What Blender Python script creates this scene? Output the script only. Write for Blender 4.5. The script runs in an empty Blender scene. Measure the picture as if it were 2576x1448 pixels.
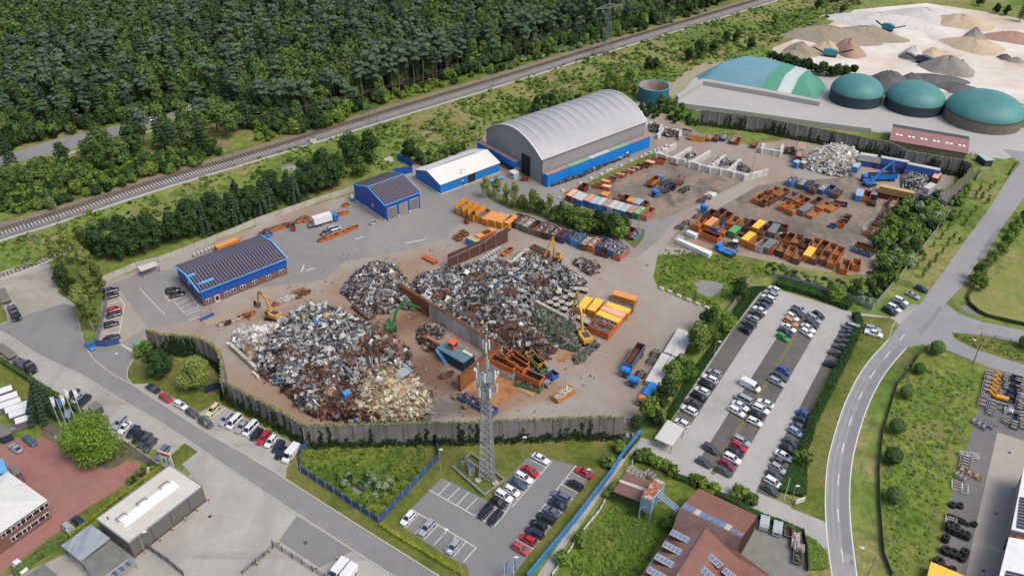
import bpy,math,random
import numpy as np
from mathutils import Vector,Matrix
from mathutils.geometry import tessellate_polygon
R = random.Random(7)
SC = bpy.context.scene
COL = SC.collection
PI = math.pi
# ------------------------------------------------------------------ camera, sky, sun, exposure
CAM_H,FPX,TH,RO = 150.0,2101.0,0.604,0.0069
_f = np.array([0,math.cos(TH),-math.sin(TH)]); _r = np.array([1.0,0,0]); _u = np.cross(_r,_f)
_rr = math.cos(RO)*_r + math.sin(RO)*_u; _uu = -math.sin(RO)*_r + math.cos(RO)*_u
cam = bpy.data.cameras.new('camera'); camo = bpy.data.objects.new('camera',cam); COL.objects.link(camo)
cam.sensor_width = 36.0; cam.lens = 36.0*FPX/2576.0; cam.clip_start = 1.0; cam.clip_end = 6000.0
camo.matrix_world = Matrix(((_rr[0],_uu[0],-_f[0],0),(_rr[1],_uu[1],-_f[1],0),(_rr[2],_uu[2],-_f[2],CAM_H),(0,0,0,1)))
SC.camera = camo
SUN_EL,SUN_AZ = math.radians(56),math.radians(125)      # azimuth clockwise from +Y
w = bpy.data.worlds.new('World'); SC.world = w; w.use_nodes = True
nt = w.node_tree; bg = nt.nodes['Background']
sky = nt.nodes.new('ShaderNodeTexSky'); sky.sky_type = 'NISHITA'; sky.sun_disc = False
sky.sun_elevation = SUN_EL; sky.sun_rotation = SUN_AZ; sky.air_density = 1.0; sky.dust_density = 4.0; sky.ozone_density = 0.6
nt.links.new(sky.outputs[0],bg.inputs[0]); bg.inputs[1].default_value = 0.15
sl = bpy.data.lights.new('sun','SUN'); sl.energy = 1.35; sl.angle = math.radians(24); sl.color = (1.0,0.95,0.88)
so = bpy.data.objects.new('sun',sl); COL.objects.link(so)
so.rotation_euler = Vector((math.sin(SUN_AZ)*math.cos(SUN_EL),math.cos(SUN_AZ)*math.cos(SUN_EL),math.sin(SUN_EL))).to_track_quat('Z','Y').to_euler()
so.location = (0,0,300)
SC.view_settings.view_transform = 'Standard'; SC.view_settings.look = 'None'
SC.view_settings.exposure = 0.47; SC.view_settings.gamma = 1.0
SC.render.engine = 'CYCLES'
SC.cycles.max_bounces = 5; SC.cycles.diffuse_bounces = 2; SC.cycles.glossy_bounces = 2; SC.cycles.transparent_max_bounces = 4
# ------------------------------------------------------------------ survey helpers: sheet references -> metres on the ground
def pts(s):
 out = []; ox = oy = 0.0; k = 1.0
 for tk in s.split():
  if tk[0] == '@':
   t = tk[1:]
   if t == 'D': ox = oy = 0.0; k = 1.0
   elif t == 'z2': ox,oy,k = 1191.4,219.0,.1876
   elif t == 'z3': ox,oy,k = 0.0,966.0,.2224
   elif t == 'z4': ox,oy,k = 1803.2,708.4,.2669
   else: ox,oy,k = 644.0*int(t[0]),362.0*int(t[1]),.25
  else:
   a,b = tk.split(','); out.append((ox+float(a)*k,oy+float(b)*k))
 return out
def G(p,z=0.0):
 d = _rr*(p[0]-1288)/FPX - _uu*(p[1]-724)/FPX + _f
 t = (CAM_H-z)/(-d[2]); return Vector((d[0]*t,d[1]*t))
def gp(s,z=0.0): return [G(p,z) for p in pts(s)]
def ang(a,b): return math.atan2(b[1]-a[1],b[0]-a[0])
def heading(p,dx,dy,z=0.0):
 return ang(G((p[0]-dx/2,p[1]-dy/2),z),G((p[0]+dx/2,p[1]+dy/2),z))
def resample(line,step):
 out = [Vector(line[0])];
 for a,b in zip(line,line[1:]):
  n = max(1,round((b-a).length/step))
  for i in range(1,n+1): out.append(a.lerp(b,i/n))
 return out
def smooth(line,n=2):
 for _ in range(n):
  o = [line[0]]
  for a,b in zip(line,line[1:]): o += [a.lerp(b,.25),a.lerp(b,.75)]
  o.append(line[-1]); line = o
 return line
def inside(p,poly):
 x,y = p[0],p[1]; c = False; n = len(poly); j = n-1
 for i in range(n):
  xi,yi = poly[i][0],poly[i][1]; xj,yj = poly[j][0],poly[j][1]
  if (yi > y) != (yj > y) and x < (xj-xi)*(y-yi)/(yj-yi)+xi: c = not c
  j = i
 return c
def edge_dist(p,poly,skip=()):
 best = 1e9
 for i in range(len(poly)):
  if i in skip: continue
  a = poly[i-1]; b = poly[i]; ab = b-a; t = max(0,min(1,(p-a).dot(ab)/max(1e-9,ab.length_squared)))
  best = min(best,(p-(a+ab*t)).length)
 return best
def rand_in(poly,n,rnd=R):
 xs = [p[0] for p in poly]; ys = [p[1] for p in poly]; out = []
 while len(out) < n:
  p = Vector((rnd.uniform(min(xs),max(xs)),rnd.uniform(min(ys),max(ys))))
  if inside(p,poly): out.append(p)
 return out
# ------------------------------------------------------------------ materials
def s2l(c):
 c /= 255.0; return c/12.92 if c < .04045 else ((c+.055)/1.055)**2.4
def C(r,g,b,k=.8): return (s2l(r)*k,s2l(g)*k,s2l(b)*k,1)
_M = {}
def _new(name):
 m = bpy.data.materials.new(name); m.use_nodes = True; t = m.node_tree
 return m,t,t.nodes['Principled BSDF']
def noise(t,scale,detail=3,rough=.6,coord='Object',sc3=None):
 tc = t.nodes.new('ShaderNodeTexCoord'); n = t.nodes.new('ShaderNodeTexNoise'); n.inputs['Scale'].default_value = scale
 n.inputs['Detail'].default_value = detail; n.inputs['Roughness'].default_value = rough
 if sc3:
  mp = t.nodes.new('ShaderNodeMapping'); mp.inputs['Scale'].default_value = sc3
  t.links.new(tc.outputs[coord],mp.inputs['Vector']); t.links.new(mp.outputs[0],n.inputs['Vector'])
 else: t.links.new(tc.outputs[coord],n.inputs['Vector'])
 return n.outputs['Fac']
def ramp(t,fac,stops):
 r = t.nodes.new('ShaderNodeValToRGB'); e = r.color_ramp.elements
 while len(e) < len(stops): e.new(.5)
 for i,(p,c) in enumerate(stops): e[i].position = p; e[i].color = c
 t.links.new(fac,r.inputs[0]); return r.outputs[0]
def mixc(t,fac,a,b,mode='MIX'):
 m = t.nodes.new('ShaderNodeMix'); m.data_type = 'RGBA'; m.blend_type = mode
 for s,v in ((0,fac),(6,a),(7,b)):
  if hasattr(v,'is_output') or isinstance(v,bpy.types.NodeSocket): t.links.new(v,m.inputs[s])
  elif s == 0: m.inputs[0].default_value = v
  else: m.inputs[s].default_value = v
 return m.outputs[2]
def bump(t,b,h,strength=.3,dist=.05):
 n = t.nodes.new('ShaderNodeBump'); n.inputs['Strength'].default_value = strength; n.inputs['Distance'].default_value = dist
 t.links.new(h,n.inputs['Height']); t.links.new(n.outputs[0],b.inputs['Normal'])
def paint(name,col,rough=.45,metal=0.0,dirt=.25,dirtcol=None,scale=.6,coat=0.0):
 if name in _M: return _M[name]
 m,t,b = _new(name)
 dc = dirtcol or (col[0]*.45+.01,col[1]*.42+.008,col[2]*.4+.006,1)
 f = ramp(t,noise(t,scale,5,.7),[(.42,(0,0,0,1)),(.72,(dirt*2,dirt*2,dirt*2,1))])
 t.links.new(mixc(t,f,col,dc),b.inputs['Base Color'])
 b.inputs['Roughness'].default_value = rough; b.inputs['Metallic'].default_value = metal; b.inputs['Coat Weight'].default_value = coat
 _M[name] = m; return m
def ground_mat(name,stops,s1=.03,s2=.5,amt=.35,extra=None,rough=.9,fine=None,fa=.07):
 # stops: colours over large noise; a finer noise varies brightness
 if name in _M: return _M[name]
 m,t,b = _new(name)
 n = len(stops); base = ramp(t,noise(t,s1,6,.62),[(.32+.36*i/max(1,n-1),c) for i,c in enumerate(stops)])
 f2 = ramp(t,noise(t,s2,5,.75),[(.3,(1-amt,)*3+(1,)),(.7,(1+amt*.6,)*3+(1,))])
 c = mixc(t,1.0,base,f2,'MULTIPLY')
 if fine:
  f3 = ramp(t,noise(t,fine,2,.6),[(.3,(1-fa,1-fa,1-fa,1)),(.7,(1+fa*.8,)*3+(1,))]); c = mixc(t,1.0,c,f3,'MULTIPLY')
 for e in (extra or []): c = e(t,c)
 t.links.new(c,b.inputs['Base Color']); b.inputs['Roughness'].default_value = rough
 b.inputs['Specular IOR Level'].default_value = .25
 _M[name] = m; return m
def blot(p,rx,ry,rz,col,amt=.8,edge=.5,ns=.12):
 # a stain of its own shape, fixed to the ground at p
 def go(t,c):
  tc = t.nodes.new('ShaderNodeTexCoord'); mp = t.nodes.new('ShaderNodeMapping'); mp.vector_type = 'TEXTURE'
  mp.inputs['Location'].default_value = (p[0],p[1],0); mp.inputs['Rotation'].default_value = (0,0,rz); mp.inputs['Scale'].default_value = (rx,ry,50)
  t.links.new(tc.outputs['Object'],mp.inputs['Vector'])
  ln = t.nodes.new('ShaderNodeVectorMath'); ln.operation = 'LENGTH'; t.links.new(mp.outputs[0],ln.inputs[0])
  nz = noise(t,ns,6,.7)
  ma = t.nodes.new('ShaderNodeMath'); ma.operation = 'MULTIPLY_ADD'; ma.inputs[1].default_value = 1.6; t.links.new(nz,ma.inputs[0]); t.links.new(ln.outputs['Value'],ma.inputs[2])
  f = ramp(t,ma.outputs[0],[(0,(amt,amt,amt,1)),(1,(0,0,0,1))])
  rr_ = t.nodes.new('ShaderNodeMapRange'); rr_.inputs['From Min'].default_value = 1.8-edge; rr_.inputs['From Max'].default_value = 1.8; rr_.inputs['To Min'].default_value = amt; rr_.inputs['To Max'].default_value = 0
  t.links.new(ma.outputs[0],rr_.inputs['Value'])
  return mixc(t,rr_.outputs[0],c,col)
 return go
def streaks(scale,sc3,col,lo=.55,hi=.7,amt=.6,rot=0.0):
 def go(t,c):
  tc = t.nodes.new('ShaderNodeTexCoord'); mp = t.nodes.new('ShaderNodeMapping'); mp.inputs['Scale'].default_value = sc3; mp.inputs['Rotation'].default_value = (0,0,rot)
  n = t.nodes.new('ShaderNodeTexNoise'); n.inputs['Scale'].default_value = scale; n.inputs['Detail'].default_value = 5
  t.links.new(tc.outputs['Object'],mp.inputs['Vector']); t.links.new(mp.outputs[0],n.inputs['Vector'])
  f = ramp(t,n.outputs['Fac'],[(lo,(0,0,0,1)),(hi,(amt,amt,amt,1))])
  return mixc(t,f,c,col)
 return go
def leafmat(name,dark,light,extra=None,pos=(.1,.9)):
 if name in _M: return _M[name]
 m,t,b = _new(name); dark,light = [tuple(min(1,v*1.45) for v in c[:3])+(1,) for c in (dark,light)]
 g = t.nodes.new('ShaderNodeNewGeometry'); oi = t.nodes.new('ShaderNodeObjectInfo'); at = t.nodes.new('ShaderNodeAttribute'); at.attribute_name = 'tint'
 c = ramp(t,g.outputs['Random Per Island'],[(pos[0],dark),(pos[1],light)])
 ad = t.nodes.new('ShaderNodeMath'); ad.operation = 'ADD'; t.links.new(oi.outputs['Random'],ad.inputs[0]); t.links.new(at.outputs['Fac'],ad.inputs[1])
 fr = t.nodes.new('ShaderNodeMath'); fr.operation = 'FRACT'; t.links.new(ad.outputs[0],fr.inputs[0])
 e = tuple(v*1.45 for v in extra[:3])+(1,) if extra else (light[0]*1.5,light[1]*1.25,light[2]*.6,1)
 f = ramp(t,fr.outputs[0],[(.35,(0,0,0,1)),(1,(.55,.55,.55,1))])
 c = mixc(t,f,c,mixc(t,.5,c,e))
 v = ramp(t,fr.outputs[0],[(0,(.58,.6,.62,1)),(.5,(1.22,1.2,1.1,1)),(1,(.88,.88,.84,1))])
 c = mixc(t,1.0,c,v,'MULTIPLY')
 t.links.new(c,b.inputs['Base Color']); b.inputs['Roughness'].default_value = .7; b.inputs['Specular IOR Level'].default_value = .2
 tr = t.nodes.new('ShaderNodeBsdfTranslucent'); t.links.new(c,tr.inputs[0]); mx = t.nodes.new('ShaderNodeMixShader'); mx.inputs[0].default_value = .25
 t.links.new(b.outputs[0],mx.inputs[1]); t.links.new(tr.outputs[0],mx.inputs[2])
 t.links.new(mx.outputs[0],t.nodes['Material Output'].inputs['Surface'])
 _M[name] = m; return m
def piecemat(name,stops,rough=.5,metal=.2,dirt=.2):
 if name in _M: return _M[name]
 m,t,b = _new(name); g = t.nodes.new('ShaderNodeNewGeometry')
 n = len(stops); r = t.nodes.new('ShaderNodeValToRGB'); r.color_ramp.interpolation = 'CONSTANT'; e = r.color_ramp.elements
 while len(e) < n: e.new(.5)
 tot = sum(s[0] for s in stops); a = 0
 for i,(wt,c) in enumerate(stops): e[i].position = a/tot; e[i].color = c; a += wt
 t.links.new(g.outputs['Random Per Island'],r.inputs[0])
 f = ramp(t,noise(t,1.3,4,.7),[(.3,(1-dirt*2,)*3+(1,)),(.7,(1.1,1.1,1.1,1))])
 t.links.new(mixc(t,1.0,r.outputs[0],f,'MULTIPLY'),b.inputs['Base Color'])
 b.inputs['Roughness'].default_value = rough; b.inputs['Metallic'].default_value = metal
 _M[name] = m; return m
# ------------------------------------------------------------------ mesh collecting
class MB:
 def __init__(s): s.v = []; s.f = []; s.m = []
 def add(s,vs,fs,mi=0):
  o = len(s.v); s.v += [tuple(v) for v in vs]; s.f += [tuple(i+o for i in f) for f in fs]; s.m += [mi]*len(fs)
  return s
 def box(s,c,d,rz=0.0,mi=0,M=None,top=1.0,faces=None):
  hx,hy,hz = d[0]/2,d[1]/2,d[2]/2
  q = [(-hx,-hy,-hz),(hx,-hy,-hz),(hx,hy,-hz),(-hx,hy,-hz),(-hx*top,-hy*top,hz),(hx*top,-hy*top,hz),(hx*top,hy*top,hz),(-hx*top,hy*top,hz)]
  if M is None: M = Matrix.Rotation(rz,3,'Z')
  vs = [M @ Vector(p) + Vector(c) for p in q]
  s.add(vs,faces or [(0,3,2,1),(4,5,6,7),(0,1,5,4),(1,2,6,5),(2,3,7,6),(3,0,4,7)],mi); return s
 def bar(s,a,b,w,h=None,mi=0):
  a = Vector(a); b = Vector(b); h = h or w; d = b-a; L = d.length
  if L < 1e-6: return s
  M = d.to_track_quat('X','Z').to_matrix(); return s.box((a+b)/2,(L,w,h),mi=mi,M=M)
 def tube(s,a,b,r0,r1=None,n=8,mi=0,caps=True):
  a = Vector(a); b = Vector(b); r1 = r0 if r1 is None else r1; d = b-a
  M = d.to_track_quat('Z','Y').to_matrix(); vs = []
  for p,r in ((a,r0),(b,r1)):
   for i in range(n): an = 2*PI*i/n; vs.append(p + M @ Vector((math.cos(an)*r,math.sin(an)*r,0)))
  fs = [(i,(i+1) % n,n+(i+1) % n,n+i) for i in range(n)]
  if caps: fs += [tuple(range(n-1,-1,-1)),tuple(range(n,2*n))]
  return s.add(vs,fs,mi)
 def path(s,P,r,n=6,mi=0):
  for a,b in zip(P,P[1:]): s.tube(a,b,r,n=n,mi=mi)
  return s
 def quad(s,a,b,c,d,mi=0): return s.add([a,b,c,d],[(0,1,2,3)],mi)
 def prism(s,poly,z0,z1,mi=0,mt=None,bottom=False):
  n = len(poly); A = sum(poly[i-1][0]*poly[i][1]-poly[i][0]*poly[i-1][1] for i in range(n))
  if A < 0: poly = list(reversed(poly))
  vs = [(p[0],p[1],z0) for p in poly]+[(p[0],p[1],z1) for p in poly]
  s.add(vs,[(i,(i+1) % n,n+(i+1) % n,n+i) for i in range(n)],mi)
  tr = tessellate_polygon([[Vector((p[0],p[1],0)) for p in poly]])
  s.add([(p[0],p[1],z1) for p in poly],[tuple(t) for t in tr],mi if mt is None else mt)
  return s
 def loft(s,rings,mi=0,close=True,cap=True):
  n = len(rings[0]); o = []; vs = [v for r in rings for v in r]; fs = []
  m = n if close else n-1
  for k in range(len(rings)-1):
   for i in range(m): fs.append((k*n+i,k*n+(i+1) % n,(k+1)*n+(i+1) % n,(k+1)*n+i))
  if cap and close: fs += [tuple(range(n-1,-1,-1)),tuple(range((len(rings)-1)*n,len(rings)*n))]
  return s.add(vs,fs,mi)
 def revolve(s,prof,c=(0,0,0),n=16,mi=0):
  rings = [[(c[0]+r*math.cos(2*PI*i/n),c[1]+r*math.sin(2*PI*i/n),c[2]+z) for i in range(n)] for r,z in prof]
  return s.loft(rings,mi,cap=False)
 def mesh(s,name,mats,sm=False):
  me = bpy.data.meshes.new(name); me.from_pydata(s.v,[],s.f)
  for m in (mats if isinstance(mats,(list,tuple)) else [mats]): me.materials.append(m)
  if any(s.m): me.polygons.foreach_set('material_index',s.m)
  if sm: me.polygons.foreach_set('use_smooth',[True]*len(me.polygons))
  me.update(); return me
 def build(s,name,mats,parent=None,sm=False,loc=None,rz=0.0):
  return link(name,s.mesh(name,mats,sm),parent,loc,rz)
def link(name,me,parent=None,loc=None,rz=0.0,omat=None,scale=None):
 o = bpy.data.objects.new(name,me); COL.objects.link(o)
 if parent: o.parent = parent
 if loc is not None: o.location = loc
 if rz: o.rotation_euler[2] = rz
 if scale is not None: o.scale = scale
 if omat:
  o.material_slots[0].link = 'OBJECT'; o.material_slots[0].material = omat
 return o
LABELS = {}
def tag(o,label,cat,group=None,kind=None):
 o['label'] = label; o['category'] = cat
 if group: o['group'] = group
 if kind: o['kind'] = kind
 nw = len(label.replace(',',' ').split())
 if nw < 4 or nw > 16: print('LABEL LENGTH',nw,label)
 LABELS.setdefault(label,[]).append(o.name)
 return o
def thing(name,label,cat,loc=(0,0,0),rz=0.0,group=None):
 o = bpy.data.objects.new(name,None); COL.objects.link(o); o.location = (loc[0],loc[1],loc[2] if len(loc) > 2 else 0)
 o.rotation_euler[2] = rz; o.empty_display_size = .5
 return tag(o,label,cat,group)
def struct(o): o['kind'] = 'structure'; return o
ORD = ['first','second','third','fourth','fifth','sixth','seventh','eighth','ninth','tenth','eleventh','twelfth','thirteenth','fourteenth','fifteenth','sixteenth','seventeenth','eighteenth','nineteenth','twentieth','twenty-first','twenty-second','twenty-third','twenty-fourth','twenty-fifth','twenty-sixth','twenty-seventh','twenty-eighth','twenty-ninth','thirtieth','thirty-first','thirty-second','thirty-third','thirty-fourth','thirty-fifth','thirty-sixth','thirty-seventh','thirty-eighth','thirty-ninth','fortieth']
def sheet(name,poly,mat,z):
 poly = [Vector(p) for p in poly]
 tr = tessellate_polygon([[Vector((p[0],p[1],0)) for p in poly]])
 me = bpy.data.meshes.new(name); fs = []
 for t in tr:
  a,b,c = (poly[i] for i in t)
  fs.append(tuple(t) if (b-a).cross(c-a) > 0 else tuple(reversed(t)))
 me.from_pydata([(p[0],p[1],z) for p in poly],[],fs); me.materials.append(mat); me.update()
 return struct(link(name,me))
def ribbon(name,L,Rr,mat,z):
 # strip between two lines of equal length
 vs = [(p[0],p[1],z) for p in L]+[(p[0],p[1],z) for p in Rr]; n = len(L)
 me = bpy.data.meshes.new(name); me.from_pydata(vs,[],[(i,n+i,n+i+1,i+1) for i in range(n-1)]); me.materials.append(mat); me.update()
 return struct(link(name,me))
def offset(line,d):
 out = []
 for i,p in enumerate(line):
  a = line[max(0,i-1)]; b = line[min(len(line)-1,i+1)]; t = (b-a).normalized(); out.append(p+Vector((-t[1],t[0]))*d)
 return out
# ------------------------------------------------------------------ ground, roads, paving
SH = (0,0,0,1)
def gq(s,z=0.0): return G(pts(s)[0],z)
meadow = ground_mat('meadow_ground',[C(74,94,42),C(98,120,50),C(120,138,64),C(146,138,88),C(98,122,48)],.02,.35,.5,[streaks(.1,(1,.5,1),C(134,122,78),.54,.68,.65,.7),streaks(.13,(1,1,1),C(58,84,26),.56,.68,.6,1.3)],fine=1.6,fa=.2)
me = MB(); me.quad((-2500,-300,0),(2500,-300,0),(2500,4000,0),(-2500,4000,0))
struct(me.build('ground',meadow))
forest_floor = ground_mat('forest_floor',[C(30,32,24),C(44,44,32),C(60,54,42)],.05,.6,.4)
lawn = ground_mat('lawn_grass',[C(80,96,34),C(98,110,42),C(118,118,60),C(88,108,36)],.05,.7,.4,[streaks(.1,(1,.5,1),C(134,122,78),.54,.68,.65,.7),streaks(.13,(1,1,1),C(58,84,26),.56,.68,.6,1.3)],fine=2.2,fa=.16)
rough_grass = ground_mat('rough_grass',[C(72,96,32),C(92,116,38),C(116,126,52),C(84,108,36)],.06,.5,.5,[streaks(.1,(1,.5,1),C(134,122,78),.54,.68,.65,.7),streaks(.13,(1,1,1),C(58,84,26),.56,.68,.6,1.3)],fine=1.5,fa=.18)
field = ground_mat('dry_field',[C(128,132,70),C(140,138,80),C(112,130,62),C(146,140,88)],.03,.4,.25,fine=2)
asphalt = ground_mat('asphalt',[C(128,127,126),C(136,135,133),C(142,141,139)],.02,.25,.12,[streaks(.12,(1,.08,1),C(112,111,110),.52,.7,.5,math.radians(40))],fine=3)
asphalt_lot = ground_mat('asphalt_lot',[C(122,121,121),C(130,129,128),C(134,133,131)],.03,.3,.1,fine=3)
main_road = ground_mat('main_road_asphalt',[C(142,142,142),C(150,150,150),C(154,153,151)],.02,.3,.12,fine=2)
paving = ground_mat('light_paving',[C(160,157,150),C(170,167,160),C(178,174,166)],.03,.3,.12,[streaks(.1,(1,.1,1),C(138,134,128),.48,.7,.7,math.radians(-30)),streaks(.22,(.09,1,1),C(126,122,116),.58,.7,.5,.9)],fine=2.5)
lane_conc = ground_mat('pale_concrete',[C(162,160,155),C(172,170,165),C(178,176,172)],.03,.3,.1,[streaks(.1,(1,.1,1),C(150,148,142),.5,.72,.5,1.0)],fine=2.5)
gravel_dark = ground_mat('dark_gravel',[C(92,89,87),C(102,99,96),C(116,110,100)],.05,.6,.2,fine=3)
gravel_light = ground_mat('light_gravel',[C(150,144,132),C(168,162,150),C(138,130,118)],.05,.4,.2,[streaks(.09,(.12,1,1),C(120,114,104),.5,.7,.5,1.2)],fine=2)
brick_red = ground_mat('red_block_paving',[C(146,100,92),C(158,112,104),C(152,118,110)],.05,.4,.14,[streaks(.06,(1,.3,1),C(118,92,90),.5,.75,.6,.8)],fine=4)
sand = ground_mat('pale_sand',[C(188,170,146),C(208,196,178),C(222,217,208),C(208,196,180),C(180,160,134)],.011,.07,.14,[streaks(.03,(.25,1,1),C(196,180,158),.5,.66,.7,.3),streaks(.05,(1,.3,1),C(170,162,150),.58,.7,.5,1)])
conc_yard = ground_mat('farm_concrete',[C(170,168,165),C(180,178,174)],.03,.3,.1)
rustc,rustd,oil = C(150,122,100),C(112,84,68),C(98,94,90)
yard = ground_mat('yard_paving',[C(150,142,133),C(157,149,139),C(162,154,144),C(148,144,138)],.012,.25,.1,[
 streaks(.06,(1,.14,1),C(162,158,152),.5,.72,.5,math.radians(-28)),streaks(.04,(1,.35,1),C(146,120,100),.44,.66,.7,.4),
 blot(gq('@12 1100,400'),48,30,-.4,rustc,.85,.8),blot(gq('@12 500,1150'),34,13,-.5,rustc,.9,.8),blot(gq('@11 1500,1250'),30,12,.5,rustc,.8,.9),
 blot(gq('@12 200,250'),22,6,.4,rustc,.6,.9),blot(gq('@12 1750,850'),14,9,-.9,rustd,.9,.6),blot(gq('@12 2350,1150'),13,7,.5,rustc,.95,.5),
 blot(gq('@22 250,1050'),12,6,.2,rustc,.8,.6),blot(gq('@12 1850,1200'),14,6,.1,oil,.85,.6),blot(gq('@22 700,600'),30,16,0,rustc,.5,.9),blot(gq('@12 2250,200'),40,26,.3,rustc,.75,.8),blot(gq('@12 1400,380'),9,6,0,rustd,.7,.7),
 blot(gq('@12 1750,250'),14,9,-.6,rustd,.75,.7)],fine=3)
mid_grey = ground_mat('grey_yard_asphalt',[C(134,131,127),C(142,139,135),C(148,144,139)],.02,.25,.12,[streaks(.07,(1,.12,1),C(158,155,150),.52,.72,.5,math.radians(-30))],fine=3)
dirt_yard = ground_mat('dirt_yard',[C(112,106,100),C(130,120,108),C(150,134,116),C(98,94,90)],.045,.4,.3,[streaks(.09,(1,.5,1),C(78,76,74),.55,.68,.6)],fine=2)
# forest floor beyond the railway, up to the horizon
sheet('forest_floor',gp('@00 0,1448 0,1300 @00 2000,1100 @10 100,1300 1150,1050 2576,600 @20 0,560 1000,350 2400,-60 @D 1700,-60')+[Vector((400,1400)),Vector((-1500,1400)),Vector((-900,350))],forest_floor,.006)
# streets and lots on the left
ST = '@D -60,700 0,690 135,660 146,735 188,765 215,870 300,868 345,885 322,930 330,962 372,962 505,1035 547,1013 756,1123 722,1175 718,1203 @13 1840,1448 @D 1180,1500 1180,1560 -60,1560 -60,1450 60,1440 300,1330 480,1190 430,1140 300,1105 215,1050 80,960 0,905 -60,870'
sheet('street_paving',gp(ST),paving,.008)
RD_U = '@02 880,620 950,735 1130,870 1320,965 1600,1150 2060,1448 @13 0,285 920,870 1840,1448 @D 1180,1495'
RD_L = '@D 1070,1495 @13 1375,1448 0,555 @02 1700,1400 1150,1090 860,890 560,760 370,665 150,520 0,430 @D -60,815'
road_poly = gp('@D -60,780 @02 0,370 210,290 640,155 755,190 800,440 @02 870,560')+gp(RD_U)+gp(RD_L)
sheet('road',road_poly,asphalt,.012)
sheet('gate_road',gp('@02 860,560 1190,575 1370,665 1330,730 1290,800 1275,900 1320,962 1130,868 950,733 880,622'),asphalt,.016)
sheet('gravel_lot',gp('@01 -200,1400 0,1370 560,1230 @02 590,60 620,130 380,230 230,270 200,200 60,20 -200,40'),gravel_light,.016)
sheet('side_lot_asphalt',gp('@13 410,840 970,1195 640,1365 230,1090'),asphalt_lot,.014)
sheet('red_paving',gp('@03 0,130 230,50 @03 420,60 560,100 700,190 660,180 870,240 930,340 1100,370 1250,290 1400,320 1420,370 1240,530 700,920 300,1210 0,1420 -240,1560 -240,300'),brick_red,.016)
sheet('grass_strip',gp('@03 1250,530 1310,580 960,860 780,830 1000,690'),lawn,.018)
sheet('grass_verge',gp('@03 600,1000 700,930 880,900 960,880 600,1130 260,1330 0,1500 -200,1650 -200,1560 0,1430 300,1210'),lawn,.019)
sheet('corner_lawn',gp('@02 -200,700 0,740 330,960 420,1100 330,1250 150,1030 0,920 -200,900'),lawn,.019)
sheet('corner_grass',gp('@03 1860,110 1990,200 1790,350 1600,340'),lawn,.019)
sheet('left_verge',gp('@02 -100,100 0,130 60,240 80,330 0,360 -100,380'),lawn,.02)
soil = ground_mat('planting_soil',[C(92,84,74),C(112,102,90)],.2,1,.3)
sheet('planting_bed',gp('@03 870,230 1000,130 1230,130 1600,340 1560,370 1420,300 1300,260 1180,350 1060,370 930,330'),soil,.021)
sheet('shrub_bed',gp('@03 1260,520 1430,360 1640,340 1310,580'),soil,.022)
# scrapyard
YARD = '@01 1060,1440 1020,1400 1600,1195 1850,1100 2576,830 @11 0,790 500,640 990,500 @11 1500,330 1620,150 @D 1190,372 1225,335 1330,290 1620,255 1700,300 1760,335 1880,365 1990,350 2160,378 2300,410 2400,440 2400,480 2380,520 2330,560 2240,640 2205,690 2120,690 2000,670 1850,640 1700,640 1655,640 1645,690 1655,722 1720,752 1785,775 1750,830 1700,900 1640,1000 1600,1090 1570,1088 1570,1062 775,1080 690,1035 562,965 556,880 520,860 450,850 375,848 370,875 345,885 300,870 243,865 262,715'
yard_poly = gp(YARD)
sheet('yard',yard_poly,yard,.01)
sheet('yard_asphalt',gp('@01 1060,1440 1400,1290 1760,1260 @02 1950,60 2060,200 1900,330 1480,420 1330,600 1190,560 1000,560 1070,0'),mid_grey,.013)
sheet('yard_asphalt',gp('@01 2330,1230 @11 0,900 500,780 1000,580 1700,440 2300,380 @21 0,330 300,420 1400,-20 1450,-60 1450,60 480,480 500,540 1500,780 2300,330 2400,350 1700,700 1500,950 1250,1150 700,1050 @11 2576,800 2050,800 1900,950 1500,1080 900,1180 @12 700,-80 0,0 @02 2300,60'),mid_grey,.014)
sheet('parking_paving',gp('@02 1070,0 1180,-20 1480,400 1200,560 980,570 1030,420'),ground_mat('tan_paving',[C(158,148,136),C(166,156,144)],.05,.5,.12,fine=3),.018)
sheet('dirt_yard',gp('@21 500,500 860,430 1450,170 1600,190 2350,370 1500,770 1340,755'),dirt_yard,.018)
sheet('dirt_yard',gp('@21 1640,900 2480,420 @31 100,380 900,330 1130,560 1090,700 950,830 960,950 1050,1060 1000,1150 930,1290 780,1310 300,1180 @21 2576,1080 2200,1100 2100,1130 1550,1020'),dirt_yard,.019)
sheet('grass_strip',gp('@21 505,500 700,420 1000,270 1300,140 1450,80 1455,130 1250,215 1000,330 850,400 560,500'),rough_grass,.021)
sheet('island_soil',gp('@11 2250,400 @21 0,570 200,620 500,650 900,740 1150,830 1340,860 1320,960 1230,1055 1130,960 800,900 500,840 300,740 0,670 @11 2350,560'),ground_mat('island_ground',[C(90,88,62),C(104,110,58),C(120,112,92)],.15,.8,.4),.022)
sheet('pond_bank',gp('@D 1658,640 1850,640 1960,690 1890,705 1800,775 1785,778 1720,755 1655,725 1643,695'),rough_grass,.024)
water,wt,wb = _new('pond_water'); wb.inputs['Base Color'].default_value = C(138,136,130); wb.inputs['Roughness'].default_value = .08  # base colour lightened to carry the sky's reflection
bump(wt,wb,noise(wt,1.5,3),.15,.02)
sheet('pond',smooth(gp('@21 1822,1400 1870,1392 1900,1368 1975,1380 2060,1385 2130,1412 @22 2105,20 2085,52 2030,70 2010,92 1945,84 1925,60 1870,48 1850,20 1880,5'),1),water,.03)
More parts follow.
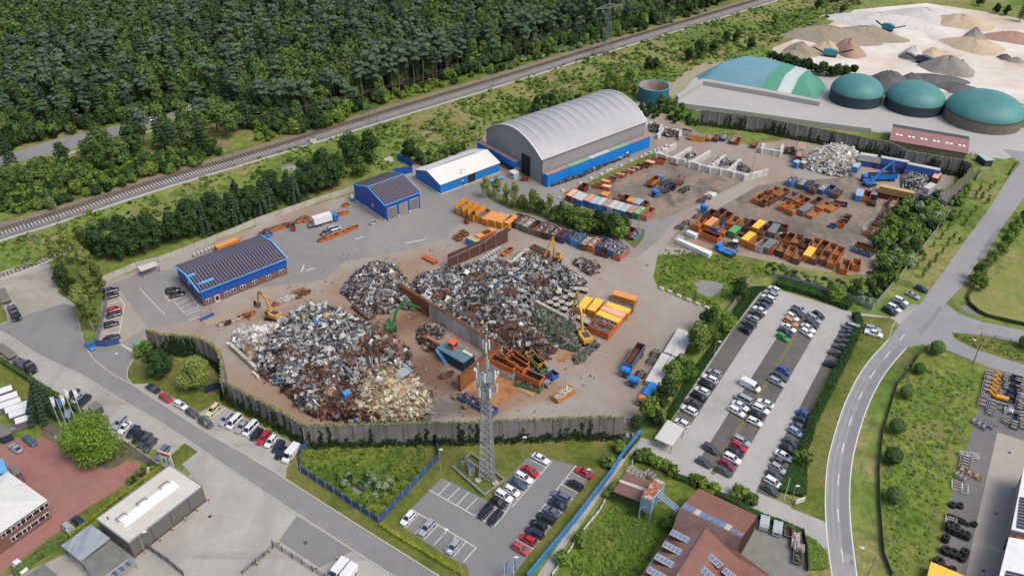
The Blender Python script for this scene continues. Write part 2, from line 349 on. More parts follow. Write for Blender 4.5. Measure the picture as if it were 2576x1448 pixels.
# grass outside the walls
sheet('verge_grass',gp('@12 520,1448 @12 2200,1420 @22 1100,1400 @23 1290,0 1300,40 1100,240 400,1100 200,1448 @D 1300,1500 1180,1500 @13 1840,1448 300,470 320,350 440,180'),lawn,.011)
sheet('wall_garden',gp('@02 1290,800 1400,690 1480,560 2230,950 2250,1150 2190,1155 2010,1250 1500,960 1330,965 1275,900'),lawn,.021)
sheet('meadow_plot',gp('@13 460,180 500,130 1800,100 1840,220 1240,900 450,400'),rough_grass,.015)
sheet('small_puddle',smooth(gp('@13 960,570 1010,550 1060,590 1110,570 1120,610 1040,625'),1),water,.022)
LOT = '@13 1870,455 2330,690 2440,640 @23 -60,480 200,210 360,260 825,390 @23 600,700 130,1290 0,1448 @D 1240,1500 @13 2150,1460 2120,1340 1960,1270 1440,930 1560,775'
sheet('small_car_park',gp(LOT),asphalt_lot,.026)
sheet('verge_path',gp('@23 1310,70 1240,180 1160,260 500,1200 390,1448 250,1448 640,880 1110,270 1290,60'),paving,.028)
sheet('brown_garden',gp('@23 1190,300 1240,280 1680,440 2060,640 1690,760 1280,1448 450,1448 640,1100 950,640'),rough_grass,.024)
# right-hand car park
sheet('car_park',gp('@D 1957,728 2155,788 2140,840 2045,1000 1985,1140 1930,1235 1935,1250 2015,1283 2085,1317 2090,1385 2060,1370 2015,1338 1972,1318 1932,1305 1908,1293 1800,1241 1700,1196 1600,1135 1612,1100 1650,1110 1700,1060 1710,1020 1790,900 1870,790 1910,735'),lane_conc,.016)
def lane(x0,y0,s,y): return (x0+(y-y0)/s,y)
L1 = [lane(1889.25,839,-1.512,y) for y in (745,1075)]; L2 = [lane(1932,884,-1.566,y) for y in (775,1158)]
L3 = [lane(2045.75,846.5,-1.724,y) for y in (800,1202)]; L4 = [lane(2124.5,806.5,-1.92,y) for y in (812,1236)]
sheet('parking_strip',[G(p) for p in [L1[0],L1[1],(1690,1062),(1800,895),(1850,820),(1925,728)]],gravel_dark,.02)
sheet('parking_strip',[G(p) for p in [L2[0],L2[1],L3[1],L3[0]]],gravel_dark,.02)
sheet('parking_strip',[G(p) for p in [L4[0],L4[1],(1935,1250),(2000,1120),(2050,1000),(2140,840),(2150,815)]],gravel_dark,.02)
grav_moss = ground_mat('mossy_gravel',[C(116,112,84),C(124,116,84),C(98,96,80)],.2,1,.3,fine=3)
sheet('mossy_strip',gp('@z4 860,285 885,290 @D 1840,1120 1797,1195 1787,1190 1820,1130'),grav_moss,.024)
sheet('hall_court',gp('@23 2400,880 2480,860 @33 0,900 160,930 340,1010 400,1380 380,1448 @33 300,1550 -700,1550 @23 2240,1270 2310,1090'),ground_mat('worn_asphalt',[C(128,126,120),C(140,138,131)],.05,.4,.2,fine=2),.022)
# main road on the right
RL = '@D 2520,375 @31 2540,200 2430,330 2190,700 1980,980 1650,1448 @32 1500,200 1330,360 1215,520 1010,740 880,940 760,1200 680,1448 @33 600,300 575,700 600,1080 650,1448 @D 2110,1520'
RR = '@31 2800,100 2576,540 2400,780 2200,1050 2060,1260 1940,1448 @32 1810,130 1600,420 1400,600 1230,790 1110,970 1010,1180 920,1448 @33 850,280 820,640 840,1000 900,1448 @D 2180,1520'
rl = gp(RL); rr2 = gp(RR)
sheet('main_road',rl+list(reversed(rr2)),main_road,.03)
sheet('side_road',gp('@32 1760,190 1800,170 1930,260 2150,340 2576,425 3000,520 3000,1000 2576,890 2230,800 1760,610 1560,568 1400,600 1600,400'),main_road,.026)
sheet('traffic_island',gp('@32 1850,445 2130,475 2576,560 3000,660 3000,850 2576,770 2400,715 2090,620 1880,510'),lawn,.034)
sheet('footpath',gp('@32 850,245 1080,270 1250,300 1300,330 1240,300 1080,292 870,270'),paving,.03)
sheet('roadside_court',gp('@32 1230,300 1340,190 1480,160 1560,200 1330,380 1280,330'),paving,.028)
sheet('far_road',gp('@D 2440,385 2560,398 2600,330 2500,300 2430,330')+[],conc_yard,.022)
sheet('lay_by',gp('@32 1930,190 1990,160 2140,290 2000,250'),asphalt_lot,.032)
sheet('hay_field',gp('@31 2800,900 2576,1150 2100,1448 @32 2060,20 2000,130 2150,290 2576,385 3000,500'),field,.012)
sheet('verge_grass',gp('@32 860,280 1080,290 1250,300 1260,340 1200,510 1000,730 870,930 750,1200 670,1448 @33 590,300 565,700 570,900 220,760 380,660 440,200 @32 420,1448 560,1150 950,440'),lawn,.02)
plot = ground_mat('weedy_plot',[C(80,106,36),C(104,126,44),C(126,134,60),C(96,116,48)],.05,.4,.5,[streaks(.1,(1,.5,1),C(134,122,78),.54,.68,.65,.7),streaks(.13,(1,1,1),C(58,84,26),.56,.68,.6,1.3)],fine=1.4,fa=.18)
sheet('grass_plot',gp('@32 1560,600 1680,600 2230,800 2050,1448 @33 1990,180 1830,700 1700,1300 1640,1600 1240,1600 1150,1000 1110,500 1150,0 @32 1180,1400 1300,950'),plot,.02)
sheet('storage_yard',gp('@32 2230,800 2576,900 3000,1000 @33 2900,200 2310,0 2100,900 1960,1600 1640,1600 1700,1300 1830,700 1990,180 @32 2050,1448'),ground_mat('dark_yard',[C(112,110,110),C(122,120,120)],.05,.4,.12,[streaks(.1,(1,.2,1),C(134,130,126),.5,.7,.5,1.5)],fine=3),.022)
sheet('storage_drive',gp('@33 2310,0 2900,200 2900,1600 1960,1600 2100,900'),ground_mat('tan_drive',[C(164,156,146),C(172,164,154)],.04,.4,.1,fine=3),.028)
# biogas yard and sand works
sheet('farm_yard',gp('@D 1690,262 1745,197 1900,150 2090,190 2300,220 2600,270 2640,420 2576,386 2530,400 2440,392 2425,362 2000,305 1763,280'),conc_yard,.012)
sheet('sand_works',gp('@D 1935,165 1945,120 2010,95 2080,65 2150,25 2330,8 2480,30 2700,75 2700,280 2330,225 2090,195'),sand,.01)
sheet('beige_slope',gp('@20 1560,830 1900,640 2300,600 2100,640 1850,770 1700,930 1640,1020 1580,960'),ground_mat('dry_slope',[C(150,146,122),C(166,156,130)],.05,.5,.2),.014)
sheet('farm_lawn',gp('@30 2050,1330 2576,1080 2700,1080 2700,1448 2350,1448'),lawn,.016)
# highway behind the trees
sheet('highway',gp('@01 -300,240 0,125 @00 560,1400 1100,1280 1500,1200 1900,1080 @10 300,850 320,900 @00 1950,1130 1560,1260 @01 600,80 0,225 -300,330'),asphalt,.02)
sheet('service_road',gp('@01 -300,320 0,250 480,150 890,20 @00 1300,1370 1850,1210 1850,1240 @01 900,40 500,170 0,280 -300,350'),paving,.018)
# ------------------------------------------------------------------ railway
white = paint('white_road_paint',C(225,225,222),.6,0,.1)
ballast = ground_mat('track_ballast',[C(118,114,112),C(130,126,123)],.1,1,.25,fine=3)
ballast_b = ground_mat('brown_ballast',[C(128,116,100),C(140,128,108),C(118,112,98)],.1,1,.25,fine=3)
pale_gravel = ground_mat('pale_gravel',[C(176,172,164),C(186,182,174)],.1,1,.12,fine=3)
def rline(s): return resample(smooth(gp(s),2),6)
T1 = '@D -70,600 @01 0,862 600,683 1550,370 2576,82 @10 1150,1165 2576,745 @20 1000,432 2450,5 @D 2000,-30'
T2 = '@D -70,612 @01 0,905 600,728 1550,412 2576,118 @10 1150,1212 2576,785 @20 1000,470 2576,2 @D 2030,-32'
t1 = rline(T1); t2 = rline(T2)
def band(line,d0,d1): return offset(line,d0),offset(line,d1)
ribbon('grass_edge',*band(t1,7.5,3.0),rough_grass,.022)
ribbon('brown_ballast',*band(t1,5.2,-1.7),ballast_b,.03)
ribbon('track_ballast',*band(t2,3.1,-4.1),ballast,.036)
ribbon('gravel_edge',*band(t2,-4.1,-5.6),pale_gravel,.04)
side = rline('@01 -300,1420 0,1330 300,1230 580,1110 @01 800,1020')
ribbon('siding_ballast',*band(side,2.2,-2.2),pale_gravel,.03)
sleeper_w = paint('concrete_sleeper',C(214,210,202),.8,0,.1); sleeper_b = paint('wood_sleeper',C(96,78,68),.85,0,.2)
rail_m = paint('rail_steel',C(128,112,104),.4,.6,.2)
def track(line,smat,lab,w_sl=.34,step=.95):
 L = resample(line,1.0); acc = 0; root = thing('railway_track',lab,'railway track',L[0])
 o = L[0]; sl_ = MB(); n = 0
 dist = 0; nxt = 0
 for a,b in zip(L,L[1:]):
  seg = (b-a).length
  while nxt <= dist+seg:
   p = a.lerp(b,(nxt-dist)/seg); sl_.box((p[0]-o[0],p[1]-o[1],.12),(w_sl,2.6,.16),ang(a,b)); nxt += step
  dist += seg
 s_ = sl_.build('sleepers',smat,root); s_['kind'] = 'stuff'
 for d in (-.75,.75):
  q = offset(L,d); rb = MB()
  for a,b in zip(q,q[1:]): rb.bar((a[0]-o[0],a[1]-o[1],.27),(b[0]-o[0],b[1]-o[1],.27),.1,.14)
  rb.build('rail',rail_m,root)
 return root
track(t1,sleeper_b,'railway track with dark wooden sleepers, on the forest side',.34,1.2)
track(t2,sleeper_w,'railway track with bright concrete sleepers, on the scrapyard side',.42,1.2)
track(side,sleeper_b,'short rusty siding track ending at the trees on the left',.34,1.2)
# ------------------------------------------------------------------ painted markings
def stripes(name,segs,w,z,mat=white):
 mb = MB()
 for a,b in segs:
  d = (b-a).normalized()*1.0; n = Vector((-d[1],d[0]))*w/2
  mb.quad((a[0]+n[0],a[1]+n[1],z),(a[0]-n[0],a[1]-n[1],z),(b[0]-n[0],b[1]-n[1],z),(b[0]+n[0],b[1]+n[1],z))
 for i,f in enumerate(mb.f):
  a,b,c,_ = (Vector(mb.v[j]) for j in f)
  if (b-a).cross(c-a).z < 0: mb.f[i] = tuple(reversed(f))
 return struct(mb.build(name,mat))
def poly_segs(line): return list(zip(line,line[1:]))
e1 = smooth(gp('@32 1215,520 1010,740 880,940 760,1200 680,1448 @33 600,300 575,700 600,1080 650,1448'),2)
e2 = smooth(gp('@32 1400,600 1230,790 1110,970 1010,1180 920,1448 @33 850,280 820,640 840,1000 900,1448'),2)
stripes('road_edge_line',poly_segs(offset(e1,-.1)),.22,.036); stripes('road_edge_line',poly_segs(offset(e2,-.1)),.22,.036)
def halfway(k):
 A,B = resample(e1,3),resample(e2,3); n = 50; pick = lambda L,i: L[min(len(L)-1,round(i*(len(L)-1)/n))]
 return [pick(A,i).lerp(pick(B,i),k) for i in range(n+1)]
worn2 = ground_mat('worn_track',[C(137,137,138),C(144,144,144)],.05,.3,.12,fine=2)
lane_dark = ground_mat('worn_lane',[C(130,130,132),C(138,138,139)],.05,.3,.12,fine=2)
ribbon('worn_lane',halfway(.56),halfway(.93),lane_dark,.033); ribbon('worn_lane',halfway(.12),halfway(.2),worn2,.033); ribbon('worn_lane',halfway(.33),halfway(.42),worn2,.033)
patch = ground_mat('patched_asphalt',[C(150,149,148),C(156,155,153)],.05,.4,.1,fine=2)
sheet('road_patch',gp('@33 606,1088 728,1102 745,1205 850,1240 885,1400 895,1448 655,1448'),patch,.0345); sheet('road_patch',gp('@33 820,1285 855,1285 865,1340 828,1342'),asphalt_lot,.0355)
sheet('road_patch',gp('@32 1500,420 1620,320 1720,190 1760,200 1640,370 1540,470'),lane_dark,.033); sheet('road_patch',gp('@31 2100,1150 2260,900 2300,860 2330,880 2200,1110 2120,1190'),lane_dark,.033)
sheet('road_patch',gp('@13 -30,-10 20,-40 60,-10 20,40'),lane_dark,.014); sheet('road_patch',gp('@02 1100,880 1300,1010 1500,1150 1460,1160 1230,1010 1080,900'),lane_dark,.0145)
ds = gp('@32 1375,468 1327,525 1226,643 1175,706 1077,833 1028,905 949,1047 912,1128 846,1291 815,1380 @33 765,115 742,215 713,422 704,537 699,768 711,900 737,1168 757,1308')
stripes('road_centre_dashes',[(ds[i],ds[i+1]) for i in range(0,len(ds),2)],.2,.036)
def seglist(s): q = gp(s); return [(q[i],q[i+1]) for i in range(0,len(q)-1,2)]
stripes('parking_lines',seglist('@13 1740,580 2395,950 1955,510 1835,630 2050,558 1928,680 2140,605 2020,735 2230,658 2110,785 2325,712 2205,840 2420,765 2300,893 2520,805 2395,950 2390,745 2520,805 2520,805 @23 0,700 @13 1560,775 1735,878 1795,910 2215,1160 1640,825 1507,963 1735,878 1600,1020 1830,935 1690,1078 1922,990 1790,1135 2018,1045 1888,1192 2115,1105 1985,1250 2215,1160 2090,1305 @23 0,752 400,297 185,275 345,355 370,282 400,297 645,335 50,1080 50,1080 222,1177 600,398 690,452 545,460 600,490 498,525 665,612 100,1020 130,1040 230,1072 280,1105 285,998 340,1028 335,920 392,955 450,760 505,820 580,655 612,682 130,500 175,545 20,560 120,610 0,650 60,675 265,400 290,415'),.16,.032)
stripes('office_bay_lines',seglist('@02 1640,45 1705,135 1705,135 1900,60 1750,130 1850,245 1850,245 2000,185 1900,60 2000,185 1790,160 1920,100 1820,200 1960,145 1870,270 2010,215 1885,330 2015,285'),.16,.024)
stripes('yard_bay_lines',seglist('@02 1155,35 1255,165 1255,165 1200,460 1080,115 1165,75 1065,170 1225,125 1060,305 1240,290 1050,395 1225,385 1035,460 1200,440 1180,190 1250,200 1090,290 1245,240 @02 1400,0 1660,270'),.16,.024)
stripes('street_bay_lines',seglist('@02 2120,1305 2270,1205 2200,1330 2300,1290 2260,1395 2300,1370 2340,1430 2380,1400 @13 30,155 75,120 100,195 150,160 170,240 200,215 250,290 270,270'),.16,.022)
stripes('yard_markings',seglist('@12 -360,-60 -300,-80 @11 455,1290 485,1215 @11 510,1270 600,1245 @11 1000,960 1080,930 @11 1500,1000 1700,960 @02 1220,565 1385,665'),.3,.022)
# kerbs
kerb_m = paint('kerb_stone',C(184,180,170),.85,0,.15)
def kerb(name,line,w=.3,h=.12):
 mb = MB()
 for a,b in zip(line,line[1:]): mb.bar((a[0],a[1],h/2+.02),(b[0],b[1],h/2+.02),w,h)
 return struct(mb.build(name,kerb_m))
kerb('kerb',smooth(gp(RD_U),1)); kerb('kerb',smooth(gp(RD_L),1))
kerb('kerb',smooth(gp('@02 1370,680 1330,740 1290,800 1275,900 1330,965'),1),.25)
kerb('kerb',smooth(gp('@32 1500,200 1270,330 1215,515'),1),.2,.06)
# ------------------------------------------------------------------ buildings
def V3(p,z): return Vector((p[0],p[1],z))
def rel(p,o): return Vector((p[0]-o[0],p[1]-o[1]))
blue_wall = paint('blue_cladding',C(24,122,205),.5,0,.12,scale=.2)
blue_dark = paint('deep_blue_cladding',C(20,84,176),.5,0,.12,scale=.2)
trim_blue = paint('light_blue_trim',C(92,168,226),.5)
fabric = ground_mat('roof_fabric',[C(166,166,169),C(174,174,176),C(180,180,182)],.05,.3,.05,rough=.38)
grey_clad = paint('grey_cladding',C(150,149,149),.6,0,.12,scale=.15)
dark_in = paint('interior_shade',C(28,28,30),.9)  # near-black for flat door panels, painting in the shade of the inside
white_p = paint('white_paint',C(228,228,226),.5,0,.12)
grey_p = paint('grey_metal',C(150,152,154),.45,.5,.2)
dgrey = paint('dark_grey_metal',C(78,80,82),.6,.2,.2)
black_p = paint('black_paint',C(34,34,36),.5,0,.2)
rusty = ground_mat('rust',[C(104,68,50),C(126,82,58),C(86,58,46),C(140,96,66)],.35,1.5,.4,rough=.85)
def glassm(name,col,rough=.12):
 if name in _M: return _M[name]
 m,t,b = _new(name); b.inputs['Base Color'].default_value = col; b.inputs['Roughness'].default_value = rough; b.inputs['Specular IOR Level'].default_value = .8
 _M[name] = m; return m
glass_d = glassm('window_glass',C(40,48,56))
solar_t = None
def solarmat(name='solar_panels'):
 m,t,b = _new(name)
 tc = t.nodes.new('ShaderNodeTexCoord'); br = t.nodes.new('ShaderNodeTexBrick'); br.offset = 0
 br.inputs['Color1'].default_value = C(46,44,70); br.inputs['Color2'].default_value = C(62,54,72); br.inputs['Mortar'].default_value = C(92,82,92)
 br.inputs['Scale'].default_value = 1; br.inputs['Mortar Size'].default_value = .05; br.inputs['Brick Width'].default_value = 1.0; br.inputs['Row Height'].default_value = 1.7
 t.links.new(tc.outputs['UV'],br.inputs['Vector']); sx_ = t.nodes.new('ShaderNodeSeparateXYZ'); t.links.new(tc.outputs['UV'],sx_.inputs[0])
 mo = t.nodes.new('ShaderNodeMath'); mo.operation = 'PINGPONG'; mo.inputs[1].default_value = .5; t.links.new(sx_.outputs[0],mo.inputs[0])
 t.links.new(mixc(t,ramp(t,mo.outputs[0],[(.075,(.75,.75,.75,1)),(.095,(0,0,0,1))]),br.outputs['Color'],C(186,168,158)),b.inputs['Base Color']); b.inputs['Roughness'].default_value = .3
 return m
solar = solarmat()
def uvquad(name,a,b,c,d,mat,parent=None,th=.08):
 # panel a-b (along u) and a-d (along v) with metre UVs and real thickness
 a,b,c,d = map(Vector,(a,b,c,d)); n = (b-a).cross(d-a).normalized()*th
 me = bpy.data.meshes.new(name)
 me.from_pydata([a,b,c,d,a+n,b+n,c+n,d+n],[],[(4,5,6,7),(0,1,5,4),(1,2,6,5),(2,3,7,6),(3,0,4,7)])
 me.materials.append(mat); uv = me.uv_layers.new()
 W = (b-a).length; Hh = (d-a).length; m = {0: (0,0),1: (W,0),2: (W,Hh),3: (0,Hh)}
 for l in me.loops: uv.data[l.index].uv = m[l.vertex_index % 4]
 return link(name,me,parent)
def corners(fl,fr,br):   # world 2-vectors -> rectangle straightened about the front edge
 u = (fr-fl); n = Vector((-u[1],u[0])).normalized(); d = (br-fr).dot(n)
 return fl,fr,fr+n*d,fl+n*d
class Bld:
 # local frame: origin at front-left base corner, x along front, y to the back
 def __init__(s,name,label,cat,fl,fr,br,group=None):
  s.fl,s.fr,s.br,s.bl = corners(fl,fr,br); s.W = (s.fr-s.fl).length; s.D = (s.br-s.fr).length
  s.D *= 1 if (s.br-s.fr).dot(Vector((-(s.fr-s.fl)[1],(s.fr-s.fl)[0]))) > 0 else -1
  s.root = thing(name,label,cat,s.fl,ang(s.fl,s.fr),group)
 def walls(s,h,mat,gable=None,ridge=0,axis='x',name='wall',z0=0,rx=.5):
  W,D = s.W,s.D; mb = MB()
  mb.box((W/2,D/2,(h+z0)/2),(W,D,h-z0))
  if ridge:
   if axis == 'x':  # ridge parallel to the front
    for x in (0,W): mb.add([(x,0,h),(x,D,h),(x,D*rx,h+ridge-.05)],[(0,1,2) if x else (0,2,1)])
   else:
    for y in (0,D): mb.add([(0,y,h),(W,y,h),(W*rx,y,h+ridge-.05)],[(0,1,2)])
  return mb.build(name,mat,s.root)
 def roof(s,h,ridge,mat,axis='x',ov=.4,th=.18,rx=.5,mats=None,slope_names=('roof_slope','roof_slope')):
  W,D = s.W,s.D; out = []; o = ov
  if axis == 'x': quads = [[(-o,-o,h-o*ridge/(D*rx)),(W+o,-o,h-o*ridge/(D*rx)),(W+o,D*rx,h+ridge),(-o,D*rx,h+ridge)],[(W+o,D+o,h-o*ridge/(D*(1-rx))),(-o,D+o,h-o*ridge/(D*(1-rx))),(-o,D*rx,h+ridge),(W+o,D*rx,h+ridge)]]
  else: quads = [[(-o,D+o,h-o*ridge/(W*rx)),(-o,-o,h-o*ridge/(W*rx)),(W*rx,-o,h+ridge),(W*rx,D+o,h+ridge)],[(W+o,-o,h-o*ridge/(W*(1-rx))),(W+o,D+o,h-o*ridge/(W*(1-rx))),(W*rx,D+o,h+ridge),(W*rx,-o,h+ridge)]]
  for i,q in enumerate(quads):
   out.append(uvquad(slope_names[i],*q,(mats or (mat,mat))[i],s.root,th))
  return out
 def panel(s,name,mat,side,u0,u1,z0,z1,d=.06,parent=None):
  W,D = s.W,s.D; mb = MB()
  if side == 'f': mb.box(((u0+u1)/2,-d/2,(z0+z1)/2),(u1-u0,d,z1-z0))
  if side == 'b': mb.box(((u0+u1)/2,D+d/2,(z0+z1)/2),(u1-u0,d,z1-z0))
  if side == 'l': mb.box((-d/2,(u0+u1)/2,(z0+z1)/2),(d,u1-u0,z1-z0))
  if side == 'r': mb.box((W+d/2,(u0+u1)/2,(z0+z1)/2),(d,u1-u0,z1-z0))
  return mb.build(name,mat,parent or s.root)
# --- big hall with arched fabric roof
EH = 10.4
fr_,fl_,br_ = G(pts('@z2 930,972')[0],EH),G(pts('@z2 170,575')[0],EH),G(pts('@z2 2290,455')[0],EH)
hall = Bld('arched_hall','huge storage hall with silver grey arched fabric roof and grey walls','hall',fl_,fr_,br_)
HW,HD = hall.W,hall.D; RISE = 7.4
wb_ = MB(); wb_.box((HW/2,HD/2,EH/2),(HW,HD,EH));
N = 28
def arch(t): # circular-ish arch 0..1
 return RISE*(math.sin(PI*t)**.82)
for y,rev in ((0,0),(HD,1)):
 ring = [(HW*i/N,y,EH+arch(i/N)*(.93 if i not in (0,N) else 1)) for i in range(N+1)]
 wb_.add(ring,[tuple(range(N+1)) if rev else tuple(range(N,-1,-1))])
wb_.build('wall',grey_clad,hall.root)
rb = MB(); NB = 13; rings = []
for j in range(NB*6+1):
 y = -0.5+(HD+1.0)*j/(NB*6); ph = (j % 6)/6; sag = 1-0.13*math.sin(PI*ph)
 rings.append([(-.3+(HW+.6)*i/N,y,EH-.15+arch(i/N)*sag) for i in range(N+1)])
rb.loft(rings,0,close=False); n_ = len(rb.v)
rb.build('roof',fabric,hall.root,sm=True)
for y in (-.55,HD+.55):
 tb = MB()
 for i in range(N): tb.bar((HW*i/N,y,EH+arch(i/N)-.05),(HW*(i+1)/N,y,EH+arch((i+1)/N)-.05),.35,.3)
 tb.build('roof_trim',white_p,hall.root)
rib_m = paint('rib_shading',C(156,157,160),.5)  # ribs darker than the fabric: the roof's shading lines put into their colour
for j in range(1,NB):
 tb = MB(); y = -.5+(HD+1)*j/NB
 for i in range(N): tb.bar((HW*i/N,y,EH-.13+arch(i/N)),(HW*(i+1)/N,y,EH-.13+arch((i+1)/N)),.22,.12)
 tb.build('roof_rib',rib_m,hall.root)
tb = MB(); tb.box((HW+.2,HD/2,EH-.2),(.35,HD+1,.3)); tb.box((-.2,HD/2,EH-.2),(.35,HD+1,.3)); tb.build('gutter',grey_p,hall.root)
hall.panel('door_opening',dark_in,'f',HW*.645,HW*.795,.05,8.6,.12)
sm_ = MB()
for z in (3.6,7.0): sm_.box((HW*.325,-.03,z),(HW*.63,.05,.08));
sm_.box((HW*.9,-.03,4.3),(HW*.2,.05,.08)); sm_.box((HW*.32,-.03,10.3),(HW*.62,.05,.08))
sm_.build('wall_seam',grey_p,hall.root)
for x in (HW*.64,HW*.8,HW-.15): hall.panel('door_post',grey_p,'f',x-.12,x+.12,.05,8.8,.16)
hall.panel('corner_post',dgrey,'f',HW-.5,HW-.1,.05,EH-.1,.1)
# --- white-roofed hall
E_ = 4.0
w_fr,w_fl,w_bl = G(pts('@11 2450,190')[0],E_),G(pts('@11 1855,410')[0],E_),G(pts('@11 1610,258')[0],E_)
wh = Bld('storage_hall','low blue hall with bright white metal roof between workshop and arched hall','hall',w_fl,w_fr,w_fr+(w_bl-w_fl))
wh.walls(E_,blue_wall,ridge=2.6,axis='x')
white_roof = ground_mat('white_metal_roof',[C(218,216,210),C(226,224,218)],.05,.6,.05,rough=.4)
wh.roof(E_,2.6,white_roof,ov=.3)
skm = paint('roof_light_strip',C(150,156,158),.5)
mb = MB(); mb.box((wh.W*.57,wh.D/2+.9,E_+2.6-.1),(wh.W*.52,.9,.25)); mb.build('roof_light',skm,wh.root)
wh.panel('door_opening',dark_in,'f',wh.W*.455,wh.W*.575,.05,3.7,.1)
wh.panel('door',dgrey,'f',wh.W*.36,wh.W*.39,.05,2.2,.12)
mb = MB(); mb.box((wh.W/2,-.35,.12),(wh.W+.6,.7,.24)); mb.box((-.35,wh.D/2,.12),(.7,wh.D,.24)); mb.build('plinth',kerb_m,wh.root)
# --- workshop with solar roof
E_ = 6.6
a_fl,a_fr,a_bl = G(pts('@11 1300,615')[0],E_),G(pts('@11 1645,485')[0],E_),G(pts('@11 990,405')[0],E_)
ws = Bld('workshop','blue workshop with three roller doors and dark solar panel roof','workshop',a_fl,a_fr,a_fr+(a_bl-a_fl))
ws.walls(E_,blue_dark,ridge=3.0); ws.roof(E_,3.0,solar,ov=.25)
mb = MB(); W,D = ws.W,ws.D
for x in (-.35,W+.35):
 mb.bar((x,-.3,E_),(x,D/2,E_+3.15),.3,.3); mb.bar((x,D+.3,E_),(x,D/2,E_+3.15),.3,.3)
mb.bar((-.3,-.35,E_),(W+.3,-.35,E_),.3,.25); mb.bar((-.3,D/2,E_+3.2),(W+.3,D/2,E_+3.2),.4,.12)
mb.build('roof_trim',trim_blue,ws.root)
shut = paint('shutter_grey',C(170,170,166),.5); shut_d = paint('shutter_dark',C(58,60,64),.4)
for i,(x0,x1) in enumerate(((.05,.31),(.37,.63),(.69,.95))):
 d = ws.panel('roller_door',shut if i != 1 else paint('door_tan',C(150,142,130),.6),'f',W*x0,W*x1,.05,5.0,.12)
 if i != 1:
  mb = MB()
  for k in range(6): mb.box((W*(x0+x1)/2,-.14,.9+k*.68),(W*(x1-x0)*.9,.06,.32))
  mb.build('window_strip',shut_d,d)
ws.panel('sign',paint('sign_red',C(176,60,60),.6),'l',D*.36,D*.44,2.2,4.6,.08)
mb = MB(); mb.box((-.09,D*.41,3.0),(.06,.8,1.2)); mb.build('sign_figure',white_p,ws.root)
ws.panel('plinth',kerb_m,'l',0,D,0,.5,.5); ws.panel('plinth',kerb_m,'f',W*.31,W*.37,0,.9,.7); ws.panel('plinth',kerb_m,'f',W*.63,W*.69,0,.9,.7)
# --- office building
E_ = 5.9
o_fl,o_fr,o_bl = G(pts('@D 503.5,731')[0],E_),G(pts('@D 717,649')[0],E_),G(pts('@D 443,669.5')[0],E_)
of = Bld('office_building','two-storey office with blue upper floor, red brick base and solar roof','office',o_fl,o_fr,o_fr+(o_bl-o_fl))
W,D = of.W,of.D
brickm,bt,bb = _new('brick_wall'); brt = bt.nodes.new('ShaderNodeTexBrick'); tcx = bt.nodes.new('ShaderNodeTexCoord'); bt.links.new(tcx.outputs['Object'],brt.inputs['Vector'])
brt.inputs['Color1'].default_value = C(140,72,58); brt.inputs['Color2'].default_value = C(122,62,52); brt.inputs['Mortar'].default_value = C(120,84,74); brt.inputs['Scale'].default_value = 3
bt.links.new(brt.outputs[0],bb.inputs['Base Color']); bb.inputs['Roughness'].default_value = .85
mb = MB(); mb.box((W/2,D/2,1.35),(W,D,2.7)); mb.build('brick_wall',brickm,of.root)
mb = MB(); mb.box((W/2,D/2,4.3),(W+.3,D+.3,3.2))
for x in (-.15,W+.15): mb.add([(x,-.15,5.9),(x,D+.15,5.9),(x,D/2,7.45)],[(0,1,2),(2,1,0)])
mb.build('blue_wall',blue_dark,of.root)
of.roof(E_,1.6,solar,ov=.5)
mb = MB()
for x in (-.55,W+.55): mb.bar((x,-.5,E_-.05),(x,D/2,E_+1.7),.5,.35); mb.bar((x,D+.5,E_-.05),(x,D/2,E_+1.7),.5,.35)
mb.bar((-.5,-.6,E_-.1),(W+.5,-.6,E_-.1),.35,.3); mb.build('roof_trim',trim_blue,of.root)
for x,k,l_ in ((.115,.15,5.0),(.03,.42,2.4)): MB().box((W*x,D*k,E_+3.2*k+.2),(l_,.9,.12),M=Matrix.Rotation(math.atan(3.2/D),3,'X')).build('bare_roof_panel',trim_blue,of.root)
def window(b,side,u,z,w_=1.5,h_=1.2,frame=white_p,gl=glass_d):
 f = b.panel('window',frame,side,u-w_/2,u+w_/2,z,z+h_,.1)
 g = MB(); k = max(1,round(w_/.8))
 for i in range(k):
  x = u-w_/2+w_*(i+.5)/k
  if side == 'f': g.box((x,-.11,z+h_/2),(w_/k-.18,.04,h_-.22))
  elif side == 'l': g.box((-.11,x,z+h_/2),(.04,w_/k-.18,h_-.22))
  elif side == 'r': g.box((b.W+.11,x,z+h_/2),(.04,w_/k-.18,h_-.22))
 g.build('pane',gl,f); return f
for x in (.06,.27,.345,.46,.60,.77,.93): window(of,'f',W*x,.9,1.7,1.3)
dr = of.panel('door',white_p,'f',W*.13,W*.185,.05,2.3,.15)
MB().box((W*.157,-.17,1.3),(W*.04,.05,1.6)).build('pane',glass_d,dr)
for x in (.05,.16,.27,.38,.5,.62,.74,.86): window(of,'f',W*x,3.6,2.3,1.0,blue_dark,glassm('upper_glass',C(34,44,66)))
for y in (.3,.7): window(of,'l',D*y,3.6,1.4,1.0,blue_dark)
mb = MB(); mb.tube((-.2,D*.45,4.8),(-.35,D*.45,4.8),1.0,n=18); mb.build('round_sign',paint('sign_blue',C(44,110,190),.5),of.root)
mb = MB(); mb.tube((-.34,D*.45,4.8),(-.4,D*.45,4.8),.7,n=18); mb.build('sign_disc',white_p,of.root)
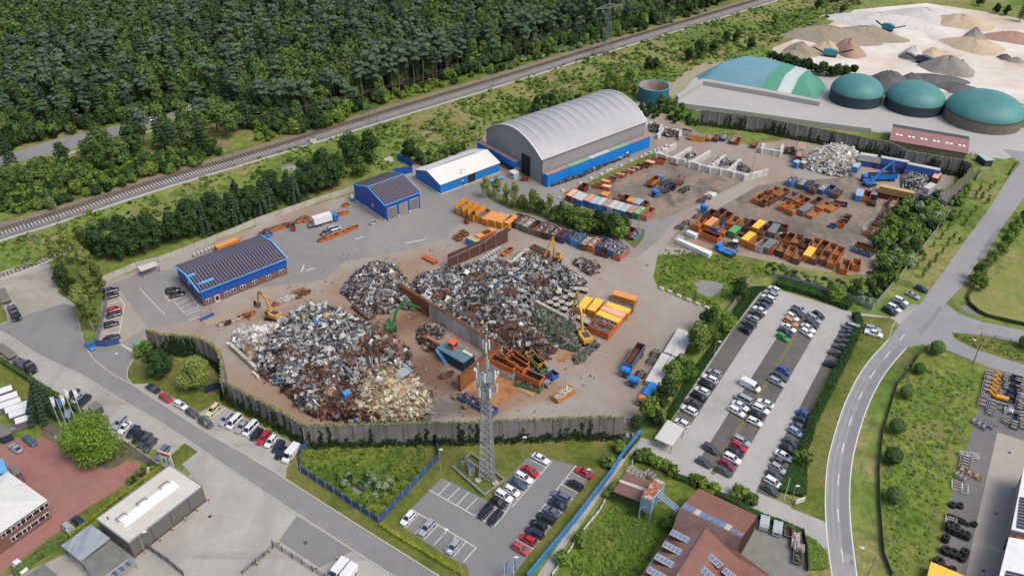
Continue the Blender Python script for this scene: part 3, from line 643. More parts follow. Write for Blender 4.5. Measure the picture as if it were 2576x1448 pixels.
# --- grey flat-roofed building, lower left
E_ = 4.8
g_fl,g_fr,g_bl = G(pts('@03 1300,1120')[0],E_),G(pts('@03 2035,550')[0],E_),G(pts('@03 970,880')[0],E_)
gb = Bld('grey_building','flat-roofed dark grey building with long white skylight on its pale roof','building',g_fl,g_fr,g_fr+(g_bl-g_fl))
W,D = gb.W,gb.D; gclad = paint('dark_grey_cladding',C(108,106,102),.6,0,.12,scale=.15)
gb.walls(E_,gclad)
pale_roof = ground_mat('pale_roof_membrane',[C(196,192,180),C(206,202,191)],.1,.6,.08,rough=.7)
MB().box((W/2,D/2,E_+.02),(W-.1,D-.1,.2)).build('roof',pale_roof,gb.root)
mb = MB()
for c,d in (((W/2,-.05,E_+.1),(W+.3,.25,.3)),((W/2,D+.05,E_+.1),(W+.3,.25,.3)),((-.05,D/2,E_+.1),(.25,D-.16,.3)),((W+.05,D/2,E_+.1),(.25,D-.16,.3))): mb.box(c,d)
mb.build('parapet',paint('parapet_blue_grey',C(126,136,148),.5),gb.root)
mb = MB(); x0,x1,yc,hw = W*.12,W*.84,D*.5,1.25; rings = []
for i in range(8):
 a = PI*i/7; rings.append([(x0,yc-math.cos(a)*hw,E_+.3+math.sin(a)*.7),(x1,yc-math.cos(a)*hw,E_+.3+math.sin(a)*.7)])
mb.loft(rings,close=False)
for x in (x0,x1): mb.add([(x,yc-math.cos(PI*i/7)*hw,E_+.3+math.sin(PI*i/7)*.7) for i in range(8)],[tuple(range(8)),tuple(range(7,-1,-1))])
mb.box(((x0+x1)/2,yc,E_+.2),(x1-x0+.4,2*hw+.4,.25))
skl = mb.build('skylight',paint('skylight_white',C(240,240,240,.95),.35),gb.root)
for x in (.16,.43,.74):
 q = MB(); xx = W*x; q.box((xx,yc+1.5,E_+.95),(2.2,.12,.12)); q.box((xx-1.1,yc+.9,E_+.98),(.12,1.3,.12)); q.box((xx+1.1,yc+.9,E_+.98),(.12,1.3,.12)); q.build('frame',dgrey,skl)
seam = MB()
for x in (.27,.53,.78): seam.box((W*x,-.03,2.6),(.08,.06,4.2))
seam.build('wall_seam',black_p,gb.root)
MB().box((W/2,-.06,.45),(W,.1,.35)).build('bumper_rail',paint('maroon_rail',C(98,70,74),.6),gb.root)
MB().tube((W*.07,D*.8,E_),(W*.07,D*.8,E_+1.1),.12).build('flue',black_p,gb.root)
bollard_m = None
# canopy and flat sheds beside it
def slab_roof(name,label,cat,s,h,mat,legs=True,wallm=None,th=.2,legm=None,group=None,tilt=0):
 q = [G(p,h) for p in pts(s)]; o = sum(q,Vector((0,0)))/len(q); root = thing(name,label,cat,o,0,group)
 pl = [rel(p,o) for p in q]
 MB().prism(pl,h-th,h).build('roof',mat,root)
 if wallm: MB().prism([p*.96 for p in pl],0,h-th+.01).build('wall',wallm,root)
 elif legs:
  for p in pl: MB().box((p[0]*.93,p[1]*.93,(h-th)/2),(.16,.16,h-th)).build('leg',legm or grey_p,root)
 return root,o,pl
sheetglass = ground_mat('corrugated_sheet',[C(150,156,162),C(168,174,178)],.2,1,.15,rough=.35,extra=[streaks(.6,(1,.1,1),C(120,126,140),.5,.6,.6,.9)])
slab_roof('canopy','translucent corrugated canopy roof attached behind the dark grey building','canopy','@03 615,1140 910,925 1110,1065 810,1300',3.6,sheetglass,th=.12)
flat_dark = ground_mat('flat_roof_felt',[C(112,114,108),C(128,128,122)],.1,.8,.2)
slab_roof('flat_shed','concrete shed with mossy flat roof next to the translucent canopy','shed','@03 820,1305 1110,1095 1285,1265 960,1500',3.2,flat_dark,wallm=kerb_m)
slab_roof('flat_shed','low shed with felt roof at the bottom edge below the hedge','shed','@03 250,1460 440,1320 570,1430 560,1560 300,1560',2.8,flat_dark,wallm=kerb_m)
MB_ = thing('metal_awning','striped blue and grey metal awning along the shed edge','awning',G(pts('@03 1230,1340')[0],2.4))
aw = [rel(G(p,2.4),MB_.location) for p in pts('@03 1300,1265 1350,1300 1100,1500 1050,1460')]
for i in range(8):
 a = aw[0].lerp(aw[3],i/8); b = aw[0].lerp(aw[3],(i+1)/8); c = aw[1].lerp(aw[2],(i+1)/8); d = aw[1].lerp(aw[2],i/8)
 MB().prism([a,b,c,d],2.25-.003*(i % 2),2.35-.003*(i % 2)).build('slat',[paint('awning_blue',C(120,140,170),.5),paint('awning_grey',C(92,92,100),.5)][i % 2],MB_)
for p in (aw[1],aw[2]): MB().box((p[0],p[1],1.12),(.1,.1,2.24)).build('post',grey_p,MB_)
# --- brick building with white hipped roof, left edge
E_ = 5.6; q = [G(p,E_) for p in pts('@03 445,690 0,1000')]; r_ = G(pts('@03 -20,690')[0],7.2)
u = (q[1]-q[0]); n = Vector((u[1],-u[0])).normalized(); n = n if n[0] < 0 or True else n
t85 = G(pts('@03 85,405')[0],E_); n = (t85-q[0])-(u*((t85-q[0]).dot(u)/u.length_squared)); dpt = n.length; n.normalize()
fl = q[0]+u*1.6; lb = Bld('brick_building','red brick building with white-framed windows and pale ribbed hip roof','building',fl,q[0],q[0]+n*dpt)
W,D = lb.W,lb.D
mb = MB(); mb.box((W/2,D/2,E_/2),(W,D,E_)); mb.build('wall',brickm,lb.root)
ribm = ground_mat('ribbed_pale_roof',[C(206,208,202),C(214,214,210)],.1,.8,.08,rough=.5)
mb = MB(); s_ = 1 if D > 0 else -1; o = .5; hx = W-abs(D)*.5
A,B,Cc,Dd = Vector((-o,-o*s_,E_)),Vector((W+o,-o*s_,E_)),Vector((W+o,D+o*s_,E_)),Vector((-o,D+o*s_,E_)); P1,P2 = Vector((-o,D/2,E_+1.7)),Vector((hx,D/2,E_+1.7))
mb.add([A,B,Cc,Dd,P1,P2],[(0,1,5,4),(1,2,5),(2,3,4,5),(3,0,4),(0,3,2,1)])
rf = mb.build('roof',ribm,lb.root); rib = MB()
for i in range(40):
 x = i*(W+1)/40-.5; t_ = 1 if x < hx else max(0,(W+.5-x)/(W+.5-hx)); rib.bar((x,-o*s_,E_+.06),(x,-o*s_+(D/2+o*s_)*t_,E_+.06+1.7*t_),.12,.08)
for i in range(1,26):
 y = (D+2*o*s_)*i/26-o*s_; t_ = 1-abs(y-D/2)/(abs(D)/2+o); rib.bar((W+o,y,E_+.06),(W+o-(W+o-hx)*t_,y,E_+.06+1.7*t_),.12,.08)
rib.build('roof_ribs',white_p,rf);
for x in (.97,.90,.80,.70,.63,.50,.42): window(lb,'f' ,W*x,3.6,1.9,1.2)
for x in (.93,.83,.72,.60,.5): window(lb,'f',W*x,1.0,1.9,1.3)
slab_roof('porch','small flat-roofed entrance porch beside the brick building','porch','@03 85,355 160,330 210,405 140,435',3.2,flat_dark,legm=blue_dark)
slab_roof('blue_canopy','light blue glazed canopy roof at the left edge','canopy','@03 -60,290 25,262 80,400 -60,430',5.2,paint('blue_glazing',C(110,180,226),.25),wallm=blue_dark)
# --- red roofed farm buildings, lower right
red_roof = ground_mat('red_roof',[C(128,90,80),C(138,98,86),C(122,82,72)],.06,.5,.14,[streaks(.25,(1,.1,1),C(120,100,96),.55,.7,.5,.3)],rough=.8)
red_roof_w = ground_mat('weathered_red_roof',[C(118,90,86),C(134,108,102),C(106,80,78)],.08,.5,.25,[streaks(.2,(.15,1,1),C(170,160,152),.5,.68,.7,.6)],rough=.85)
redwall = paint('barn_wall',C(104,62,54),.8)
HR,HE = 9.0,5.0
def poly3(o,*v): return [Vector((p[0]-o[0],p[1]-o[1],p[2])) for p in v]
def P3(s,z): g = G(pts(s)[0],z); return Vector((g[0],g[1],z))
# barn across: ridge 1700,760 -> 2315,1050
ra,rb_ = P3('@23 1690,765',HR),P3('@23 2310,1065',HR); ea,eb = P3('@23 1850,550',HE),P3('@23 2450,830',HE)
du = (rb_-ra).to_2d(); nn = Vector((-du[1],du[0])).normalized();
hwid = abs((ea-ra).to_2d().dot(nn)); sgn = 1 if (ea-ra).to_2d().dot(nn) > 0 else -1
o = ra.to_2d(); barn = thing('red_roofed_barn','long barn with red roof and row of blue skylights along the ridge','barn',o)
A1,A2 = ra.to_2d()+nn*hwid*sgn,rb_.to_2d()+nn*hwid*sgn; hwb = abs((P3('@23 1590,970',HE)-ra).to_2d().dot(nn)); B1,B2 = ra.to_2d()-nn*hwb*sgn,rb_.to_2d()-nn*hwb*sgn
Z = lambda p,z: Vector((p[0]-o[0],p[1]-o[1],z))
def quad_roof(name,parent,a,b,c,d,mat):
 x = MB(); nrm = (b-a).cross(d-a).normalized();
 if nrm.z < 0: a,b,c,d = b,a,d,c; nrm = -nrm
 t_ = nrm*.2; x.add([a,b,c,d,a-t_,b-t_,c-t_,d-t_],[(0,1,2,3),(7,6,5,4),(0,4,5,1),(1,5,6,2),(2,6,7,3),(3,7,4,0)])
 return x.build(name,mat,parent)
quad_roof('roof_slope',barn,Z(ra,HR),Z(rb_,HR),Z(A2,HE),Z(A1,HE),red_roof)
quad_roof('roof_slope',barn,Z(ra,HR),Z(rb_,HR),Z(B2,HE),Z(B1,HE),red_roof_w)
mb = MB(); ins = .97
for a,b,c in ((A1,B1,ra),(A2,B2,rb_)):
 m_ = (a+b)/2; a_,b_ = m_+(a-m_)*ins,m_+(b-m_)*ins; mb.add([Z(a_,0),Z(b_,0),Z(b_,HE),Z(c,HR-.3),Z(a_,HE)],[(0,1,2,3,4),(4,3,2,1,0)])
for a,b in ((A1,A2),(B1,B2)): mb.add([Z(a*.995+ra.to_2d()*.005,0),Z(b*.995+rb_.to_2d()*.005,0),Z(b*.995+rb_.to_2d()*.005,HE),Z(a*.995+ra.to_2d()*.005,HE)],[(0,1,2,3),(3,2,1,0)])
mb.build('wall',redwall,barn)
skb = paint('skylight_blue',C(112,132,168),.2); skw = paint('skylight_pale',C(196,196,184),.4)
for i in range(10):
 t0,t1_ = (i+.04)/10,(i+.94)/10; p0 = ra.to_2d().lerp(rb_.to_2d(),t0); p1 = ra.to_2d().lerp(rb_.to_2d(),t1_)
 k0,k1 = .04,.24 if i < 8 else .16
 f = lambda p,k: Z(p.lerp(p+nn*hwid*sgn,k),HR+(HE-HR)*k+.12)
 quad_roof('skylight',barn,f(p0,k0),f(p1,k0),f(p1,k1),f(p0,k1),skw if i in (2,7) else skb)
# second block: ridge running towards the camera from the lower slope of the barn
HR2 = 8.6
for k in range(60):
 z = 4+k*.08; p_ = P3('@23 1960,965',z).to_2d(); zm = HR+(HE-HR)*abs((p_-ra.to_2d()).dot(nn))/hwb
 if z > zm: HR2 = z+.05; break
r1,r2 = P3('@23 1960,965',HR2),P3('@23 1660,1448',HR2); d2 = (r2-r1).to_2d(); r0 = r1.to_2d(); r2e = r0+d2*1.6; o = r0
wing = thing('red_roofed_wing','broad red roofed wing with raised rows of blue skylight boxes','barn',r0)
n2 = Vector((-d2[1],d2[0])).normalized(); F1 = P3('@23 2700,1520',3.4).to_2d(); df = abs((F1-r0).dot(n2)); kz = (HR2-3.4)/df
La = B1; hl = abs((La-r0).dot(n2)); sl_ = 1 if (La-r0).dot(n2) > 0 else -1; Lb = r2e+n2*sl_*hl; HE2 = HE+.06
K = P3('@23 2232,1262',HE+.4).to_2d(); zK = max(HE+.08,HR2-kz*abs((K-r0).dot(n2))); F2 = r2e-n2*sl_*df
quad_roof('roof_slope',wing,Z(r0,HR2),Z(r2e,HR2),Z(Lb,HE2),Z(La,HE2),red_roof_w)
mb = MB(); P_ = [Z(r0,HR2),Z(K,zK),Z(F1,3.4),Z(F2,3.4),Z(r2e,HR2)]; c_ = [v-Vector((0,0,.2)) for v in P_]
mb.add(P_+c_,[(0,1,2),(0,2,3),(0,3,4),(7,6,5),(8,7,5),(9,8,5),(0,5,6,1),(1,6,7,2),(2,7,8,3)]); mb.build('roof_slope',red_roof,wing)
dn_ = d2.normalized()*.5; mb = MB(); mb.add([Z(K+dn_,0),Z(F1+dn_,0),Z(F1+dn_,3.2),Z(K+dn_,zK-.2)],[(0,1,2,3),(3,2,1,0)]); ia = La.lerp(r0,.04); ib = Lb.lerp(r2e,.04); mb.add([Z(ia,0),Z(ib,0),Z(ib,HE2-.1),Z(ia,HE2-.1)],[(0,1,2,3),(3,2,1,0)]); mb.build('wall',redwall,wing)
MB().bar(Z(r0,HR2+.08),Z(r2e,HR2+.08),.5,.14).build('ridge_cap',red_roof_w,wing)
def skybox(a_,b_,k_side):
 a,b = G(pts(a_)[0],6.9),G(pts(b_)[0],6.9); L = (b-a).length; an = ang(a,b)
 bx = MB().box((0,0,0),(L,1.5,1.5)).build('skylight_box',redwall,wing,loc=((a[0]+b[0])/2-o[0],(a[1]+b[1])/2-o[1],6.4),rz=an)
 for i in range(6): MB().box((-L/2+L*(i+.5)/6,0,.79),(L/6-.18,1.15,.1)).build('pane',skb,bx)
 MB().box((0,0,.74),(L+.1,1.6,.06)).build('rim',kerb_m,bx)
for a,b in (('@23 1600,1010','@23 1830,1125'),('@23 1525,1130','@23 1760,1250'),('@23 1445,1252','@23 1680,1380'),('@23 1365,1385','@23 1600,1510'),('@23 1890,1165','@23 2100,1355'),('@23 1815,1295','@23 2030,1485'),('@23 2130,1390','@23 2340,1560')): skybox(a,b,0)
# --- brown shed and dust filter
slab_roof('brown_shed','open shed with rusty brown corrugated roof and pale strip','shed','@23 1150,405 1405,490 1310,705 1015,595',3.8,ground_mat('brown_corrugated',[C(122,92,86),C(134,102,94)],.1,.8,.15),legm=dgrey)
mb_ = thing('roof_light_strip','pale sheet strip lying across the brown shed roof','roofing sheet',G(pts('@23 1230,540')[0],3.9)); o = mb_.location
MB().prism([rel(G(p,3.86),o) for p in pts('@23 1085,475 1375,575 1360,605 1080,500')],3.82,3.88).build('sheet',skw,mb_)
o = G(pts('@23 1350,830')[0]); dfl = thing('dust_filter','tall pale blue dust filter silo with rust-stained top and pipes','silo',o)
pb = paint('pale_blue_metal',C(150,172,190),.5,0,.2)
q = [rel(G(p,7.2),o) for p in pts('@23 1440,465 1545,505 1410,700 1300,645')]
MB().prism([p*1.0 for p in q],3.0,7.2).build('casing',pb,dfl)
rtop = ground_mat('rust_stained_white',[C(190,194,196),C(184,186,186),C(160,96,62),C(150,90,60),C(188,186,184)],.4,1.2,.2)
MB().prism([p*.97+sum(q,Vector((0,0)))/4*.03 for p in q],7.2,7.35).build('top',rtop,dfl)
for p in q: MB().box((p[0]*.98,p[1]*.98,1.6),(.2,.2,3.2)).build('leg',pb,dfl)
cq = sum(q,Vector((0,0)))/4; e_ = rel(G(pts('@23 1680,790')[0],7.0),o)
for k in (-.6,0,.6):
 dd = (e_-cq).normalized(); nr = Vector((-dd[1],dd[0]))*k; MB().tube((cq[0]+nr[0]+dd[0],cq[1]+nr[1]+dd[1],7),(e_[0]+nr[0],e_[1]+nr[1],7),.2,n=8).build('pipe',pb,dfl)
mb = MB(); a = q[3]; mb.path([(a[0],a[1]-.6,.5),(a[0],a[1]-.6,4),(a[0]+1.5,a[1]-.9,5),(a[0]+2.5,a[1]-.7,7.5),(a[0]+4,a[1]+1,7.6)],.16); mb.build('pipe',pb,dfl)
# --- carports
r_,o_,pl_ = slab_roof('carport','white flat carport roof at the lower end of the gravel car park','carport','@D 1680.5,1055 1723,1076 1690.5,1121 1647,1101',2.9,ground_mat('carport_roof',[C(196,194,188),C(206,204,200)],.1,1,.06),th=.25)
slab_roof('carport','small white-roofed shelter on blue legs by the boundary wall','carport','@01 1380,1235 1560,1178 1598,1212 1415,1280',2.6,pale_roof,legm=blue_dark)
slab_roof('garden_shed','small grey shed standing between parked black cars and the big green tree','shed','@02 880,1190 965,1130 1030,1185 935,1240',2.2,flat_dark,wallm=dgrey)
slab_roof('skip_planter','large square concrete planter filled with dark soil on red paving','planter','@z3 470,505 550,448 700,500 600,575',2.0,soil,wallm=kerb_m,th=.3)
slab_roof('container_office','dark blue storage container with ribbed grey top on the left edge','container','@z3 -60,500 0,440 110,515 130,545 10,600 -60,560',2.5,flat_dark,wallm=paint('navy_wall',C(40,50,82),.6))
slab_roof('storage_box','pale blue storage box behind the flagpoles','container','@z3 730,290 800,282 795,370 725,375',1.8,paint('pale_blue_box',C(128,146,166),.5),wallm=dgrey)
# --- white building on the right edge
mb = thing('white_warehouse','white-roofed warehouse with solar panels on the right edge','building',G(pts('@33 2500,900')[0],7)); o = mb.location
for s,nm in (('@33 2576,350 2450,975 2800,1060 2900,380','a'),('@33 2425,1055 2300,1560 2800,1600 2800,1120','b')):
 q = [rel(G(p,7.0),o) for p in pts(s)]; MB().prism(q,6.7,7.0).build('roof',white_p,mb); MB().prism([p+Vector((.4,0)) for p in q],0,6.68).build('wall',grey_clad,mb)
q = [rel(G(p,7.0),o) for p in pts('@33 2445,985 2900,1090 2900,1130 2430,1060')]; MB().prism(q,3,6).build('link_wall',rusty,mb)
for s in ('@33 2535,650 2500,960 2700,1010 2760,700','@33 2400,1390 2350,1560 2600,1600 2640,1450'):
 q = [G(p,7.1) for p in pts(s)]; z = 7.12; uvquad('solar_panel',*[Vector((p[0]-o[0],p[1]-o[1],z)) for p in q],solar,mb,.06)
# --- yellow-roofed container bottom right, see containers
# --- biogas plant
teal = ground_mat('teal_membrane',[C(72,126,128),C(82,138,136),C(94,148,144)],.05,.4,.08,rough=.5)
navy_w = paint('navy_tank_wall',C(38,58,74),.7,0,.3); tan_w = paint('tan_tank_wall',C(120,112,100),.8,0,.3)
for s,dia,hw_,hd,wm,lab in (('@30 897,905',23.5,5.0,7.0,navy_w,'biogas dome with teal membrane nearest the long green clamp'),('@30 1483,985',25.5,4.5,7.2,navy_w,'middle biogas dome with teal membrane and navy tank wall'),('@30 2178,1105',32.5,5.0,8.0,tan_w,'largest biogas dome with teal membrane and tan wall, furthest right')):
 p = G(pts(s)[0],hw_); t_ = thing('biogas_tank',lab,'biogas tank',p,0,'biogas domes'); r = dia/2
 MB().tube((0,0,0),(0,0,hw_),r,n=40).build('tank_wall',wm,t_)
 prof = [(r*math.cos(a),hw_+hd*math.sin(a)**1.1) for a in [PI/2*i/10 for i in range(11)]]; prof[-1] = (.02,hw_+hd)
 MB().revolve(prof,n=40).build('membrane',teal,t_,sm=True)
 MB().tube((0,0,hw_-.3),(0,0,hw_+.15),r+.15,n=40,caps=False).build('rim',dgrey,t_)
p = G(pts('@20 1433,862')[0],6.6); tk = thing('open_tank','open-topped round blue green tank with pale inside near the hall','tank',p)
mb = MB(); r = 7.1; mb.revolve([(r,0),(r,6.6)],n=36); mb.build('tank_wall',paint('blue_green_tank',C(36,108,124),.6,0,.3,scale=.3),tk)
mb = MB(); mb.revolve([(r-.25,6.6),(r-.25,.4),(.02,.4)],n=36); mb.build('inside',ground_mat('tank_inside',[C(170,156,144),C(196,168,140),C(150,146,144)],.12,.8,.15),tk)
MB().revolve([(r-.27,6.58),(r-.27,6.7),(r+.1,6.7),(r+.1,6.5)],n=36).build('rim',trim_blue,tk)
# silage clamp
q = gp('@D 1752,192 1790,172 1850,156 1935,163 2065,200 2078,222 2056,250 1930,232 1765,207'); o = sum(q,Vector((0,0)))/len(q)
cl = thing('silage_clamp','long silage clamp under teal and green sheeting with white band','silage clamp',o)
vs = []; fs = []; c0 = [rel(p,o) for p in q]; NL = 7
spine = [rel(p,o) for p in gp('@D 1800,180 1870,186 1930,190 1990,203 2035,218')]
def height_at(p):
 return min(6.5,edge_dist(p,c0)*.75)
xs = [p[0] for p in c0]; ys = [p[1] for p in c0]; nx,ny = 60,30; vid = {}; mb = MB()
for i in range(nx+1):
 for j in range(ny+1):
  p = Vector((min(xs)+(max(xs)-min(xs))*i/nx,min(ys)+(max(ys)-min(ys))*j/ny)); h = height_at(p) if inside(p,c0) else -.1
  vid[i,j] = len(vs); vs.append((p[0],p[1],h))
for i in range(nx):
 for j in range(ny):
  f = (vid[i,j],vid[i+1,j],vid[i+1,j+1],vid[i,j+1])
  if any(vs[k][2] > 0 for k in f): fs.append(f)
e0 = rel(G(pts('@D 1930,190')[0]),o); e1_ = rel(G(pts('@D 2075,222')[0]),o); ax = (e1_-e0)
mcl,t_,b_ = _new('clamp_sheeting'); tc = t_.nodes.new('ShaderNodeTexCoord'); dp = t_.nodes.new('ShaderNodeVectorMath'); dp.operation = 'DOT_PRODUCT'; dp.inputs[1].default_value = (ax[0]/ax.length_squared,ax[1]/ax.length_squared,0)
t_.links.new(tc.outputs['Object'],dp.inputs[0]); ma = t_.nodes.new('ShaderNodeMath'); ma.operation = 'MULTIPLY_ADD'; ma.inputs[1].default_value = .3; ma.inputs[2].default_value = .3-.3*(e0.dot(ax)/ax.length_squared); t_.links.new(dp.outputs['Value'],ma.inputs[0])
cc_ = ramp(t_,ma.outputs[0],[(0,C(96,146,158)),(.345,C(112,156,168)),(.36,C(82,152,124)),(.425,C(82,152,124)),(.43,C(196,206,204)),(.49,C(196,206,204)),(.495,C(78,150,120))])
nz = ramp(t_,noise(t_,.15,4),[(.3,(.88,.88,.88,1)),(.7,(1.08,1.08,1.08,1))]); t_.links.new(mixc(t_,1.0,cc_,nz,'MULTIPLY'),b_.inputs['Base Color']); b_.inputs['Roughness'].default_value = .4
mb.add(vs,fs); mb.build('sheeting',mcl,cl,sm=True)
for s,lab in (('@D 1700,250 1765,208 1930,236 2060,262 2060,268 1930,243 1768,215 1706,257','low concrete clamp wall in front of the covered silage'),('@D 1700,262 1850,282 2060,312 2190,330 2190,336 2060,319 1850,289 1698,269','long concrete clamp wall nearest the overgrown boundary wall')):
 q = gp(s); o = q[0]; w_ = thing('clamp_wall',lab,'wall',o); MB().prism([rel(p,o) for p in q],0,2.2).build('panels',conc_yard,w_)
# red-roofed building behind the back wall
E_ = 4.0; q = [G(p,E_) for p in pts('@D 2240,352 2432,385 2240,312')]
rbn = Bld('stable','long stable with faded red roof and pale rooflights beyond the back wall','stable',q[0],q[1],q[1]+(q[2]-q[0]))
rbn.walls(E_,tan_w,ridge=2.2)
pink = ground_mat('faded_red_roof',[C(150,112,112),C(158,120,118)],.1,.5,.1)
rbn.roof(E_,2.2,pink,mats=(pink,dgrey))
W,D = rbn.W,rbn.D
for i in range(6):
 for k in (0,1): MB().box((W*(.07+.165*i)+k*1.6,D*.22,E_+1.25),(1.1,1.1,.1),M=Matrix.Rotation(math.atan(4.4/D),3,'X')).build('rooflight',white_p,rbn.root)
# ------------------------------------------------------------------ walls and fences
noise_wall = ground_mat('timber_noise_wall',[C(124,120,116),C(136,132,128),C(116,112,108)],.1,.8,.15,[streaks(1.6,(1,1,.05),C(92,88,84),.5,.64,.6)])
ivy = leafmat('ivy_leaves',C(18,32,14),C(44,64,28),C(60,76,34))
moss = leafmat('wall_top_plants',C(84,94,46),C(140,140,80),C(160,150,100))
def leafquads(P,size,rnd,up=.3,j=1.0):
 # many small leaf faces at the points P [(pos, normal)]
 vs = []; fs = []
 for k,(p,n) in enumerate(P):
  n = Vector(n)+Vector((rnd.uniform(-.8,.8)*j,rnd.uniform(-.8,.8)*j,rnd.uniform(-.5,.8)*j+up)); n.normalize()
  t = n.orthogonal().normalized(); t.rotate(Matrix.Rotation(rnd.uniform(0,6.28),3,n)); b = n.cross(t); s = size*rnd.uniform(.6,1.3)
  p = Vector(p); o = len(vs); vs += [p-t*s*.5-b*s*.35,p+t*s*.5-b*s*.35+n*s*.12,p+t*s*.45+b*s*.4,p-t*s*.5+b*s*.35+n*s*.1]; fs.append((o,o+1,o+2,o+3))
 return vs,fs
def big_wall(name,label,line,h,density,group=None,seed=1,th=.5,ivytop=True,side=-1,topw=None):
 rnd = random.Random(seed); line = resample(line,2.0); o = line[0]; root = thing(name,label,'wall',o); mb = MB()
 for a,b in zip(line,line[1:]): mb.bar((a[0]-o[0],a[1]-o[1],h/2),(b[0]-o[0],b[1]-o[1],h/2),th,h)
 for a in line[::2]: mb.box((a[0]-o[0],a[1]-o[1],h/2),(th+.3,th+.3,h+.1),0)
 mb.build('panels',noise_wall,root)
 P = []; Pt = []
 for a,b in zip(line,line[1:]):
  d = (b-a).normalized(); n = Vector((-d[1],d[0]))*side
  nst = density/26*max(0,.5+1.2*math.sin(a[0]*.35+seed)*math.sin(a[0]*.13+a[1]*.21+seed*2)+rnd.uniform(-.5,.5))
  for k in range(int(nst*3)):
   u = rnd.random()*2; zt = h*rnd.uniform(.2,1.0)
   for q_ in range(int(zt*9)): z = zt*rnd.random()**1.3; w_ = .15+.45*(1-z/h); p = a+d*(u+rnd.uniform(-w_,w_)+.25*math.sin(z*2))+n*(th/2+.06+rnd.random()*.15); P.append(((p[0]-o[0],p[1]-o[1],z),(n[0],n[1],.1)))
  for k in range(34):
   z = rnd.random()*2.3*(.7+.3*math.sin(a[0]*.9+a[1])); p = a+d*rnd.random()*2+n*(th/2+.1+rnd.random()*1.5*(1-z/3)); P.append(((p[0]-o[0],p[1]-o[1],abs(z)),(n[0],n[1],.5)))
  for k in range(14):
   p = a+d*rnd.random()*2+n*rnd.uniform(-.45,.5); Pt.append(((p[0]-o[0],p[1]-o[1],h+rnd.random()*.35),(0,0,1)))
 if P: vs,fs = leafquads(P,.5,rnd); q = MB(); q.add(vs,fs); q.build('ivy',ivy,root)
 if ivytop: vs,fs = leafquads(Pt,.42,rnd); q = MB(); q.add(vs,fs); q.build('top_plants',moss,root)
 return root
WH = 6.6
big_wall('noise_wall','tall curved wall covered in dark ivy beside the yard entrance',smooth(gp('@02 1478,425 1510,435 1600,465 1750,470 1900,482 2050,515 2180,600 2228,700 2232,920',WH),2),WH,60,seed=3)
big_wall('noise_wall','tall overgrown wall running along the street behind the parked cars',gp('@02 2235,935 2576,1110 @12 250,1240 480,1383',WH),WH,26,seed=5)
big_wall('noise_wall','long straight grey wall with mossy top behind the radio mast',gp('@12 480,1385 1500,1362 2240,1345 @22 600,1305 1130,1297',WH),WH,16,seed=9)
big_wall('noise_wall','long grey back wall with dark creepers between yard and biogas plant',gp('@20 1900,1108 2576,1192 @30 100,1215 560,1300 1000,1390 1230,1430 @31 1400,70 1960,165',WH),WH,34,seed=12)
big_wall('noise_wall','free end of the boundary wall curving towards the road',smooth(gp('@31 1960,165 2068,200 2060,230 1985,330 1880,420 1740,500',WH),1),WH,12,seed=15)
conc_panel = ground_mat('concrete_panel',[C(176,172,162),C(188,184,174),C(164,150,130)],.12,.6,.12)
def fence(name,label,line,h,pm,postm,step,th=.06,cat='fence',solid=True,rails=0,cap=None,posts=True):
 L = resample(line,step); o = L[0]; root = thing(name,label,cat,o); mb = MB()
 for a,b in zip(L,L[1:]):
  A = Vector((a[0]-o[0],a[1]-o[1],0)); B = Vector((b[0]-o[0],b[1]-o[1],0))
  if solid: mb.bar(A+Vector((0,0,h/2)),B+Vector((0,0,h/2)),th,h)
  else:
   for k in range(rails): z = h*(k+1)/rails-.05; mb.bar(A+Vector((0,0,z)),B+Vector((0,0,z)),.05,.06)
   n = int((B-A).length/.35)
   for k in range(n): p = A.lerp(B,k/n); mb.box((p[0],p[1],h/2),(.035,.035,h))
 mb.build('panels',pm,root)
 if posts:
  pmsh = MB().box((0,0,(h+.12)/2),(.16,.16,h+.12)).mesh('post',postm)
  for p in L[:100]: link('post',pmsh,root,(p[0]-o[0],p[1]-o[1],0))
 return root
fence('concrete_fence','pale concrete panel fence along the trees behind the office',gp('@01 1030,1400 1380,1250 1600,1195 1850,1105 2300,925 2576,810 @11 0,805 500,635 990,475'),2.3,conc_panel,dgrey,4.6,.14)
bluef = paint('blue_screen_fence',C(60,84,132),.6,0,.15)
fence('blue_fence','blue screen fence around the overgrown plot below the wall, street side',gp('@13 530,150 455,195 452,400 1240,918'),2.1,bluef,paint('light_post',C(150,170,200),.5),3)
fence('blue_fence','blue screen fence between the overgrown plot and the small car park',gp('@13 1240,918 1845,270 1812,110'),2.1,bluef,_M['light_post'],3)
fence('blue_barrier','long bright blue barrier wall beside the small car park',gp('@23 150,1490 590,965 1000,430 1100,270 1290,30'),2.2,paint('blue_barrier_paint',C(62,132,186),.6,0,.2),dgrey,3.2,.3)
fence('blue_gate','blue-grey sliding gate at the left car park',gp('@02 970,585 1080,590 1205,560'),2.3,bluef,_M['blue_cladding'],2)
fence('grey_screen','grey screen fence between birch trees and parked cars',gp('@02 975,570 1000,480 1075,190 1085,60'),2.2,paint('grey_screen',C(128,134,146),.6),dgrey,3)
fence('blue_screen','deep blue screen fence behind the workshop',gp('@11 1425,165 1570,225 1575,290 1400,320'),3.0,blue_dark,blue_dark,3)
fence('dark_blue_gate','dark blue panel between the birch and the overgrown wall',gp('@02 2070,1060 2225,1005'),2.4,paint('navy_panel',C(34,44,84),.6),dgrey,2)
silverf = paint('silver_fence',C(178,182,188),.4,.4,.15)
fence('steel_fence','silver steel fence along the top of the gravel car park',gp('@31 50,1345 420,1448 @32 800,110 1040,225'),2.1,silverf,grey_p,3)
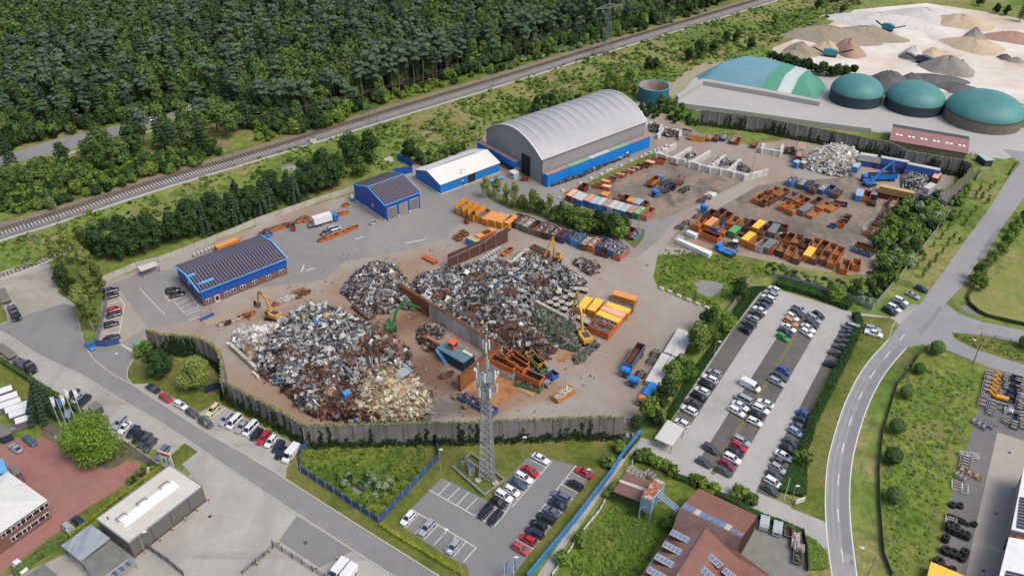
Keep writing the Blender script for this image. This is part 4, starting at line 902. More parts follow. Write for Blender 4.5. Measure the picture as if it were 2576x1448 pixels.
fence('steel_fence','silver steel fence beside the overgrown bank towards the road',gp('@32 1040,225 1235,0 @31 1330,1340 1440,1190 1560,1050 1700,870 1830,690'),2.0,silverf,grey_p,3.5)
fence('pond_fence','thin pale fence between pond bank and car park hedge',gp('@22 2130,300 2220,190 @21 2340,1430 2400,1370'),1.8,silverf,grey_p,3)
netf = paint('dark_mesh_fence',C(70,76,84),.7)
fence('mesh_fence','dark mesh fence along the grass plot beside the curving road',gp('@32 1605,600 1500,710 1420,850 1300,980 1170,1400 @33 1150,0 1110,400 1115,700 1145,1100 1160,1250 1240,1448'),1.3,netf,dgrey,3,.05)
fence('mesh_fence','dark fence round the hay field beside the side road',smooth(gp('@32 2060,10 1985,140 2150,280 2350,330 2600,385'),1),1.2,leafmat('fence_ivy',C(36,50,34),C(60,72,50)),dgrey,3,.5)
fence('site_gate','dark sliding steel gate in the lower left lot',gp('@13 170,1140 570,1400 700,1480'),1.7,dgrey,black_p,3,solid=False,rails=3)
fence('site_fence','grey panel fence standing beside the grey building',gp('@03 1465,1160 1700,1320 1850,1448'),1.9,paint('grey_mesh',C(126,128,136),.6),dgrey,2.5)
fence('site_fence','low rail fence at the bottom edge of the lot',gp('@13 0,1330 170,1170 @03 2440,1430 2576,1310'),1.1,grey_p,dgrey,2.5,solid=False,rails=2)
fence('car_park_rail','grey kerb wall between red paving and the parked cars',gp('@03 1235,100 1620,360'),1.3,kerb_m,dgrey,3,.15)
fence('car_park_rail','grey low wall behind the black cars near the flagpoles',gp('@02 640,1100 790,1240 880,1310'),1.3,kerb_m,dgrey,3,.15)
fence('white_path_fence','line of white slabs edging the garden path',gp('@23 940,690 880,800 740,970 625,1130 540,1260 400,1448'),.9,white_p,dgrey,2.2,.1)
fence('white_path_fence','short white slab fence by the path at the hedge',gp('@23 1235,250 1200,340'),.9,white_p,dgrey,2.2,.1)
fence('guard_fence','wire fence bordering the scrap trucks at the lower right',gp('@33 345,1010 385,1200 395,1400'),1.5,leafmat('fence_ivy',C(36,50,34),C(60,72,50)),dgrey,2.5,.2)
fence('field_fence','short wooden fence by the road at the upper right',gp('@31 2430,320 2515,190'),1.6,tan_w,dgrey,2.5,.1)
fence('island_fence','thin wire fence along the traffic island',gp('@32 2140,485 2280,510 2430,550 2576,585'),1.2,netf,dgrey,3,solid=False,rails=2)
fence('back_yard_screen','faded grey fence beyond the end of the boundary wall',gp('@31 2090,370 2170,270'),2.0,silverf,grey_p,2.5)
# concrete dividing wall with rusty coping in the scrapyard
rust_face = ground_mat('rust_stained_wall',[C(124,72,44),C(150,96,60),C(104,64,44)],.12,.6,.25)
conc_face = ground_mat('old_concrete',[C(186,182,172),C(198,194,186),C(160,146,128)],.1,.5,.12,[streaks(.8,(1,1,.06),C(140,120,98),.55,.7,.6)])
DH = 5.2
dl = gp('@12 1440,-40 2440,575',DH); dl2 = gp('@12 2440,575 2040,893',DH)
def divider(label,line,matf,h,capm,rustfrac=0):
 o = line[0]; r = thing('dividing_wall',label,'wall',o); a,b = Vector((0,0)),rel(line[1],o)
 m_ = a.lerp(b,rustfrac)
 if rustfrac: MB().bar((a[0],a[1],h/2),(m_[0],m_[1],h/2),.9,h).build('rusty_section',rust_face,r)
 MB().bar((m_[0],m_[1],h/2),(b[0],b[1],h/2),.9,h).build('panels',matf,r)
 MB().bar((a[0],a[1],h+.12),(b[0],b[1],h+.12),1.0,.22).build('coping',capm,r)
 return r
divider('long diagonal concrete wall dividing the scrap heaps, with rusty coping',dl,conc_face,DH,rusty,.33)
divider('rusty wall stub running from the corner towards the blue skip',dl2,rust_face,DH,rusty)
divider('low concrete retaining wall along the foot of the biggest scrap heap',gp('@02 2320,560 @12 0,700',1.2) if False else gp('@02 2318,565 2576,800',1.2),conc_face,1.2,conc_face)
# lego-block bays
blockm = ground_mat('white_concrete_blocks',[C(190,188,182),C(208,206,200),C(172,168,160)],.3,1.5,.15)
bay = pts('@21 1460,75 1570,130 1690,150 1790,170 1870,160 1960,220 2080,190 2130,235 2260,270 2360,300 2420,290')
def blockwall(label,s,h=2.6,th=.9):
 L = gp(s,h) ; L = resample(L,1.6); o = L[0]; r = thing('block_wall',label,'block wall',o)
 for k in range(3):
  mb = MB()
  for i,(a,b) in enumerate(zip(L,L[1:])):
   z = (k+.5)*h/3; dd = (b-a).normalized()*.02
   if k == 2 and R.random() < .04: continue
   mb.bar((a[0]-o[0]+dd[0],a[1]-o[1]+dd[1],z),(b[0]-o[0]-dd[0],b[1]-o[1]-dd[1],z),th*R.uniform(.94,1.04),h/3-.03)
  mb.build('block_course',blockm,r)
 mb = MB()
 for a in L[::3]: mb.box((a[0]-o[0],a[1]-o[1],h/2),(th+.5,th+.5,h*.98),R.random())
 mb.build('buttress_blocks',blockm,r); return r
blockwall('stepped white block wall along the front of the empty bays','@21 1455,85 1600,130 1700,150 1790,172 1960,222 2110,250 2240,278 2350,306 2400,302 2480,278 2576,250')
for i,s in enumerate(('@21 1470,80 1650,-10','@21 1640,125 1805,28','@21 1820,168 1995,65','@21 1990,218 2150,106','@21 2180,255 2300,150')):
 blockwall('%s white block partition of the bays, counted from the hall' % ORD[i],s)
blockwall('grey block bay near the white scrap heap, front side','@20 2530,1448 @31 -60,40 130,70 @31 130,70 150,0')
blockwall('white block bay with netting beside the arched hall','@20 1330,1250 1370,1225 1500,1255 1490,1310',2.2)
blockwall('white block bay holding brown and white scrap behind the hall','@20 1470,1350 1530,1275 1700,1310 1690,1370',2.2)
# ------------------------------------------------------------------ cars
CC = {'w': ('white',C(226,228,230)),'s': ('silver',C(168,174,180)),'dg': ('dark grey',C(78,80,84)),'bk': ('black',C(28,28,32)),'navy': ('navy blue',C(34,42,66)),
      'blue': ('bright blue',C(56,84,160)),'red': ('red',C(182,28,44)),'red2': ('faded red',C(180,66,66)),'magenta': ('dark magenta',C(134,34,70)),'orange': ('orange and white',C(210,140,84)),'green': ('green',C(40,150,50)),
      'teal': ('petrol blue',C(66,96,118)),'gb': ('grey blue',C(106,116,136)),'yellow': ('pale yellow',C(214,204,150)),'brown': ('brown',C(92,84,84)),'sky': ('light blue',C(140,168,190)),'cyan': ('electric blue',C(30,120,200))}
tyre_m = paint('tyre_rubber',C(30,30,30),.85); alloy_m = paint('alloy',C(150,152,154),.35,.6,.1); lamp_m = paint('headlight_lens',C(216,220,224),.15,.2,0); tail_m = paint('tail_lens',C(140,24,24),.3,0,0)
def carpaint(k):
 m = paint('car_paint_'+CC[k][0].replace(' ','_'),CC[k][1],.3,.15 if k in ('s','dg','gb','teal') else 0,.06,coat=.6); return m
CARGEO = {}
def cargeo(t):
 if t in CARGEO: return CARGEO[t]
 L,Wd,Hh,hood,belt,b0,b1,t0,t1 = {'hatch': (4.15,1.78,1.5,.86,.96,-2.0,1.0,-1.6,.2),'saloon': (4.7,1.82,1.44,.84,.93,-1.75,1.05,-1.05,.2),'estate': (4.7,1.82,1.5,.86,.95,-2.25,1.05,-1.95,.2),'suv': (4.55,1.88,1.7,1.0,1.08,-2.15,1.1,-1.85,.35),
  'coupe': (4.4,1.8,1.32,.82,.9,-1.7,.9,-.8,.05),'van': (5.6,2.0,2.3,1.15,1.35,1.0,2.3,.95,1.55),'minibus': (5.0,1.95,1.95,1.05,1.15,-2.35,1.85,-2.25,1.1),'pickup': (5.2,1.88,1.78,1.02,1.1,-.9,1.3,-.75,.55)}[t]
 h = L/2; w = Wd/2; b = MB()
 def ring(x,wf,zb,zt): q = w*wf; return [(x,-q*.92,zb),(x,-q,zb+.18),(x,-q,zt-.14),(x,-q*.86,zt),(x,q*.86,zt),(x,q,zt-.14),(x,q,zb+.18),(x,q*.92,zb)]
 if t == 'van':
  st = [(-h,.97,.32,2.2),(-h+.08,1,.25,Hh),(.9,1,.22,Hh),(1.25,.98,.22,2.12),(1.95,.95,.22,1.35),(2.45,.93,.22,1.1),(h-.05,.85,.26,.85),(h,.76,.34,.66)]
 else:
  rz_ = belt if t in ('hatch','estate','suv','minibus') else belt-.03
  st = [(-h,.8,.36,rz_-.2),(-h+.12,.94,.26,rz_-.02),(-h+.7,1,.2,rz_),(-.2,1,.2,belt),(b1-.15,1,.2,hood+.03),(h-.55,.96,.2,hood-.05),(h-.12,.86,.24,hood-.17),(h,.74,.32,hood-.32)]
 if t == 'pickup': st[1:4] = [(-h+.1,.96,.26,.98),(-h+.14,.98,.26,1.0),(-1.0,1,.2,1.0),(-.95,1,.2,belt)]
 b.loft([ring(*s) for s in st])
 g = MB()
 if t == 'van':
  g.add([(1.3,-w*.8,2.08),(1.3,w*.8,2.08),(2.0,w*.86,1.36),(2.0,-w*.86,1.36)],[(3,2,1,0),(0,1,2,3)]); g.v = [(x+.04,y,z+.03) for x,y,z in g.v]
  for s in (-1,1): g.box((1.25,s*w*.985,1.6),(.9,.05,.5))
 else:
  e = [(b0,-w*.86,belt-.03),(b1,-w*.84,belt-.06),(b1,w*.84,belt-.06),(b0,w*.86,belt-.03),(t0,-w*.68,Hh-.03),(t1,-w*.66,Hh-.03),(t1,w*.66,Hh-.03),(t0,w*.68,Hh-.03)]
  g.add(e,[(4,5,6,7),(0,1,5,4),(1,2,6,5),(2,3,7,6),(3,0,4,7)])
  b.add([(t0-.06,-w*.7,Hh-.02),(t1+.08,-w*.67,Hh-.05),(t1+.08,w*.67,Hh-.05),(t0-.06,w*.7,Hh-.02),(t0+.1,-w*.58,Hh+.04),(t1-.1,-w*.56,Hh+.03),(t1-.1,w*.56,Hh+.03),(t0+.1,w*.58,Hh+.04)],[(4,5,6,7),(0,1,5,4),(1,2,6,5),(2,3,7,6),(3,0,4,7)])
  for s in (-1,1):     # pillars
   for xb,xt in ((b0,t0),((b0+b1)/2-.1,(t0+t1)/2),(b1,t1)): b.bar((xb,s*w*.865,belt-.02),(xt,s*w*.69,Hh-.02),.09,.07)
  if t == 'orange': pass
 CARGEO[t] = (b.mesh('car_body',carpaint('w'),False),g.mesh('window_glass',glass_d),L,w,hood)
 me = CARGEO[t][0]; me.polygons.foreach_set('use_smooth',[False]*len(me.polygons))
 return CARGEO[t]
wm_ = MB().tube((0,-.11,0),(0,.11,0),.33,n=12,mi=0); wm_.tube((0,-.12,0),(0,.12,0),.2,n=8,mi=1); WHEEL = wm_.mesh('wheel',[tyre_m,alloy_m])
HEADL = MB().box((0,0,0),(.16,.34,.14)).mesh('headlight',lamp_m); TAILL = MB().box((0,0,0),(.08,.26,.2)).mesh('tail_light',tail_m); PLATE = MB().box((0,0,0),(.05,.5,.12)).mesh('number_plate',white_p)
MIRR = MB().box((0,0,0),(.12,.2,.14)).mesh('mirror',black_p)
CARNAME = {'hatch': 'hatchback','saloon': 'saloon','estate': 'estate car','suv': 'SUV','coupe': 'coupe','van': 'van','minibus': 'minibus','pickup': 'pickup'}
def car(p,an,t,k,label,group=None,cat=None):
 bm_,gm,L,w,hood = cargeo(t)
 r = thing('parked_car' if t not in ('van','minibus','pickup') else 'parked_'+t,label,cat or ('car' if t not in ('van','minibus','pickup') else t),(p[0],p[1],.02),an,group)
 link('body',bm_,r,omat=carpaint(k)); link('window_glass',gm,r)
 for x in (-L*.29,L*.31):
  for s in (-1,1): link('wheel',WHEEL,r,(x,s*(w-.1),.33))
 for s in (-1,1):
  link('headlight',HEADL,r,(L/2-.12,s*w*.62,hood-.3)); link('tail_light',TAILL,r,(-L/2+.01,s*w*.68,hood-.1)); link('mirror',MIRR,r,(L*.19 if t != 'van' else 1.7,s*(w+.08),hood+.14))
 return r
def carrow(where,group,dirpx,items,flip=0,at=None,zc=.7,order='from the top end'):
 # items: '@tile u,v:type:colour[:f]' ; dirpx: (point, dx, dy) pixel direction of the long axis
 pp = pts(dirpx[0])[0]; an0 = heading(pp,dirpx[1],dirpx[2])
 n = 0; cur = '@D'; used = {}
 for it in items.split():
  if it[0] == '@': cur = it; continue
  a,t,k,*f = it.split(':'); p = G(pts(cur+' '+a)[0],zc); n += 1
  an = an0+(PI if (flip ^ (1 if 'f' in f else 0)) else 0)+R.uniform(-.03,.03)
  lab = '%s %s, %s of %s' % (CC[k][0],CARNAME[t],ORD[n-1],where)
  car(p,an,t,k,lab,group)
def cars_at(group,items):
 for s,dx,dy,t,k,lab in items:
  p = pts(s)[0]; car(G(p,.7),heading(p,dx,dy),t,k,lab,group)
GC = 'cars parked on the gravel car park'
carrow('the upper left row, gravel car park, from top',GC,('@z4 345,345',100,58),'@z4 540,68:hatch:w 508,112:estate:s 485,150:estate:w 460,185:suv:dg 432,218:hatch:teal 402,262:saloon:w 378,297:estate:dg 345,345:hatch:s 303,397:estate:dg 267,452:hatch:bk',1)
carrow('the lower left row, gravel car park, from top',GC,('@22 1910,1030',140,72),'@22 2037,850:hatch:s 1990,907:estate:w 1960,962:saloon:bk 1910,1030:hatch:w 1878,1087:saloon:bk 1822,1158:estate:dg 1780,1227:suv:w 1707,1352:hatch:w',1)
carrow('the top cluster left of the mossy strip',GC,('@z4 715,328',130,72),'@z4 785,255:estate:s 760,290:estate:dg 715,328:hatch:w 700,377:estate:orange 680,430:saloon:w 647,470:saloon:navy 625,520:hatch:green')
carrow('the top cluster right of the mossy strip',GC,('@z4 922,345',120,72),'@z4 958,312:hatch:bk 922,345:estate:s 898,390:estate:dg 862,432:saloon:w 845,478:hatch:w')
carrow('the middle group on the central strip, from top',GC,('@z4 598,890',130,60),'@z4 635,835:hatch:blue 598,890:estate:dg 568,940:estate:s')
carrow('the lower middle group left of the mossy strip, from top',GC,('@z4 225,1165',145,78),'@z4 318,982:van:w 250,1105:minibus:s:f 225,1165:saloon:w 190,1218:estate:w')
carrow('the lower middle group right of the mossy strip, from top',GC,('@z4 415,1198',145,64),'@z4 458,1140:saloon:w:f 415,1198:suv:w 375,1245:hatch:bk 357,1315:hatch:w')
carrow('the upper hedge row, gravel car park, from top',GC,('@z4 1172,610',145,50),'@z4 1265,425:minibus:s 1235,475:hatch:dg 1235,515:saloon:brown 1195,562:estate:dg 1172,610:estate:brown 1130,672:saloon:dg 1085,780:suv:bk',1)
carrow('the lower hedge row, gravel car park, from top',GC,('@z4 808,1308',140,78),'@z4 833,1250:saloon:blue 808,1308:saloon:navy 783,1368:saloon:brown 745,1412:hatch:sky @33 235,108:saloon:dg 203,162:hatch:bk 163,237:saloon:w 125,302:saloon:brown 103,362:hatch:s 77,435:estate:dg 55,508:suv:w 30,580:saloon:dg')
carrow('the bottom centre group, gravel car park, from top',GC,('@23 2245,198',150,78),'@23 2315,87:estate:s 2285,142:hatch:red 2245,200:hatch:bk 2215,265:suv:w 2168,325:hatch:magenta 2133,392:hatch:dg 2005,168:suv:dg 1935,305:hatch:dg',0)
GS = 'cars in the small asphalt car park'
carrow('the upper row by the mast, small car park, from top',GS,('@23 190,390',150,80),'@23 288,262:saloon:w 188,390:saloon:red 120,455:estate:w 62,515:saloon:teal 0,588:hatch:w @13 2495,642:suv:w 2440,705:hatch:bk')
carrow('the pair beside the mast fence, small car park, from left',GS,('@13 2305,795',-120,135),'@13 2308,795:suv:bk 2405,855:estate:bk')
carrow('the lower left bays, small car park, from left',GS,('@13 1528,865',-120,130),'@13 1528,862:hatch:w 1718,958:estate:s 1988,1152:hatch:s')
carrow('the blue barrier row, small car park, from top',GS,('@23 458,718',150,80),'@23 725,405:saloon:red 632,528:hatch:bk 490,640:estate:gb 456,718:saloon:navy 402,795:coupe:gb 338,862:estate:bk 265,928:hatch:bk 225,1005:estate:navy 158,1075:hatch:red 88,1170:hatch:red2:f',1)
GR = 'cars parked along the street'
carrow('the line parked along the street kerb, from top left',GR,('@02 1670,1100',120,68),'@02 1542,1008:saloon:navy 1670,1102:hatch:red 1818,1175:hatch:w 1937,1257:hatch:dg 2070,1352:suv:dg')
carrow('the bays along the overgrown wall, from top left',GR,('@02 2272,1320',-110,110),'@02 2142,1222:estate:yellow 2272,1318:estate:s 2358,1345:minibus:w 2438,1388:saloon:s 2520,1412:minibus:w @13 5,20:hatch:bk 80,58:suv:red 150,90:hatch:w 224,142:hatch:navy 258,205:coupe:bk 352,222:van:w')
carrow('the row between green tree and street, from left','cars beside the red paved yard',('@z3 1505,530',-130,130),'@z3 1350,432:estate:s 1405,485:coupe:w 1505,532:hatch:navy 1570,590:hatch:bk 1635,627:estate:dg 1690,682:estate:dg 1830,770:estate:gb')
carrow('the three beside the hedge near the flagpoles, from left','cars beside the hedge near the flagpoles',('@02 770,1105',-120,110),'@02 722,1070:saloon:bk 772,1108:saloon:s 838,1135:estate:bk')
carrow('the fenced bays left of the yard entrance, from top','cars in the bays left of the yard entrance',('@02 1150,250',130,-38),'@02 1115,22:estate:navy 1115,78:saloon:bk 1150,212:hatch:red 1148,262:saloon:navy 1118,362:hatch:bk 1122,500:saloon:bk')
carrow('the pair parked beside the blue office, from left','cars beside the office',('@02 1740,22',120,-28),'@02 1738,25:suv:bk 1782,62:saloon:bk')
carrow('the group on the roadside grass, from left','cars on the roadside verge',('@32 1265,200',120,55),'@32 1225,232:suv:bk 1265,200:suv:w 1310,160:pickup:dg 1337,125:estate:w 1460,70:coupe:s 1545,8:hatch:navy')
cars_at(None,[('@32 1055,405',130,28,'estate','s','silver estate car on the grass triangle, behind a white pickup'),('@32 1062,455',140,40,'pickup','w','white pickup parked on the grass triangle near the road'),
 ('@02 905,575',70,70,'coupe','cyan','small electric blue car with black roof beside the birch trees'),('@z3 175,715',-110,-78,'coupe','s','silver coupe on the red paving by the dark blue container'),('@z3 335,632',110,78,'saloon','teal','dark saloon on the red paving near the concrete planter'),
 ('@03 785,890',-110,-90,'hatch','navy','dark hatchback on the grass strip behind the grey building'),('@03 695,970',110,90,'hatch','s','silver hatchback on the grass strip next to a dark hatchback'),('@03 200,1350',90,90,'hatch','w','white hatchback alone beside the hedge at the bottom left corner'),
 ('@13 825,1400',-120,150,'van','w','white van cut by the bottom edge, left of two'),('@13 915,1455',-120,150,'van','w','white van cut by the bottom edge, right of two'),
 ('@11 788,852',140,-45,'minibus','s','silver white-roofed minibus next to rusty bins by the workshop'),('@11 700,890',-100,40,'hatch','dg','wrecked dark grey car beside the silver minibus'),
 ('@00 895,1400',100,-28,'coupe','bk','black car driving on the highway behind the trees'),('@00 1405,1192',90,-25,'van','w','white van on the highway half hidden by trees'),('@00 1548,1195',90,-25,'hatch','w','white car on the highway beyond the shaded trees')])
car(G(pts('@02 2195,1280')[0],.6),heading(pts('@02 2195,1280')[0],-90,90),'hatch','w','small pale trailer-like car between yellow car and silver estate',GR) if False else None
# ------------------------------------------------------------------ trucks
CABC = {'blue': paint('truck_blue',C(36,132,214),.4,0,.12),'black': paint('truck_black',C(34,38,48),.35,0,.1),'orange': paint('truck_orange',C(220,128,66),.45,0,.12)}
twm = MB().tube((0,-.16,0),(0,.16,0),.5,n=12,mi=0); twm.tube((0,-.17,0),(0,.17,0),.27,n=8,mi=1); TWHEEL = twm.mesh('wheel',[tyre_m,alloy_m])
def cab(parent,col,x,hc=2.9,sleeper=False):
 m = CABC[col]; b = MB(); L = 2.2 if sleeper else 1.8
 b.loft([[(x-L,-1.22,.8),(x-L,-1.22,hc),(x-L,1.22,hc),(x-L,1.22,.8)],[(x-.25,-1.24,.55),(x-.35,-1.2,hc-.05),(x-.35,1.2,hc-.05),(x-.25,1.24,.55)],[(x,-1.2,.5),(x-.12,-1.14,hc-.75),(x-.12,1.14,hc-.75),(x,1.2,.5)]])
 if sleeper: b.loft([[(x-L,-1.0,hc),(x-L,-.9,hc+.7),(x-L,.9,hc+.7),(x-L,1.0,hc)],[(x-.5,-1.0,hc),(x-1.0,-.85,hc+.5),(x-1.0,.85,hc+.5),(x-.5,1.0,hc)]])
 c = b.build('cab',m,parent)
 MB().box((x-.07,0,hc-1.15),(.14,2.1,.85)).build('windscreen',glass_d,c)
 for s in (-1,1): MB().box((x-.8,s*1.22,hc-.95),(.8,.08,.65)).build('side_window',glass_d,c); MB().box((x-.02,s*.85,.95),(.1,.4,.2)).build('headlight',lamp_m,c); MB().box((x+.02,s*1.35,hc-.8),(.12,.2,.5)).build('mirror',black_p,c)
 MB().box((x+.02,0,.75),(.1,1.3,.55)).build('grille',black_p,c)
 return c
def wheels(parent,xs,w=1.08,z=.5):
 for x in xs:
  for s in (-1,1): link('wheel',TWHEEL,parent,(x,s*w,z))
def truck(s,dx,dy,L,col,label,body=None,sleeper=False,z=1.2,name='truck',bodym=None,bh=1.6):
 p = pts(s)[0]; r = thing(name,label,'truck',G(p,z),heading(p,dx,dy)); h = L/2
 cab(r,col,h,3.0 if sleeper else 2.8,sleeper)
 mb = MB();
 for sd in (-.45,.45): mb.box((-.8,sd,.85),(L-1.6,.16,.28))
 for x in (-h+.4,-h*.4,0): mb.box((x,0,.85),(.2,1.1,.2))
 mb.build('chassis',dgrey,r); wheels(r,[h-1.2,-h+1.0,-h+2.35] if L > 7 else [h-1.2,-h+1.1])
 mb = MB();
 for sd in (-1,1): mb.tube((h-3.0,sd*.95,.7),(h-2.1,sd*.95,.7),.3,n=8)
 mb.build('fuel_tank',grey_p,r)
 x0,x1 = -h-.1,h-2.4
 if body == 'box': MB().box(((x0+x1)/2,0,2.3),(x1-x0,2.5,2.5)).build('box_body',bodym or white_p,r); MB().box((x0-1.0,0,1.05),(2.0,2.3,.12)).build('tail_lift',grey_p,r)
 elif body == 'tipper':
  tub(r,x0,x1,1.15,bh,bodym,inner=ground_mat('rust',[]) if False else rusty)
 elif body == 'tarp': MB().loft([[(x,-1.2,1.1),(x,-1.22,2.2),(x,-.8,2.75),(x,.8,2.75),(x,1.22,2.2),(x,1.2,1.1)] for x in (x0,x1)]).build('covered_body',bodym,r,)
 elif body == 'skip': # skip loader arms
  mb = MB()
  for sd in (-1,1): mb.bar((x0+.6,sd*1.05,1.2),(x0-.2,sd*1.05,2.9),.22,.3); mb.bar((x0-.2,sd*1.05,2.9),(x1-1,sd*1.05,2.1),.2,.26); mb.bar((x1-.6,sd*1.1,1.2),(x0+.5,sd*1.1,1.3),.2,.3)
  mb.box((0,0,1.1),(L*.6,2.2,.15)); mb.build('skip_arms',bodym or CABC['blue'],r)
 elif body == 'carrier':
  mb = MB(); mb.bar((x0,.8,1.2),(x1+.6,.8,3.3),.12,.2); mb.bar((x0,-.8,1.2),(x1+.6,-.8,3.3),.12,.2); mb.box(((x0+x1)/2,0,1.15),(x1-x0,2.2,.14)); mb.bar((x1+.6,-.9,3.3),(x1+.6,.9,3.3),.14); mb.build('transporter_frame',paint('carrier_violet',C(104,90,106),.5),r); MB().box((h-1.6,0,3.35),(2.6,2.0,.1)).build('upper_deck',paint('carrier_glass',C(84,96,110),.2),r)
 return r
def tub(parent,x0,x1,z0,hh,m,inner=None,w=1.22,th=.08,name='tub'):
 mb = MB(); xc,lx = (x0+x1)/2,x1-x0
 mb.box((xc,0,z0+.06),(lx,2*w,.12))
 for sd in (-1,1): mb.box((xc,sd*(w-th/2),z0+hh/2+.06),(lx,th,hh-.1))
 for x in (x0+th/2,x1-th/2): mb.box((x,0,z0+hh/2+.055),(th,2*w-2*th-.004,hh-.11))
 o = mb.build(name,m,parent); q = MB(); e = th+.012
 q.box((xc,0,z0+.13),(lx-2*e,2*w-2*e,.02))
 for sd in (-1,1): q.box((xc,sd*(w-e),z0+hh/2+.03),(lx-2*e,.02,hh-.2))
 for x in (x0+e,x1-e): q.box((x,0,z0+hh/2+.03),(.02,2*w-2*e-.02,hh-.2))
 q.build('lining',inner or rusty,parent); rb_ = MB(); n = int(lx/1.1)
 for k in range(n+1):
  for sd in (-1,1): rb_.box((x0+.05+(lx-.1)*k/n,sd*(w+.03),z0+hh/2+.05),(.09,.07,hh-.16))
 rb_.box((xc,-w,z0+hh+.05),(lx+.1,.14,.1)); rb_.box((xc,w,z0+hh+.05),(lx+.1,.14,.1)); rb_.build('side_ribs',m,parent)
 return o
truck('@11 700,755',170,-50,9.0,'blue','blue-cabbed truck with white box body and lowered tail lift','box',name='box_truck',z=1.6)
truck('@22 1215,720',-150,230,12.6,'blue','blue truck with long open rusty tipping body near the pipe stacks','tipper',name='tipper_truck',bodym=paint('tipper_blue_grey',C(92,116,150),.5),bh=2.2,z=2.0)
truck('@22 1265,890',-150,200,7.6,'blue','blue truck with bare white chassis beside the long tipper',name='chassis_truck')
truck('@22 1360,1070',-120,190,7.8,'orange','orange-cabbed truck with rounded light blue body, nearest the hedge trees','tarp',name='covered_truck',bodym=CABC['blue'],z=1.5)
truck('@21 1440,365',120,-80,8.0,'blue','blue truck carrying an orange open container on the dirt yard','tipper',name='tipper_truck',bodym=paint('container_orange',C(206,112,52),.6),z=1.8)
truck('@21 1500,475',-130,55,8.5,'blue','blue truck with empty frame parked nose-left on the dirt yard','skip',name='hook_truck',bodym=dgrey)
truck('@21 1655,400',-120,90,8.5,'black','grimy dark truck chassis beside the blue truck on the dirt yard','skip',name='hook_truck',bodym=rusty)
truck('@21 1895,690',120,-120,8.5,'blue','blue truck facing away at the crossing, with bare chassis',name='hook_truck')
truck('@21 2150,1075',-190,-90,7.6,'blue','blue skip loader with white roof parked above the pond bank','skip',name='skip_loader',z=1.2)
truck('@31 1120,325',-300,10,13.5,'blue','bright blue articulated truck with long blue tipping trailer','tipper',name='tipper_truck',bodym=paint('bright_blue',C(30,116,210),.45),z=2.0,bh=2.0)
truck('@02 140,240',60,130,8.5,'black','black car transporter truck in the pale gravel lot','carrier',sleeper=True,name='car_transporter')
truck('@02 245,775',130,90,9.0,'black','black car transporter truck parked along the hedge','carrier',sleeper=True,name='car_transporter')
truck('@00 1900,1085',100,-28,9.5,'black','white box truck on the highway among the trees','box',name='box_truck',z=2.0)
def trailer(s,dx,dy,L,label,cat='trailer',deck=None,z=.9,wh=True,frame=dgrey):
 p = pts(s)[0]; r = thing('flat_trailer' if deck else 'trailer_chassis',label,cat,G(p,z),heading(p,dx,dy)); mb = MB()
 for sd in (-.5,.5): mb.box((0,sd,.95),(L,.18,.3))
 for k in range(5): mb.box((-L/2+.2+(L-.4)*k/4,0,.95),(.2,2.0,.22))
 mb.bar((L/2,0,.9),(L/2+1.3,0,.8),.15); mb.build('frame',frame,r); wheels(r,[-L/2+1.2,-L/2+2.4,L/2-1.4])
 if deck: MB().box((0,0,1.2),(L,2.45,.16)).build('deck',deck,r)
 return r
deckm = ground_mat('worn_deck',[C(112,110,102),C(130,128,118)],.3,1,.2)
trailer('@02 40,80',60,110,8.5,'grey flatbed trailer behind the black transporter in the gravel lot',deck=deckm)
trailer('@02 60,640',120,90,8.5,'grey flatbed trailer on the street, left edge, behind the transporter',deck=deckm)
trailer('@21 1550,385',110,-70,5.8,'empty dark container trailer between the blue trucks and rust trailer')
trailer('@21 1735,450',110,-60,6.0,'empty dark container trailer, rightmost on the dirt yard')
trailer('@21 1935,550',150,-80,7.5,'dark trailer chassis beside a white heap at the lane edge')
trailer('@21 1720,810',140,-90,7.5,'long bare trailer chassis at the crossing, lower one')
trailer('@22 1420,690',-90,170,7.0,'bare brown trailer chassis between the tipper and the pipe stacks')
